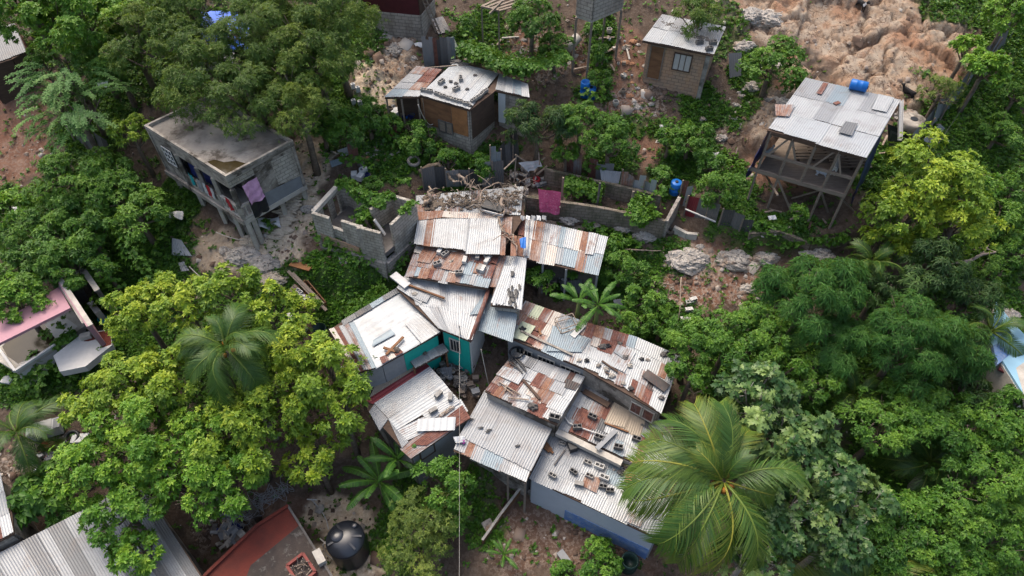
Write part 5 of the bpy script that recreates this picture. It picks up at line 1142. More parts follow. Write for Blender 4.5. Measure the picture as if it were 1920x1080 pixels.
pp = thing('standpipe', 'white standpipe in a concrete lump above the black tank', 'standpipe', G(600, 955)); o = Vector(pp.location); MB().blob(o+Vector((0, 0, .1)), .24, 3, 2, .15).build('footing', M['concl'], pp); MB().tube([o, o+Vector((-.1, 0, .9)), o+Vector((-.15, 0, 1.2))], .035, 7).build('pipe', M['white'], pp); MB().tube([o+Vector((-.4, .05, 1.1)), o+Vector((.1, 0, 1.15))], .03, 6).build('cross_pipe', M['white'], pp)
tag(MB().tube([G(604, 960, .1), G(612, 975, .1), G(616, 992, .3)], .025, 6).build('thin_pipe', M['white']), 'thin pipe running from the standpipe to the tank', 'pipe')
mb = MB()
for k in range(5):
    a_, b_ = G(548+k*0, 905, .5), G(400, 1030, 2.2); P_ = []; 
    for t_ in range(0, 170): s = t_/170; c0 = G(545-95*s, 925+62*s, 0)+Vector((0, 0, .9)); P_.append(c0+Vector((cos(t_*.55+k)*(.2+.15*sin(t_*.13+k*3)), sin(t_*.47+k)*(.2+.14*sin(t_*.19+k)), sin(t_*.37+k*2)*.25))+Vector((sin(t_*.06+k*2)*.25, cos(t_*.045+k)*.22, 0)))
    mb.tube(P_[::1], .011, 4, False)
tag(mb.build('barbed_wire_coil', M['offw']), 'tangled coils of grey barbed wire along the red roof edge', 'barbed wire')
sc = thing('scrap_heap', 'heap of grey and blue scrap beside the red roof', 'scrap heap', G(430, 985)); o = Vector(sc.location)
for k in range(60): q = G(rng.gauss(430, 16), rng.gauss(990, 18), rng.uniform(.1, .7)); MB().box(q, (rng.uniform(.1, .6), rng.uniform(.1, .4), rng.uniform(.03, .2)), M=Matrix.Rotation(rng.uniform(0, 6), 3, Vector((rng.random(), rng.random(), rng.random())).normalized())).build('scrap_piece', M[rng.choice(['conc', 'offw', 'concl', 'tarp', 'concd', 'wood', 'offw'])], sc)
# barrels, buckets etc
barrel(0, 0, G(607, 640), 'water_drum', 'dark green open drum standing left of the pale blue roof', M['green'], .36, 1.15, open_=True)
barrel(0, 0, G(1177, 1062), 'water_drum', 'dark drum with a pale ring lid at the corner of the yard', M['green'], .40, .9, open_=True); barrel(0, 0, G(1096, 180), 'barrel', 'taller blue barrel below the block room', M['bluep'], .29, .95, open_=True); barrel(0, 0, G(1107, 184), 'barrel', 'blue barrel half hidden by leaves right of the taller one', M['bluep'], .29, .7)
barrel(0, 0, G(1264, 362, .4), 'barrel', 'blue drum in the creepers beside the rusty sheet', M['bluep'], .3, .8); barrel(0, 0, G(198, 606), 'bucket', 'teal bucket at the edge of the yellow trees', M['tealp'], .24, .45, open_=True); barrel(0, 0, G(1238, 240, .15), 'bucket', 'white bucket lying on the vines below the hut', M['wplast'], .17, .42, (1, .3, .15)); barrel(0, 0, G(1006, 343), 'bucket', 'red bucket in the yard left of the pink cloth', M['redc'], .2, .35, open_=True)
for u, v, l in ((663, 166, 'left upper'), (672, 172, 'right upper'), (664, 196, 'left lower'), (676, 198, 'right lower'), (4, 162, 'topmost of the far left')):
    if u < 100: continue
    j = thing('jerrycan', '%s of the white jerrycans on the pale path' % l, 'jerrycan', G(u, v)); o = Vector(j.location); MB().box(o+Vector((0, 0, .16)), (.24, .16, .32), .5).build('can_body', M['wplast'], j); MB().bar(o+Vector((-.06, 0, .36)), o+Vector((.06, 0, .36)), .03, .05).build('handle', M['wplast'], j)
fg = thing('fridge', 'dumped white fridge lying in the rubbish', 'fridge', G(92, 812)); o = Vector(fg.location); MB().box(o+Vector((0, 0, .35)), (1.45, .62, .6), .35).build('fridge_body', M['wplast'], fg); MB().box(o+Vector((-.1, .0, .665)), (1.0, .58, .03), .35).build('door', M['white'], fg); MB().box(o+Vector((.62, .2, .665)), (.3, .55, .03), .35).build('freezer_door', M['offw'], fg)
for k, (u, v, m, l) in enumerate(((92, 856, 'offw', 'pale slab lying below the fridge'), (112, 862, 'concl', 'grey slab right of the pale slab'), (45, 770, 'offw', 'white board beside the grey cover'), (14, 712, 'white', 'white box below the stained roof'), (150, 822, 'wplast', 'white scrap at the edge of the trees'), (1058, 1046, 'offw', 'white square tile in the bare yard'), (915, 984, 'lime', 'pale stone beside the yard kerb'))):
    tag(MB().box(G(u, v, .12), (rng.uniform(.4, .8), rng.uniform(.3, .5), .12), rng.uniform(0, 3)).build('slab_piece', M[m]), l, 'slab')
# crates
cr = thing('wooden_cabinet', 'brown wooden cabinet carcass lying open in the grass', 'cabinet', G(592, 545)); A_, B_2, C_2, D_2 = G(575, 524, .4), G(610, 566, .4), G(597, 574, .4), G(564, 533, .4)
for a, b in ((A_, B_2), (B_2, C_2), (C_2, D_2), (D_2, A_), (A_.lerp(B_2, .33), D_2.lerp(C_2, .33)), (A_.lerp(B_2, .66), D_2.lerp(C_2, .66)), (A_.lerp(D_2, .5), B_2.lerp(C_2, .5))): MB().bar(a-Vector((0, 0, .15)), b-Vector((0, 0, .15)), .05, .34).build('panel', M['ply'], cr)
MB().slab([A_-Vector((0, 0, .33)), B_2-Vector((0, 0, .33)), C_2-Vector((0, 0, .33)), D_2-Vector((0, 0, .33))], .03).build('back_panel', M['woodd'], cr)
tb = thing('wooden_door', 'brown door lying in the grass with pale blocks on it', 'door', G(565, 560)); P_ = [G(553, 532, .35), G(596, 572, .35), G(585, 590, .35), G(541, 545, .35)]; MB().slab(P_, .06).build('door_leaf', M['ply'], tb)
for k in range(3): MB().bar(P_[0].lerp(P_[3], .2+k*.3)+Vector((0, 0, .03)), P_[1].lerp(P_[2], .2+k*.3)+Vector((0, 0, .03)), .12, .03).build('rail', M['wood'], tb)
for i, (u, v) in enumerate(((563, 550), (568, 557), (577, 560))): block(PL(565, 560, .33, 0, .44), u, v, -.7+i*.6, 'pale hollow block lying on the fallen brown door', 'blocks on the fallen door', 2, i > 0, 1., .06)
for a, b, l in (((540, 508), (612, 582), 'longest grey plank crossing the wooden cabinet'), ((548, 512), (606, 570), 'grey plank beside the longest one on the cabinet')): tag(MB().bar(G(*a, .5), G(*b, .62), .16, .05).build('plank', M['wood']), l, 'plank')
MBp = MB().bar(G(547, 492, .15), G(584, 502, .15), .5, .06); tag(MBp.build('orange_board', M['plyo']), 'orange brown board with holes lying above the cabinet', 'board')
# junk under the shelter, tyres, planks
def junk(cu, cv, su, sv, n, label, group, mats=('tarp', 'offw', 'concd', 'wplast', 'green', 'wood', 'bluep'), h=.0):
    for k in range(n):
        p = G(rng.gauss(cu, su), rng.gauss(cv, sv), h+rng.uniform(0, .15)); s = rng.uniform(.12, .4); nm = rng.choice(['box', 'bag', 'pot']); m = M[rng.choice(mats)]
        mb = MB()
        if nm == 'box': mb.box(p+Vector((0, 0, s*.4)), (s, s*.8, s*.8), rng.uniform(0, 3))
        elif nm == 'bag': mb.blob(p+Vector((0, 0, s*.3)), s*.6, k, 2, .3)
        else: mb.lathe([(s*.35, 0), (s*.5, s*.5), (s*.45, s*.8), (s*.38, s*.8), (s*.38, s*.2)], p, 14)
        tag(mb.build({'box': 'crate', 'bag': 'sack', 'pot': 'pot'}[nm], m), ('%s ' % {'box': 'small crate', 'bag': 'sack', 'pot': 'pot'}[nm])+label, {'box': 'crate', 'bag': 'sack', 'pot': 'pot'}[nm], group)
junk(756, 215, 14, 8, 26, 'in the clutter under the rusty lean-to of the white shack', 'clutter under the rusty lean-to'); junk(1050, 520, 22, 7, 22, 'in the clutter under the long lean-to eave', 'clutter under the long lean-to'); junk(985, 340, 16, 8, 14, 'in the shaded yard below the canvas', 'clutter below the canvas', ('concd', 'woodd', 'offw', 'conc'))
junk(850, 700, 16, 16, 26, 'in the scrap heap below the teal wall', 'scrap below the teal wall', ('conc', 'offw', 'concl', 'wood', 'concd')); junk(880, 735, 14, 14, 16, 'on the dark ground right of the cable', 'scrap right of the cable', ('conc', 'offw', 'concd', 'wood')); junk(618, 668, 10, 12, 12, 'in the rubbish below the green drum', 'rubbish below the drum', ('wplast', 'offw', 'wood', 'concd')); junk(80, 870, 28, 22, 30, 'in the rubbish around the dumped fridge', 'rubbish around the fridge', ('offw', 'clay', 'wplast', 'concd', 'wood', 'redc')); junk(690, 325, 14, 12, 14, 'in the dark dump behind the ruin', 'rubbish behind the ruin', ('black', 'wplast', 'concd', 'tarp'))
junk(1140, 60, 30, 30, 10, 'on the rubble slope by the block room', 'clutter by the block room', ('wplast', 'wood', 'concl')); junk(1170, 150, 22, 40, 8, 'on the slope left of the hut', 'clutter left of the hut', ('wood', 'concl', 'offw')); junk(1265, 1005, 20, 20, 10, 'behind the big coconut palm', 'clutter behind the palm', ('concd', 'wood'))
def tyre(u, v, l, R_=.3, ax=(0.1, -.2, 1)):
    mb = MB(); c = G(u, v, .12); n, m_ = 22, 8; A = Vector(ax).to_track_quat('Z', 'Y').to_matrix(); vs = []; fs = []
    for i in range(n):
        for k in range(m_): t_ = 2*pi*i/n; p_ = 2*pi*k/m_; vs.append(c+A @ Vector((cos(t_)*(R_+.09*cos(p_)), sin(t_)*(R_+.09*cos(p_)), .1*sin(p_))))
    for i in range(n):
        for k in range(m_): fs.append((i*m_+k, ((i+1) % n)*m_+k, ((i+1) % n)*m_+(k+1) % m_, i*m_+(k+1) % m_))
    tag(mb.add(vs, fs).build('tyre', M['black'] if 'black' in l else M['conc'], None, True), l, 'tyre')
tyre(776, 302, 'grey worn tyre in the brown bank above the ruin'); tyre(135, 820, 'black tyre half under the trees by the fridge'); tyre(1256, 432, 'small pale tyre on the soil at the end of the pens', .18)
for i in range(70):
    z_ = rng.choice([(1000, 60, 60, 40, 'around the timber platform'), (1150, 90, 50, 50, 'on the slope between block room and hut'), (1480, 400, 60, 18, 'below the stilt house'), (1400, 290, 25, 50, 'left of the stilt house'), (860, 700, 30, 30, 'in the alley below the teal wall'), (960, 320, 30, 20, 'in the yard under the canvas'), (90, 860, 40, 30, 'in the rubbish by the fridge'), (1100, 440, 60, 10, 'along the foot of the long wall'), (640, 300, 30, 25, 'on the bank above the ruin'), (1720, 260, 40, 30, 'by the cistern')])
    u, v = rng.gauss(z_[0], z_[2]*.6), rng.gauss(z_[1], z_[3]*.6); a = rng.uniform(0, pi); l = rng.uniform(8, 32); tag(MB().bar(G(u, v, rng.uniform(.05, .3)), G(u+cos(a)*l, v+sin(a)*l*.7, rng.uniform(.05, .5)), rng.uniform(.05, .13), .05).build('plank', M[rng.choice(['wood', 'wood', 'woodd', 'dead', 'concl'])]), 'weathered plank lying '+z_[4], 'plank', 'planks '+z_[4])
tag(MB().tube([G(1062, 92, .4), G(1085, 68, .7)], .3, 14).build('concrete_pipe', M['concl'], None, True), 'fat concrete pipe lying under the block room', 'pipe')
branch([G(1715, 300, 1.5), G(1560+150, 260, .6)], .06, 'bare grey pole by the cistern'); branch([G(1740, 495+10, 1.2), G(1800, 495, 1.6), G(1880, 468, .9)], .14, 'fallen grey trunk lying in the weeds at the far right', tw=6); branch([G(22, 95, .5), G(45, 125, .8), G(65, 160, .5)], .13, 'fallen pale trunk beside the grey shed', tw=5)
branch([G(1170, 468, .6), G(1240, 470, .5)], .05, 'thin pale pole lying below the pale boulder', tw=2); branch([G(1190, 520, .4), G(1265, 535, .3)], .06, 'pale log along the rubble bank', tw=2); branch([G(1278, 520, 1.), G(1272, 600, 1.2)], .04, 'thin dead pole upright in the shrubs', tw=2)
branch([G(640, 480-195, .6), G(610, 300, .3), G(566, 345, .3)], .035, 'white thin pipe trailing down the path by the steps', m='barkl', tw=0)
for (u, v, w_, l) in ((330, 405, .5, 'crumpled white plastic on top of the vine band'), (505, 420, .7, 'crumpled white sheet below the corner stilt'), (1342, 293, .35, 'white bent frame on the vine mound'), (1447, 410, .22, 'white plastic bag on the grassy terrace'), (38, 395, .5, 'white scrap in the bushes at far left'), (193, 160, .35, 'grey white scrap caught in the feathery tree'), (786, 86, .3, 'white rag on the metal fence corner'), (862, 828, .3, 'white rag at the left corner of the grey roof'), (600, 668, .35, 'white bag below the dark drum')):
    c = G(u, v, .35 if u != 193 else 3.6) if u != 862 else PL(950, 840, 2.9, 0, .05).at(862, 828, .15); cloth([c+Vector((-w_, w_*.4, .1)), c+Vector((w_*.7, w_*.5, .15)), c+Vector((w_, -w_*.5, .05)), c+Vector((-w_*.6, -w_*.4, .0))], 'plastic_sheet', M['wplast'], None, nx=9, ny=7, wave=w_*.25, label=l, cat='plastic sheet')
tag(MB().blob(PL(950, 840, 2.9, 0, .05).at(868, 830, .15), .12, 5, 2, .2).build('pink_ball', plain('pink_plastic', (.5, .05, .35), .5)), 'small pink ball at the left corner of the grey roof', 'ball')
ld = thing('small_ladder', 'short grey ladder lying in the alley below the teal wall', 'ladder', G(867, 715))
for s in (-4, 4): MB().bar(G(867+s, 702, .5), G(868+s, 728, .2), .05).build('rail', M['conc'], ld)
for k in range(5): MB().bar(G(863, 704+k*5, .48-k*.05), G(872, 704+k*5, .48-k*.05), .04).build('rung', M['conc'], ld)
# cables
pt = PL(870, 630, 3.1, -.02, .08)
po = thing('cable_mast', 'thin mast with a small bracket on the teal house roof edge', 'mast', pt.at(863, 628)); a = pt.at(863, 628); MB().bar(a, a+Vector((0, 0, .75)), .05).build('mast', M['concl'], po)
def cable(a, b, sag, rad, label, m='concl'):
    P_ = [a.lerp(b, t_/16)-Vector((0, 0, 4*sag*(t_/16)*(1-t_/16))) for t_ in range(17)]; return tag(MB().tube(P_, rad, 5).build('cable', M[m], None, True), label, 'cable')
cable(a+Vector((0, 0, .7)), G(861, 1150, 4.5), .12, .008, 'pale cable running straight down from the teal house to the bottom edge'); cable(PL(890, 620, 3.1).at(902, 655), G(920, 738, .3), .1, .02, 'white rope hanging beside the white wall of the alley')
cable(PL(755, 182, 2.3).at(783, 190, -.2), G(812, 232, .8), .5, .025, 'loop of hose hanging on the plywood wall'); cable(G(355, 500, .3), G(405, 545, .5), .1, .03, 'thin pipe crossing the ground beside the vine band'); cable(G(405, 435, .5), G(455, 450, .6), .1, .025, 'white pipe under the concrete house')
cable(G(1745, 290, 1.5), G(1900, 60, 2.2), .3, .012, 'thin wire above the grey sheet fence', 'wire')
tag(MB().box(PL(1530, 262, 4.6, .0, .02).at(1568, 196, .1), (.35, .2, .03), .5).build('rusty_plate', SHEET['R']()), 'small rusty offcut on the stilt house roof', 'metal sheet')
# goats ---------------------------------------------------------------------
def goat(pos, rz, mat, label, lying=False, s=.8, cat='goat', name='goat', patch=None):
    t = thing(name, label, cat, pos); L_ = .0
    ly = .28 if lying else 0.
    J = dict(pel=(-.34, 0, .62-ly, .15), mid=(0, 0, .60-ly, .17), che=(.28, 0, .63-ly, .165), nk=(.42, 0, .75-ly, .085), hd=(.52, 0, .92-ly, .075), mz=(.68, 0, .86-ly, .045), tl=(-.50, 0, .72-ly, .03))
    E = [('pel', 'mid'), ('mid', 'che'), ('che', 'nk'), ('nk', 'hd'), ('hd', 'mz'), ('pel', 'tl')]
    for sd_, y in (('l', .1), ('r', -.1)):
        if lying: J['h1'+sd_] = (-.22, y*1.9, .22, .07); J['h2'+sd_] = (-.42, y*2.1, .1, .035); J['h3'+sd_] = (-.2, y*2.2, .05, .03); J['f1'+sd_] = (.34, y*1.6, .18, .05); J['f2'+sd_] = (.55, y*1.5, .06, .03); J['f3'+sd_] = (.36, y*1.7, .04, .025)
        else: J['h1'+sd_] = (-.30, y, .45, .085); J['h2'+sd_] = (-.44, y, .26, .035); J['h3'+sd_] = (-.38, y, .02, .028); J['f1'+sd_] = (.30, y, .44, .055); J['f2'+sd_] = (.32, y, .24, .034); J['f3'+sd_] = (.31, y, .02, .026)
        E += [('pel', 'h1'+sd_), ('h1'+sd_, 'h2'+sd_), ('h2'+sd_, 'h3'+sd_), ('che', 'f1'+sd_), ('f1'+sd_, 'f2'+sd_), ('f2'+sd_, 'f3'+sd_)]
        J['e'+sd_] = (.46, y*1.4, .93-ly, .022); E.append(('hd', 'e'+sd_))
    ks = list(J); me = bpy.data.meshes.new('goat_body'); me.from_pydata([tuple(c*s for c in J[k][:3]) for k in ks], [(ks.index(a), ks.index(b)) for a, b in E], []); me.materials.append(mat)
    o = bpy.data.objects.new('body', me); COL.objects.link(o); md = o.modifiers.new('skin', 'SKIN'); 
    for i, k in enumerate(ks): me.skin_vertices[0].data[i].radius = (J[k][3]*s, J[k][3]*s)
    me.skin_vertices[0].data[0].use_root = True; o.modifiers.new('sub', 'SUBSURF').levels = 2; o.modifiers['sub'].render_levels = 2; o.parent = t; t.rotation_euler = (0, 0, rz)
    for y in (.03, -.03):
        hb = MB().tube([Vector((.50, y, .98-ly))*s, Vector((.46, y*1.6, 1.06-ly))*s, Vector((.40, y*2, 1.10-ly))*s], [.016*s, .011*s, .004], 6); W['__z'] = Vector((0, 0, 0)); h_ = hb.build('horn', M['dead'], None, True, origin=(0, 0, 0)); h_.parent = t; h_.location = (0, 0, 0)
    return t
def goatmat(n, c, patch=None):
    t = NT(n, .85); t.col(t.mix(t.ramp(t.noise(t.k('ShaderNodeTexCoord').outputs['Object'], 2.2, 2, .5), [(.53, 0.), (.56, 1.)]), c, patch) if patch else c); return t.m
goat(G(1697, 186), 2.3, goatmat('black_goat_coat', (.012, .011, .012)), 'black goat standing on the pale rock behind the stilt house roof', s=.85)
goat(G(1611, 20), -1.2, goatmat('pied_goat_coat', (.012, .012, .014), (.6, .6, .6)), 'black and white goat high on the brown rock face', s=.8)
zq = PL(1530, 262, 4.6, .0, .02).p.z-2.55
goat(at_z(1561, 322, zq), 1.2, goatmat('white_goat_coat', (.62, .60, .56)), 'white goat standing on the stilt house floor', s=.85); goat(at_z(1538, 328, zq), -.4, goatmat('grey_goat_coat', (.42, .45, .48)), 'pale grey goat lying left of the white goat', True, s=.6); goat(at_z(1440, 288, zq), .6, bpy.data.materials['grey_goat_coat'], 'grey goat lying at the left post of the stilt house', True, s=.6)
# rubble stuff -----------------------------------------------------------------
def rubble():
    mb_v = []; mb_f = []; R2 = np.random.default_rng(3); n = 60000; x = R2.uniform(-31, 31, n); y = R2.uniform(9, 42, n); m = np.maximum(covmask('rub', x, y), covmask('pale', x, y)*.35+covmask('red', x, y)*.25); k = R2.random(n) < m*.6+.02; x = x[k]; y = y[k]; n = len(x); z = terrain_full(x, y)
    s = .035*R2.pareto(2.2, n).clip(0, 3)+.03; base = np.array([[-1, -1, -.5], [1, -1, -.5], [1, 1, -.5], [-1, 1, -.5], [-.7, -.6, .8], [.6, -.7, .7], [.7, .6, .9], [-.6, .7, .6]]); th = R2.uniform(0, 6.3, n); c, s_ = np.cos(th), np.sin(th)
    s = s*np.where(R2.random(n) < .04, 2.6, 1.); V = base[None]*s[:, None, None]*R2.uniform(.6, 1.4, (n, 8, 3)); V = np.stack([V[..., 0]*c[:, None]-V[..., 1]*s_[:, None], V[..., 0]*s_[:, None]+V[..., 1]*c[:, None], V[..., 2]*.7], -1)+np.stack([x, y, z], -1)[:, None]
    q = np.array([[4, 5, 6], [4, 6, 7], [0, 1, 5], [0, 5, 4], [1, 2, 6], [1, 6, 5], [2, 3, 7], [2, 7, 6], [3, 0, 4], [3, 4, 7]]); Fc = (np.arange(n)[:, None, None]*8+q[None]).reshape(-1, 3)
    me = bpy.data.meshes.new('rubble'); V = V.reshape(-1, 3); me.vertices.add(len(V)); me.vertices.foreach_set('co', V.astype(np.float32).ravel()); me.loops.add(Fc.size); me.loops.foreach_set('vertex_index', Fc.astype(np.int32).ravel()); me.polygons.add(len(Fc)); me.polygons.foreach_set('loop_start', np.arange(0, Fc.size, 3, dtype=np.int32)); me.polygons.foreach_set('loop_total', np.full(len(Fc), 3, np.int32)); me.update(calc_edges=True)
    at = me.attributes.new('tint', 'FLOAT', 'POINT'); at.data.foreach_set('value', np.repeat(R2.random(n), 8).astype(np.float32)); t = NT('rubble_stone', .95); a = t.n.new('ShaderNodeAttribute'); a.attribute_name = 'tint'; t.col(t.ramp(a.outputs['Fac'], [(0., (.08, .052, .038)), (.5, (.17, .115, .085)), (.82, (.26, .215, .18)), (1., (.46, .42, .37))])); me.materials.append(t.m)
    o = bpy.data.objects.new('rubble', me); COL.objects.link(o); tag(o, 'loose stones and broken rubble over the bare soil', 'rubble', None, 'stuff')
rubble()
# ================================================================== vegetation
NR = np.random.default_rng(5)
def nrm(a): return a/np.maximum(1e-9, np.linalg.norm(a, axis=-1, keepdims=True))
def frame(n):
    ref = np.where(np.abs(n[:, 2:3]) < .9, np.array([[0, 0, 1.]]), np.array([[1., 0, 0]]))
    a = nrm(np.cross(n, ref)); return a, np.cross(n, a)
def leaf_mesh(name, pos, axis, k, L, Wd, el, droop, tint, mat, lobed=False, fold=.25, tj=.12):
    """k leaves around every axis; el = (lo, hi) elevation of a leaf above the plane square to the axis"""
    N = len(pos); a, b = frame(axis); ph0 = NR.uniform(0, 2*pi, (N, 1)); ph = ph0+np.arange(k)[None]*2*pi/k*(1 if k > 3 else 1)+NR.normal(0, .25, (N, k))
    e = NR.uniform(el[0], el[1], (N, k)); ln = L*NR.uniform(.65, 1.2, (N, k))
    d = (a[:, None]*np.cos(ph)[..., None]+b[:, None]*np.sin(ph)[..., None])*np.cos(e)[..., None]+axis[:, None]*np.sin(e)[..., None]
    d = d.reshape(-1, 3); ax = np.repeat(axis, k, 0); ln = ln.reshape(-1, 1); p = np.repeat(pos, k, 0)
    sd = nrm(np.cross(d, ax+NR.normal(0, .25, ax.shape))); nn = np.cross(sd, d)
    dn = np.array([[0, 0, -1.]]); w = ln*(Wd/L)*.5
    t = np.clip(np.repeat(tint, k)+NR.normal(0, tj, len(p)), 0, 1)
    if not lobed:
        mid = p+d*ln*.55+dn*droop*ln*.25
        v0 = p; v1 = mid+sd*w+nn*w*fold; v2 = p+d*ln+dn*droop*ln; v3 = mid-sd*w+nn*w*fold
        V = np.stack([v0, v1, v2, v3], 1); nv = 4; tr = np.array([[0, 2, 1], [0, 3, 2]])
    else:
        pts = []; prof = [(0, 0), (.22, .55), (.30, .22), (.48, .95), (.56, .30), (.74, .75), (.80, .22), (1., 0.)]
        for s_, w_ in prof[:1]: pts.append(p)
        for s_, w_ in prof[1:-1]: pts.append(p+d*ln*s_+sd*w*w_+nn*w*w_*fold+dn*droop*ln*s_*s_)
        pts.append(p+d*ln+dn*droop*ln)
        for s_, w_ in prof[1:-1][::-1]: pts.append(p+d*ln*s_-sd*w*w_+nn*w*w_*fold+dn*droop*ln*s_*s_)
        for s_ in (.30, .56, .80): pts.append(p+d*ln*s_+dn*droop*ln*s_*s_)
        V = np.stack(pts, 1); nv = V.shape[1]      # 0 base,1-6 right,7 tip,8-13 left,14-16 mid
        tr = np.array([[0, 14, 1], [14, 2, 1], [14, 15, 3], [14, 3, 2], [15, 4, 3], [15, 16, 5], [15, 5, 4], [16, 6, 5], [16, 7, 6],
                       [0, 13, 14], [14, 13, 12], [14, 11, 15], [14, 12, 11], [15, 11, 10], [15, 9, 16], [15, 10, 9], [16, 9, 8], [16, 8, 7]])
    n = len(V); F_ = (np.arange(n)[:, None, None]*nv+tr[None]).reshape(-1, 3)
    return V.reshape(-1, 3), F_, np.repeat(t, nv)
def tri_mesh(name, parts, mat):
    V = np.concatenate([p[0] for p in parts]); off = np.cumsum([0]+[len(p[0]) for p in parts[:-1]])
    Fc = np.concatenate([p[1]+o for p, o in zip(parts, off)]); T = np.concatenate([p[2] for p in parts])
    me = bpy.data.meshes.new(name); me.vertices.add(len(V)); me.vertices.foreach_set('co', V.astype(np.float32).ravel())
    me.loops.add(Fc.size); me.loops.foreach_set('vertex_index', Fc.astype(np.int32).ravel())
    me.polygons.add(len(Fc)); me.polygons.foreach_set('loop_start', np.arange(0, Fc.size, 3, dtype=np.int32)); me.polygons.foreach_set('loop_total', np.full(len(Fc), 3, np.int32))
    me.update(calc_edges=True); at = me.attributes.new('tint', 'FLOAT', 'POINT'); at.data.foreach_set('value', T.astype(np.float32)); me.materials.append(mat); return me
LM = dict(
    almond=leafmat('almond_leaf', (.060, .14, .012), (.17, .28, .020), (.38, .46, .035)),
    almondg=leafmat('green_almond_leaf', (.034, .115, .010), (.095, .23, .016), (.23, .37, .028)),
    fine=leafmat('tamarind_leaf', (.026, .072, .008), (.062, .130, .013), (.14, .20, .022)),
    dark=leafmat('mango_leaf', (.012, .040, .010), (.030, .080, .018), (.075, .15, .035)),
    mid=leafmat('mid_green_leaf', (.020, .075, .008), (.062, .165, .014), (.15, .28, .028)),
    cassia=leafmat('narrow_leaf', (.016, .075, .012), (.044, .155, .026), (.105, .24, .045)),
    feather=leafmat('feathery_leaf', (.026, .095, .018), (.075, .20, .040), (.16, .30, .07)),
    bread=leafmat('breadfruit_leaf', (.014, .050, .014), (.042, .105, .028), (.26, .37, .11), rough=.42),
    olive=leafmat('olive_shrub_leaf', (.050, .095, .014), (.11, .17, .025), (.21, .26, .04)),
    palm=leafmat('palm_leaf', (.014, .055, .010), (.042, .105, .018), (.13, .19, .03), rough=.45), palmy=leafmat('yellow_palm_leaf', (.035, .080, .010), (.085, .15, .020), (.30, .29, .045), rough=.45),
    banana=leafmat('banana_leaf', (.022, .070, .012), (.045, .13, .018), (.12, .25, .035), rough=.45), vine=leafmat('vine_leaf', (.025, .085, .010), (.070, .175, .016), (.14, .26, .025)), straw=leafmat('dry_leaf', (.20, .12, .06), (.34, .19, .09), (.45, .30, .14)))
# species: leaf material, leaves per tuft, length, width, elevation, droop, tufts per m2, lobe size, flatness
SP = dict(
    almond=('almond', 8, .21, .085, (.05, .8), .25, 40, .27, .78), almondg=('almondg', 8, .21, .085, (.05, .8), .25, 42, .27, .78),
    fine=('fine', 9, .17, .038, (-.2, .8), .3, 62, .30, .72), dark=('dark', 8, .24, .06, (-.3, .5), .5, 40, .30, .78), mid=('mid', 8, .17, .065, (-.1, .8), .3, 52, .28, .78),
    cassia=('cassia', 11, .27, .035, (-.25, .5), .5, 46, .33, .95), feather=('feather', 9, .20, .04, (-.1, .6), .2, 30, .3, .7), bread=('bread', 6, .46, .31, (.05, .95), .4, 8.5, .24, .85),
    olive=('olive', 7, .15, .045, (-.1, .8), .3, 48, .32, .8), bush=('mid', 8, .14, .075, (-.1, .8), .2, 85, .40, .85), vine=('vine', 5, .15, .13, (-.1, .4), .1, 50, .36, .6), broad=('mid', 7, .42, .26, (-.2, .5), .6, 12, .3, .8))
def crown_pts(R, flat, lobe, dens, seed, open_=.0):
    r = np.random.default_rng(seed); K = int(8+R*R*3.4)
    i = np.arange(K)+.5; z = 1-i/K*1.5; ph = i*2.39996+r.normal(0, .35, K); rr = np.sqrt(np.clip(1-z*z, 0, 1))
    D = nrm(np.stack([rr*np.cos(ph), rr*np.sin(ph), z], -1)+r.normal(0, .14, (K, 3)))
    ecc = np.array([1, 1, flat]); lr = R*lobe*r.uniform(.62, 1.28, K)*(1.0 if R < 2 else .9)
    C = D*ecc*(R*r.uniform(.50, .90, K))[:, None]*np.array([1, 1, 1.])
    n = int(4*pi*R*R*.62*dens*.72); li = r.choice(K, n, p=lr**2*(1.1+D[:, 2])/np.sum(lr**2*(1.1+D[:, 2])))
    d = nrm(r.normal(0, 1, (n, 3))+D[li]*1.0+np.array([0, 0, .55])); p = C[li]+d*(lr[li]*r.uniform(.72, 1.08, n)**.8)[:, None]*np.array([1, 1, .8])
    far = r.random(n) < .06; p[far] *= r.uniform(1.05, 1.22, (far.sum(), 1))
    inner = r.random(n) < .16; p[inner] *= r.uniform(.3, .9, (inner.sum(), 1))
    ax = nrm(d*.8+np.array([0, 0, .55])+r.normal(0, .25, (n, 3)))
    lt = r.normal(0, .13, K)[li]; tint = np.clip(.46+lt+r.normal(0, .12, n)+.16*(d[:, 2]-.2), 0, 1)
    return p, ax, tint, C, lr
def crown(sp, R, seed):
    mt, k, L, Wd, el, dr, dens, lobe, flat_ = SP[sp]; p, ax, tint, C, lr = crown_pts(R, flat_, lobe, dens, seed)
    parts = []
    if sp == 'feather':        # long arching sprays set with small leaflets
        r = np.random.default_rng(seed); m = int(len(p)*.17); P = []; A = []; T = []
        for q in range(m):
            o = p[q]; d = nrm((o*np.array([1, 1, .15])+r.normal(0, .3, 3)+np.array([0, 0, .25]))[None])[0]; ln = r.uniform(.7, 1.3)
            for s in np.arange(0, 1, .07): P.append(o+d*ln*s+np.array([0, 0, -.45])*ln*s*s); A.append(nrm(np.array([[0, 0, 1.]])+d*.3)[0]); T.append(tint[q]+.25*s)
        parts.append(leaf_mesh('', np.array(P), np.array(A), 6, .17, .045, (-.1, .4), .2, np.array(T), None))
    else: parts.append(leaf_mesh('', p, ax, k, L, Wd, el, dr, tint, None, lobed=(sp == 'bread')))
    return tri_mesh('crown', parts, LM[mt]), C, lr
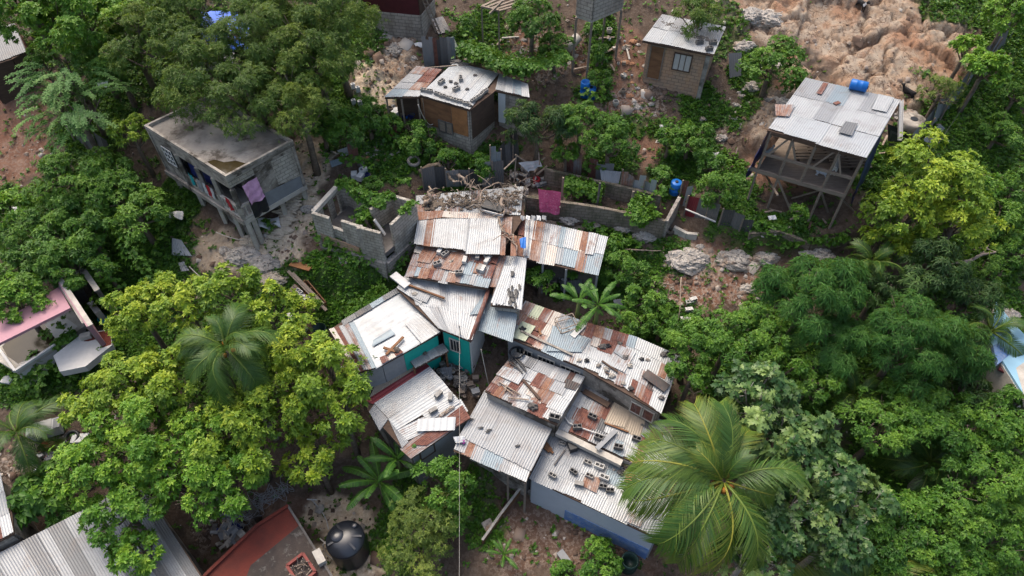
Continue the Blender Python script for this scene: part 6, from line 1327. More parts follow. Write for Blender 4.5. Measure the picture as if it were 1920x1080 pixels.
def trunk_mesh(R, H, C, seed, mat, nb=9):
    r = random.Random(seed); mb = MB(); b0 = .045*R+.06; top = Vector((0, 0, -.15*R))
    base = Vector((0, 0, -H-.3)); mid = base.lerp(top, .55)+Vector((r.uniform(-.2, .2), r.uniform(-.2, .2), 0))*R*.5
    mb.tube([base, base.lerp(mid, .5), mid, top], [b0*1.5, b0*1.15, b0, b0*.75], 8)
    idx = sorted(range(len(C)), key=lambda i: -C[i][2])[:nb*2]; r.shuffle(idx)
    for i in idx[:nb]:
        e = Vector(C[i]); s = mid.lerp(top, r.uniform(.2, 1.)); m = s.lerp(e, .5)+Vector((r.uniform(-.2, .2), r.uniform(-.2, .2), -.12*R))
        mb.tube([s, m, e], [b0*.5, b0*.32, .025], 6)
        for _ in range(3): f = e+Vector((r.uniform(-1, 1), r.uniform(-1, 1), r.uniform(0, .8))).normalized()*R*.3; mb.tube([m.lerp(e, .6), f], [.025, .01], 4)
    return mb
_CR = {}
BUCK = [.45, .75, 1.15, 1.7, 2.4]
def tree(sp, u, v, rpx, h, label, cat='tree', name=None, group=None, bark='bark', sz=1.):
    c = G(u, v, h); R = rpx/F*(c-CAM).dot(AX)*1.08; bk = min(BUCK, key=lambda b: abs(math.log(b/R))); var = rng.randrange(2 if bk > .5 else 1)
    key = (sp, bk, var)
    if key not in _CR:
        me, C, lr = crown(sp, bk, hash((sp == 'x', int(bk*100), var)) % 1000+len(_CR)*7); _CR[key] = (me, C)
    me, C = _CR[key]; s = R/bk; g = tz(c.x, c.y); H = c.z-g
    t = thing(name or ('tree' if cat == 'tree' else cat.replace(' ', '_')), label, cat, (c.x, c.y, g), group)
    o = bpy.data.objects.new('crown', me); COL.objects.link(o); o.parent = t; o.location = (0, 0, H); o.scale = (s*rng.uniform(.95, 1.08), s*rng.uniform(.95, 1.08), s*rng.uniform(.92, 1.06)*sz); o.rotation_euler = (rng.uniform(-.08, .08), rng.uniform(-.08, .08), rng.uniform(0, 6.28)); reg(o, (0, 0, 0))
    if bk > .5:
        q = o.matrix_basis.copy(); rot = Matrix.Rotation(o.rotation_euler.z, 3, 'Z')
        Cw = [rot @ (Vector(x)*s) for x in C]
        mb = trunk_mesh(R, H, [x*1.12 for x in Cw] if sp == 'bread' else Cw, int(u*7+v), None, 18 if sp == 'bread' else 9); me2 = mb.build('trunk', M[bark], None, True); me2.parent = t
        me2.location = Vector(me2.location)+Vector((0, 0, H)) ; reg(me2, (0, 0, 0))
    return t
def T(sp, lst, fmt, cat='tree', h=3.5, name=None, bark='bark', group=None):
    for e in lst:
        u, v, r, lab = e[:4]; tree(sp, u, v, r, e[4] if len(e) > 4 else h, (fmt % lab) if '%s' in fmt else lab, cat, name, group, bark)
# -- upper left
T('fine', [(290, 70, 88, 'left shoulder of the canopy above the concrete house'), (395, 135, 96, 'the middle of the canopy, hanging over the concrete roof'), (350, 5, 66, 'the top edge left of the blue tarpaulin'), (500, 80, 90, 'the right side of the blue tarpaulin'),
    (585, 95, 88, 'the right shoulder of the canopy above the pale path'), (478, 180, 86, 'the back edge of the concrete roof'), (556, 190, 74, 'the right corner of the concrete roof'), (625, 35, 78, 'the top edge beside the maroon shack'), (500, 5, 55, 'the top edge in the middle of the canopy')], 'olive green fine leaved tree at %s', h=4.6)
T('almondg', [(60, 25, 68, 'light green tree at the top left corner beside the grey shed'), (150, 40, 78, 'broad light green tree between grey shed and big olive canopy'), (225, 25, 50, 'small green tree squeezed against the left of the olive canopy')], '%s', h=4.5)
T('mid', [(210, 110, 55, 'dark green tree in the gap right of the feathery tree'), (75, 108, 26, 'small bright bush beside the grey shed'), (240, 60, 45, 'leafy tree in the shade left of the olive canopy')], '%s', h=3)
T('feather', [(140, 150, 66, 'pale feathery tree with long sprays, its upper half'), (145, 212, 60, 'pale feathery tree with long sprays overhanging the red bank')], '%s', h=3.6)
T('mid', [(150, 345, 70, 'dark shrub dotted with cream flowers below the feathery tree'), (128, 395, 54, 'dark flowering shrub lower left of the dotted one'), (205, 330, 50, 'dark shrub touching the left wall of the concrete house')], '%s', 'shrub', 2.6, 'flowering_shrub')
tree('almond', 245, 245, 34, 3, 'small yellow green tree at the left corner of the concrete house roof')
T('mid', [(255, 395, 60, 'bushy tree in the shade under the left side of the concrete house'), (162, 430, 64, 'bushy tree left of the vine wall top'), (110, 465, 66, 'bushy green tree behind the dark ruin'), (50, 450, 50, 'green tree at the left edge above the pink house'), (55, 520, 58, 'leafy tree leaning over the pink roof'), (130, 505, 40, 'small tree directly behind the ruined walls'), (190, 500, 26, 'leafy bush between ruin and vine wall')], '%s', h=2.4)
tree('almondg', 18, 560, 52, 3.2, 'bright green tree at the left edge over the pink roof'); tree('almondg', 25, 395, 45, 2, 'low bright green tree at the left edge above the shade')

# -- lower left, yellow green almonds
YA = [(262, 585, 56, 'behind the white slab with the red corner'), (335, 560, 55, 'directly above the coconut palm'), (430, 545, 52, 'below the pale rock by the path'), (500, 585, 52, 'beside the wooden crates'), (238, 712, 58, 'left of the coconut palm by the vines'), (300, 720, 72, 'lower left of the coconut palm'),
      (165, 760, 48, 'above the dumped white fridge'), (555, 655, 58, 'beside the dark green drum'), (625, 700, 66, 'against the maroon striped roof'), (520, 745, 82, 'right below the coconut palm'), (640, 770, 50, 'touching the lower left of the striped roof'), (455, 820, 74, 'in the middle of the lower left canopy'), (585, 850, 52, 'above the black water tank'), (385, 640, 50, 'hidden under the palm fronds')]
T('almond', YA, 'yellow green almond tree %s', h=4.2)
T('almondg', [(265, 830, 84, 'in the heart of the canopy below the yellow trees'), (360, 890, 78, 'above the dark gap by the wire pile'), (165, 880, 62, 'right of the large leaved bush'), (235, 960, 66, 'spreading over the long shed roof'), (430, 900, 62, 'right above the red roof edge'), (260, 1035, 48, 'at the bottom edge over the long shed'), (395, 800, 60, 'just below the yellow canopy middle')], 'green almond tree %s', h=4.4)
tree('almond', 575, 575, 26, 1.6, 'small light bush beside the drum', 'bush'); tree('broad', 78, 920, 46, 1.8, 'bush with large floppy leaves left of the green almond', 'bush'); tree('mid', 120, 975, 34, 1.4, 'low dark bush behind the long shed ridge', 'bush')
# -- bottom middle
tree('olive', 800, 965, 62, 2.2, 'olive green feathery shrub right of the black tank', 'shrub'); tree('olive', 790, 1035, 62, 1.8, 'olive green shrub at the bottom beside the black tank', 'shrub'); tree('mid', 835, 905, 50, 2.6, 'green tree below the striped roof house', 'tree'); tree('mid', 850, 970, 34, 1.8, 'bush under the cable at the yard edge', 'bush')
tree('bush', 1126, 1062, 38, .7, 'rounded dense green bush at the bottom of the yard', 'bush'); tree('bush', 1052, 1076, 24, .5, 'smaller yellow green bush left of the rounded one', 'bush')
# -- centre
tree('dark', 1008, 232, 52, 2.6, 'dense dark mango tree right of the white shack roof', 'tree'); tree('mid', 1085, 230, 46, 2.6, 'bright leafy tree in the middle above the pens', 'tree'); tree('mid', 1140, 262, 48, 2.6, 'bright leafy tree hanging over the pens', 'tree'); tree('mid', 1060, 285, 26, 1.8, 'small bush between the canvas and the pens', 'bush')
tree('mid', 1000, 38, 52, 2.6, 'bright leafy tree beside the timber platform'); tree('mid', 1040, 85, 30, 1.6, 'smaller leafy tree below right of the platform')
T('mid', [(1112, 62, 26, 'leafy climber under the block room'), (1122, 100, 24, 'leafy plant below the block room'), (1125, 150, 24, 'leafy plant beside the blue barrels'), (785, 262, 36, 'bright green bush below the junk shelter'), (722, 230, 32, 'green bush left of the junk shelter'), (905, 312, 26, 'green bush under the plywood shack'), (840, 300, 26, 'grassy bush at the foot of the plywood shack'), (700, 352, 24, 'creeper bush on the back wall of the ruin'), (880, 50, 22, 'vine bush left of the platform'), (1150, 460, 18, 'seedling by the pale rock')], '%s', 'bush', .9)
T('mid', [(650, 240, 48, 'dark'), (690, 215, 34, 'lower'), (600, 235, 36, 'shaded')], '%s shrub between the concrete house and the white shack', 'shrub', 1.6)
T('mid', [(1165, 505, 40, 'at the right end of the white and blue roof'), (1215, 560, 42, 'behind the upright blocks'), (1125, 470, 30, 'nearest the pale rock'), (1190, 600, 38, 'right of the banana plant'), (1080, 500, 26, 'under the eave by the banana'), (1240, 610, 30, 'behind the patchwork roof'), (1010, 525, 30, 'in the dark gap beside the torn sheets')], 'green leafy shrub %s', 'shrub', 1.2)
tree('bush', 1448, 122, 50, 2., 'round dense green tree left of the stilt house', 'tree'); tree('fine', 1312, 25, 42, 2.8, 'fine leaved tree leaning over the block hut roof', 'tree')
T('mid', [(1350, 355, 40, 'vine covered tree above the red metal sheet'), (1240, 330, 24, 'small bright bush beside the blue drum'), (1500, 400, 17, 'single bush on the terrace below the stilt house'), (1295, 265, 40, 'vine mound below the block hut'), (1335, 310, 26, 'vine mound next to the white frame'), (1255, 262, 26, 'vine mound beside the white bucket')], '%s', 'bush', 1.2)
# -- right
tree('almond', 1745, 345, 88, 4, 'large yellow green tree below the stilt house'); tree('almond', 1680, 400, 55, 3.4, 'yellow green tree left of the large one, touching the terrace'); tree('almond', 1790, 420, 66, 3.4, 'yellow green tree right below the large one'); tree('almondg', 1830, 345, 42, 3.4, 'yellow green tree at the far right of the large one'); tree('almond', 1660, 452, 40, 2.2, 'low yellow tree above the narrow leaved canopy')
tree('almondg', 1850, 122, 42, 3, 'bright tree on the fence line behind the cistern'); tree('almondg', 1815, 90, 28, 2.4, 'small bright tree left on the fence line'); tree('almondg', 1895, 25, 45, 3, 'green tree at the top right corner'); tree('olive', 1765, 172, 34, 2, 'thin grey green bush by the cistern', 'bush')

tree('cassia', 1515, 555, 68, 4.2, 'round narrow leaved tree, upper left of the pair'); tree('cassia', 1575, 530, 50, 4, 'narrow leaved crown joined to the right of the round one'); tree('cassia', 1468, 545, 42, 3.6, 'small narrow leaved crown on the left flank')
tree('cassia', 1700, 640, 88, 4.6, 'largest domed narrow leaved tree by the blue house'); tree('cassia', 1780, 665, 58, 4.2, 'narrow leaved dome on the right of the largest'); tree('cassia', 1560, 640, 60, 3., 'shaded narrow leaved tree between the two domes')
tree('dark', 1750, 512, 62, 3.4, 'dark glossy tree above the largest dome'); tree('dark', 1820, 560, 46, 3., 'dark tree beside the fan palm'); tree('dark', 1650, 540, 40, 2.6, 'dark tree between the two domed crowns'); tree('dark', 1810, 735, 46, 3, 'dark large leaved tree in front of the cream terrace')
T('mid', [(1362, 635, 64, 'left of the domed trees'), (1300, 640, 52, 'against the patchwork roof end'), (1420, 620, 55, 'under the round narrow leaved tree'), (1300, 700, 40, 'at the corner of the patchwork house'), (1525, 715, 42, 'in front of the breadfruit'), (1450, 690, 50, 'behind the breadfruit crown')], 'mid green tree %s', h=3.4)
BF = [(1420, 745, 62, 'top of the breadfruit group'), (1475, 820, 68, 'right of the big coconut crown'), (1530, 900, 70, 'middle of the right bank'), (1465, 960, 66, 'under the right coconut fronds'), (1590, 930, 62, 'outermost on the right'), (1560, 1000, 60, 'above the lower palm fronds'), (1410, 1040, 62, 'at the bottom edge')]
T('bread', BF, 'breadfruit tree with big lobed pale leaves, %s', h=4.6, bark='barkl')
T('almondg', [], '')
DR_ = [(1660, 790, 66, 'nearest the breadfruit'), (1740, 775, 66, 'below the largest dome'), (1830, 800, 72, 'below the cream terrace'), (1900, 840, 60, 'at the right edge'), (1830, 900, 84, 'in the middle right'), (1660, 980, 72, 'right of the breadfruit'), (1760, 990, 80, 'in the lower right'), (1870, 1000, 84, 'in the bottom right corner'), (1700, 1060, 66, 'at the bottom edge'), (1905, 760, 40, 'under the grey slab'), (1800, 1065, 60, 'at the bottom edge, right')]
T('mid', DR_, 'glossy green tree %s', h=4.)
T('mid', [(1900, 470, 40, 'far right, low'), (1880, 420, 44, 'far right by the bank'), (1850, 510, 34, 'right of the yellow tree'), (1900, 350, 38, 'at the right edge mid height'), (1870, 250, 40, 'on the bank behind the fence'), (1905, 180, 30, 'at the right edge high up')], 'bright green bush %s', 'bush', .9)
# ------------------------------------------------------------------ palms
def frond_mesh(L, arch, seed, mat, n=60, lw=.030, ll=.95, yel=.0):
    r = np.random.default_rng(seed); V = []; Fc = []; Tn = []; b = 0
    def rp(s): a = arch*s; return np.array([L*(s-.22*arch*s**3), 0, L*(.36*s-.66*arch*s**2.3)])
    pts = [Vector(rp(s)) for s in np.linspace(0, 1, 12)]
    mb = MB(); mb.tube(pts, [.045*(1-.8*i/11)+.006 for i in range(12)], 5); 
    parts = []
    rv = np.array(mb.v); rf_ = []
    for f in mb.f:
        for k in range(1, len(f)-1): rf_.append((f[0], f[k], f[k+1]))
    parts.append((rv, np.array(rf_), np.full(len(rv), 1.)))
    for side in (-1, 1):
        for i in range(n):
            s = .10+.9*(i+r.uniform(-.3, .3))/n; s = min(max(s, .08), 1.); p = rp(s); t = rp(min(1, s+.02))-rp(s-.02); t /= np.linalg.norm(t)
            l = ll*L/3.*(np.sin(pi*(.12+.80*s))**.7)*r.uniform(.85, 1.1); up = np.cross(t, [0, 1, 0]); up = up/np.linalg.norm(up)*(-1 if up[2] > 0 else 1)*-1
            d = np.array([0, side, 0])*.85+t*(.55+.5*s)+up*.18; d /= np.linalg.norm(d); w = np.cross(d, up); w /= np.linalg.norm(w)
            dr = r.uniform(.35, 1.0); q = [p, p+d*l*.5+np.array([0, 0, -dr*l*.18]), p+d*l+np.array([0, 0, -dr*l*.75])]
            ww = lw*L/3.*.5; vs = np.array([q[0]-w*ww*.6, q[0]+w*ww*.6, q[1]-w*ww, q[1]+w*ww, q[2]])
            tt = np.clip(.4+r.normal(0, .12)+yel*r.random()+.1*s, 0, 1)
            parts.append((vs, np.array([[0, 1, 3], [0, 3, 2], [2, 3, 4]]), np.array([tt, tt, tt, tt, min(1, tt+.25+yel*.5)])))
    return tri_mesh('frond', parts, mat)
def palm(u, v, h, L, n, label, mats=('palm',), lean=(0, 0), seed=3, base=None, nuts=True, name='coconut_palm', yel=0., el=(-.75, 1.1), r0=.17, spec=None):
    r = random.Random(seed); c = G(u, v, h) if base is None else base; g = tz(c.x+lean[0], c.y+lean[1]); t = thing(name, label, 'palm tree', (c.x, c.y, c.z-h)); t['category'] = 'palm'
    b = Vector((c.x+lean[0], c.y+lean[1], g-.3)); m = b.lerp(c, .5)+Vector((lean[0]*.12, lean[1]*.12, 0))
    if h > .8: MB().tube([b, b.lerp(m, .5), m, m.lerp(c, .6), c-Vector((0, 0, .05))], [r0*1.3, r0, r0*.85, r0*.75, r0*.8], 10).build('trunk', M['barkl'], t, True)
    fm = [frond_mesh(L, a, seed+i, LM[mats[i % len(mats)]], yel=yel*(i % 2)) for i, a in enumerate((.95, 1.15, .8))]
    for i in range(n if not spec else len(spec)):
        s = i/n; az = i*2.39996+r.uniform(-.55, .55); e = el[1]*(1-s)**1.2+el[0]*s**1.3+r.uniform(-.2, .2); lsc = 1.
        if spec: az, e, lsc = RD(spec[i][0]), spec[i][1], spec[i][2]
        k = 0 if s < .35 else (1 if s < .75 else 0)
        f = bpy.data.objects.new('frond', fm[(i*7) % 3]); COL.objects.link(f); f.parent = t; f.location = Vector((c.x, c.y, c.z))-Vector(t.location)+Vector((cos(az)*.1, sin(az)*.1, .05+.25*(1-s))); f.rotation_euler = (r.uniform(-.75, .75), -e+.1, az); sc = r.uniform(.8, 1.1)*(.72+.35*min(1, s*2.2)) if not spec else lsc; f.scale = (sc, sc, sc)
    if nuts:
        for i in range(5): a = i*1.3; MB().blob(c+Vector((cos(a+2)*.34, sin(a+2)*.34, .02)), .15, i, 1, .05, (1, 1, 1.1)).build('coconut', (bpy.data.materials.get('ripe_coconut') or plain('ripe_coconut', (.42, .17, .03), .5)), t, True)
    return t
palm(1355, 905, 6.2, 3.7, 26, 'huge coconut palm with yellow tipped fronds in front of the white roofs', ('palmy', 'palm', 'palm'), (.3, -.9), 4, yel=.5, spec=[(168, .3, 1.15), (150, .5, 1.08), (130, .6, 1.), (114, .75, 1.0), (97, .8, 1.), (82, .85, .92), (60, .5, .8), (140, .25, 1.08), (180, .12, 1.25), (192, -.05, 1.25), (206, .05, 1.05), (4, .35, 1.0), (-16, .0, .75), (-122, -.05, 1.2), (-136, .0, 1.15), (-93, -.2, 1.12), (-66, -.05, 1.18), (-50, -.3, .9), (215, -.2, .6), (105, 1.2, .6), (40, 1.25, .5), (160, 1.15, .6)])
palm(425, 655, 6.0, 2.6, 22, 'coconut palm rising out of the yellow green almond trees', ('palm', 'palm', 'palm'), (.6, -.8), 9, yel=.1)
palm(1620, 1110, 3.5, 3.3, 18, 'coconut palm cut by the bottom edge on the right', ('palmy', 'palm'), (0, -.5), 12, nuts=False, yel=.2)
palm(35, 815, 2.6, 2.3, 16, 'dark drooping palm at the left edge', ('palm',), (-.3, -.3), 15, nuts=False)
palm(1855, 625, 3.2, 2.1, 18, 'fan shaped palm hiding the corner of the blue house', ('palm',), (0, -.3), 21, nuts=False)
palm(1632, 495, 2.6, 1.7, 14, 'small palm above the domed trees', ('palm',), (0, -.3), 25, nuts=False)
palm(1600, 745, 2.2, 1.9, 14, 'shaded palm between the domes and the glossy trees', ('palm',), (0, -.3), 27, nuts=False)
palm(1740, 870, 2.0, 2.2, 12, 'drooping palm in the dark hollow', ('palm',), (0, -.3), 29, nuts=False)
# ------------------------------------------------------------------ bananas
def banana_leaf(L, Wd, arch, seed, tear=.5):
    r = np.random.default_rng(seed); n = 26; parts = []
    def rp(s): return np.array([L*(s-.12*arch*s**3), 0, L*(.45*s-.48*arch*s*s)])
    mb = MB(); mb.tube([Vector(rp(s)) for s in np.linspace(0, 1, 10)], [.03*(1-.8*i/9)+.004 for i in range(10)], 5); rv = np.array(mb.v); rf_ = []
    for f in mb.f:
        for k in range(1, len(f)-1): rf_.append((f[0], f[k], f[k+1]))
    parts.append((rv, np.array(rf_), np.full(len(rv), 1.)))
    for side in (-1, 1):
        dro = .2
        for i in range(n):
            s0, s1 = .14+.86*i/n, .14+.86*(i+1)/n
            if r.random() < .25: dro = r.uniform(.1, .55)*tear*2
            w0 = Wd*.5*np.sin(pi*min(1, (s0-.10)/.92))**.45 if s0 < 1 else 0; w1 = Wd*.5*max(0, np.sin(pi*min(1, (s1-.10)/.92)))**.45
            a, b = rp(s0), rp(s1); gap = .012 if r.random() < tear else 0
            sh = np.array([.18, 0, 0])*Wd
            c = a+np.array([0, side*w0, -dro*w0+.12*w0])+sh*w0*2; d = b+np.array([0, side*w1, -dro*w1+.12*w1])+sh*w1*2-np.array([gap*2, 0, 0])*L/2
            cm, dm = a*.5+c*.5+np.array([0, 0, .03]), b*.5+d*.5+np.array([0, 0, .03]); t_ = np.clip(.5+r.normal(0, .1), 0, 1)
            parts.append((np.array([a, b, dm, cm, d, c]), np.array([[0, 1, 2], [0, 2, 3], [3, 2, 4], [3, 4, 5]]), np.full(6, t_)))
    return tri_mesh('leaf', parts, LM['banana'])
def banana(u, v, h, L, n, label, seed, el=(-.1, 1.0)):
    r = random.Random(seed); c = G(u, v, h); t = thing('banana_plant', label, 'banana plant', (c.x, c.y, c.z-h))
    MB().tube([c-Vector((0, 0, h+.2)), c-Vector((0, 0, h*.5)), c], [.13, .11, .07], 9).build('stem', plain('banana_stem', (.16, .2, .06), .6) if 'banana_stem' not in bpy.data.materials else bpy.data.materials['banana_stem'], t, True)
    ms = [banana_leaf(L, L*.19, a, seed+i, .8) for i, a in enumerate((.9, 1.1))]
    for i in range(n):
        s = i/n; az = i*2.39996+r.uniform(-.3, .3); f = bpy.data.objects.new('leaf', ms[i % 2]); COL.objects.link(f); f.parent = t; f.location = (0, 0, h-.05*s); f.rotation_euler = (r.uniform(-.2, .2), -(el[1]*(1-s)+el[0]*s)+.1, az); sc = r.uniform(.8, 1.1); f.scale = (sc, sc, sc)
    return t
banana(712, 903, 2.2, 2.3, 11, 'big banana plant with torn leaves behind the black tank', 3); banana(745, 862, 2., 1.8, 8, 'banana plant tucked beside the lower corner of the striped roof', 5)
banana(1122, 572, 3.0, 1.85, 9, 'banana plant leaning over the patchwork roof', 8, (-.3, .9)); banana(945, 1040, .5, 1.0, 7, 'young banana plant alone in the bare yard', 11, (.15, .9)); banana(1085, 565, 2.4, 1.6, 7, 'smaller banana behind the patchwork roof', 14)
# ------------------------------------------------------------------ creepers: leaf mats over a mound line
def vine(label, px, w, hgt, sp='vine', name='creeper', cat='creeper', dens=55, wall=0.):
    P = [G(*p) for p in px]; pos = []; ax = []; L_ = sum((b-a).length for a, b in zip(P, P[1:])); mt, k, L, Wd, el, dr, _, _, _ = SP[sp]
    r = np.random.default_rng(int(px[0][0]*3+px[0][1])); c = np.array([P[0].x, P[0].y, tz(P[0].x, P[0].y)])
    for a, b in zip(P, P[1:]):
        l = (b-a).length; n = int(l*w*2.4*dens/2); s = r.random(n); q = r.normal(0, .42, n).clip(-1, 1); d = np.array([b.x-a.x, b.y-a.y])/max(l, .01); nn = np.array([-d[1], d[0]])
        x = a.x+(b.x-a.x)*s+nn[0]*q*w; y = a.y+(b.y-a.y)*s+nn[1]*q*w; lump = fbm(x*1.6, y*1.6, 3, 3)
        z = tz_np(x, y)+hgt*np.sqrt(np.clip(1-q*q, 0, 1))*(.55+.9*lump)*r.uniform(.75, 1.02, n)+.03
        pos.append(np.stack([x, y, z], -1)); ax.append(nrm(np.stack([nn[0]*q*1.2, nn[1]*q*1.2, np.ones(n)], -1)+r.normal(0, .35, (n, 3))))
    pos = np.concatenate(pos)-c; ax = np.concatenate(ax); tint = np.clip(.45+.5*(fbm(pos[:, 0]*1.2, pos[:, 1]*1.2, 3, 8)-.5)+r.normal(0, .12, len(pos)), 0, 1)
    me = tri_mesh(name, [leaf_mesh('', pos, ax, k, L, Wd, el, dr, tint, None)], LM[mt]); o = bpy.data.objects.new(name, me); COL.objects.link(o); o.location = c; return tag(o, label, cat)
vine('thick creeper hedge draped along the back edge of the white shack roof', [(872, 108), (905, 128), (940, 146), (985, 150), (1030, 138), (1060, 125)], .55, 1.5)
vine('creeper on the slope above the greenish metal sheet', [(835, 58), (868, 55), (885, 85)], .5, .9)
vine('bright band of vines covering the long sloping wall above the yellow trees', [(228, 452), (258, 495), (286, 532), (308, 566)], .7, 2.6)
vine('band of vines climbing beside the two pale sheets', [(300, 388), (320, 425), (315, 470), (300, 500)], .35, 1.3)
vine('low vines on the bank just behind the ruin', [(640, 318), (670, 326), (705, 340)], .35, 1.2); vine('vine hanging inside the ruin', [(672, 385), (680, 400), (684, 415)], .25, 2.2); vine('vines behind the right wall of the ruin', [(745, 372), (772, 362)], .25, 1.2); vine('creeper on the left corner of the ruin', [(608, 322), (625, 320)], .4, 1.6)
vine('creeping vines between the white slab and the stained roof', [(98, 655), (122, 638), (142, 618)], .25, 1.2); vine('vines swallowing the lower edge of the white slab', [(120, 715), (165, 706), (208, 680), (232, 645)], .5, 1.0); vine('mound of vines below the stained white roof', [(40, 735), (75, 715), (110, 725)], 1.1, 1.2)
vine('mass of vines beside the ruined walls', [(195, 540), (230, 560), (215, 610)], 1.2, 2.0); vine('vine covered bank below the block hut', [(1235, 250), (1275, 262), (1310, 290), (1350, 325)], .7, 1.0); vine('vines dripping over the right end of the pens', [(1190, 395), (1205, 420), (1240, 380)], .4, 1.2)
vine('vines around the blue drum beside the pens', [(1250, 372), (1285, 378), (1300, 385)], .35, 1.1); vine('green creeper at the foot of the plywood shack', [(820, 285), (860, 305), (890, 320)], .5, .6); vine('creeper over the pens below the mango tree', [(1095, 330), (1130, 345)], .4, 1.5)
vine('weeds below the ruin foundation', [(620, 470), (660, 490), (700, 500)], .5, .5); vine('weeds growing around the front stilts of the concrete house', [(500, 425), (520, 440)], .4, .7)
vine('weeds against the front of the ruin foundation', [(600, 462), (650, 478), (700, 492), (728, 498)], .5, .9); vine('creeper hanging on the front wall of the ruin', [(600, 452), (612, 458)], .25, 2.0)
vine('weeds below the white slab and pink house', [(5, 700), (45, 705), (95, 690)], .8, 1.2); vine('vines spilling over the yard corner by the blue barrels', [(1085, 195), (1130, 205)], .5, .9); vine('creepers over the bank behind the junk shelter', [(700, 255), (760, 275), (830, 300)], .6, .8)
vine('weeds between the long lean-to and the boulders', [(1090, 420), (1150, 452), (1200, 475)], .5, .6); vine('weeds on the terrace edge below the stilt house', [(1400, 425), (1470, 430)], .35, .25); vine('tangle of creepers right of the ruin wall', [(770, 455), (755, 500), (735, 530)], .45, .6)
def drape(label, pts, drop, w=.18, dens=330, bulk=.12, name='hanging_creeper'):
    P = [Vector(p) for p in pts]; r = np.random.default_rng(int(abs(P[0].x)*37+len(P))); mt, k, L, Wd, el, dr, _, _, _ = SP['vine']; pos = []; ax = []; c = np.array(P[0])
    for a, b in zip(P, P[1:]):
        l = (b-a).length; n = int(l*dens*(.5+drop*.5)); s = r.random(n); d = np.array(b-a)/max(l, .01); nn = np.array([d[1], -d[0], 0]); nn = nn/max(1e-6, np.linalg.norm(nn)); q = r.normal(0, w, n)
        base = np.array(a)[None]+np.array(b-a)[None]*s[:, None]; lump = fbm(base[:, 0]*1.7, base[:, 1]*1.7+base[:, 2], 4, 5); z = bulk*(1+lump)-drop*np.clip(lump*2.6-.7, .05, 1.3)*r.random(n)**1.3
        pos.append(base+nn[None]*(q+np.where(z < 0, np.sign(q+1e-9)*.13, 0))[:, None]+np.array([0, 0, 1.])*z[:, None]); ax.append(nrm(nn[None]*np.sign(q)[:, None]*np.where(z < 0, 1.2, .3)[:, None]+np.array([0, 0, .7])+r.normal(0, .3, (n, 3))))
    pos = np.concatenate(pos)-c; ax = np.concatenate(ax); tint = np.clip(.5+.5*(fbm(pos[:, 0]*1.5, pos[:, 1]*1.5, 3, 8)-.5)+r.normal(0, .12, len(pos)), 0, 1)
    me = tri_mesh(name, [leaf_mesh('', pos, ax, k, L*.85, Wd*.85, el, dr, tint, None)], LM['vine']); o = bpy.data.objects.new(name, me); COL.objects.link(o); o.location = c; return tag(o, label, 'creeper')
az_ = lambda l, z: [at_z(u, v, z) for u, v in l]
drape('creeper curtain over the back wall of the ruin', az_([(632, 343), (648, 346), (675, 359), (700, 372), (722, 368)], zT), .8, .13, 170); drape('creeper on top of the ruin inner wall', az_([(700, 388), (718, 376), (735, 366)], zT), .6, .12, 200)
drape('creeper over the outer right wall of the ruin', az_([(750, 402), (764, 390), (776, 380)], zT), .5, .1, 130); drape('creeper climbing inside the front corner of the ruin', az_([(676, 392), (684, 404), (690, 414)], zT-.5), 1.2, .2, 200)
zs = pA.p.z+.25
drape('dense creeper hedge rolled over the back edge of the white shack roof', az_([(868, 98), (893, 108), (915, 120), (945, 134), (985, 138), (1015, 132), (1048, 120), (1062, 116)], zs), .7, .26, 560, .42)
gz = lambda l, h: [G(u, v, h) for u, v in l]
drape('creeper over the top of the pen back wall', gz([(1060, 338), (1090, 345), (1130, 358)], 1.1), .8, .2); drape('creeper bunch hanging over the right end of the long wall', gz([(1185, 382), (1205, 400), (1215, 420)], 1.4), 1.2, .35, 500, .3); drape('creeper on the dark bank below the stilt house terrace', gz([(1400, 444), (1450, 450), (1520, 448), (1590, 438)], .1), .5, .12, 130, .03)
drape('creeper on the edge of the pink roof house slab', gz([(100, 652), (120, 638), (140, 622)], .9), .5, .15, 200); drape('creeper along the upper edge of the blue white roof', gz([(655, 590), (690, 570), (725, 545)], .8), .5, .3)
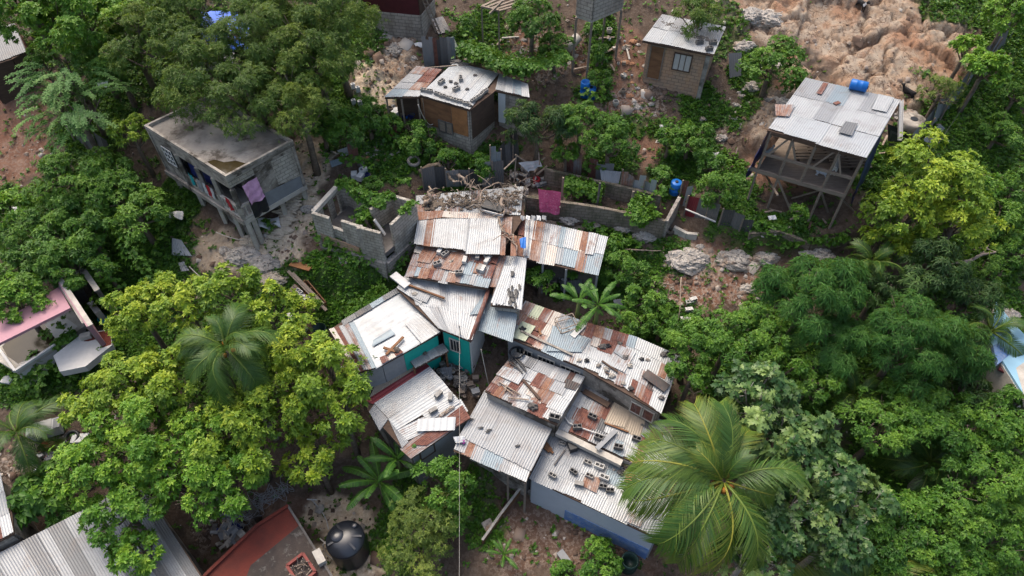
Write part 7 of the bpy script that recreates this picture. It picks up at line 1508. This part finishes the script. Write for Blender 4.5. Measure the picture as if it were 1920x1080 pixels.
# ------------------------------------------------------------------ ground cover
def ground_cover():
    n = 150000; x = NR.uniform(-31, 31, n); y = NR.uniform(9, 42, n); m = covmask('grass', x, y); keep = (NR.random(n) < np.clip(m, 0, 1)*.95) | ((NR.random(n) < .05) & (covmask('rock', x, y) < .3))
    x = x[keep]; y = y[keep]; z = terrain_full(x, y)+.02; N = len(x); print('cover', N)
    ax = nrm(np.stack([NR.normal(0, .25, N), NR.normal(0, .25, N), np.ones(N)], -1)); t = np.clip(.36+.8*(fbm(x*.8, y*.8, 4, 17)-.5)+NR.normal(0, .13, N), 0, 1); h = fbm(x*.6, y*.6, 3, 41)
    pos = np.stack([x, y, z+.25*np.clip(h-.4, 0, 1)*NR.random(N)], -1)
    me = tri_mesh('ground_cover', [leaf_mesh('', pos, ax, 4, .19, .12, (.1, 1.1), .15, t, None)], LM['vine']); o = bpy.data.objects.new('ground_cover', me); COL.objects.link(o); tag(o, 'weeds and low green plants covering the slope', 'ground cover', None, 'stuff')
ground_cover()
# ------------------------------------------------------------------ light, camera, render
SUN_EL = RD(58); SUN_AZ = RD(-28)      # azimuth from +y towards +x
sd = Vector((sin(SUN_AZ)*cos(SUN_EL), cos(SUN_AZ)*cos(SUN_EL), sin(SUN_EL)))
w = bpy.data.worlds.new('World'); S.world = w; w.use_nodes = True
bg = w.node_tree.nodes['Background']; sk = w.node_tree.nodes.new('ShaderNodeTexSky')
sk.sky_type = 'NISHITA'; sk.sun_disc = False; sk.sun_elevation = SUN_EL; sk.sun_rotation = SUN_AZ
sk.air_density = 1.2; sk.dust_density = 7.0; sk.ozone_density = .7
w.node_tree.links.new(sk.outputs[0], bg.inputs[0]); bg.inputs[1].default_value = .15
L = bpy.data.lights.new('sun', 'SUN'); L.energy = .8; L.angle = RD(32); L.color = (1., .95, .87)
lo = bpy.data.objects.new('sun', L); COL.objects.link(lo); lo.rotation_euler = sd.to_track_quat('Z', 'Y').to_euler(); lo.location = (0, 0, 60)
cd = bpy.data.cameras.new('camera'); co = bpy.data.objects.new('camera', cd); COL.objects.link(co)
cd.sensor_width = 36; cd.lens = 36*F/1920; cd.clip_end = 500; co.location = CAM; co.rotation_euler = (pi/2-PITCH, 0, 0)
S.camera = co
S.view_settings.view_transform = 'Standard'; S.view_settings.look = 'None'; S.view_settings.gamma = 1; S.view_settings.exposure = EXPO
S.cycles.use_denoising = True; S.cycles.max_bounces = 6; S.cycles.diffuse_bounces = 3; S.cycles.transparent_max_bounces = 4
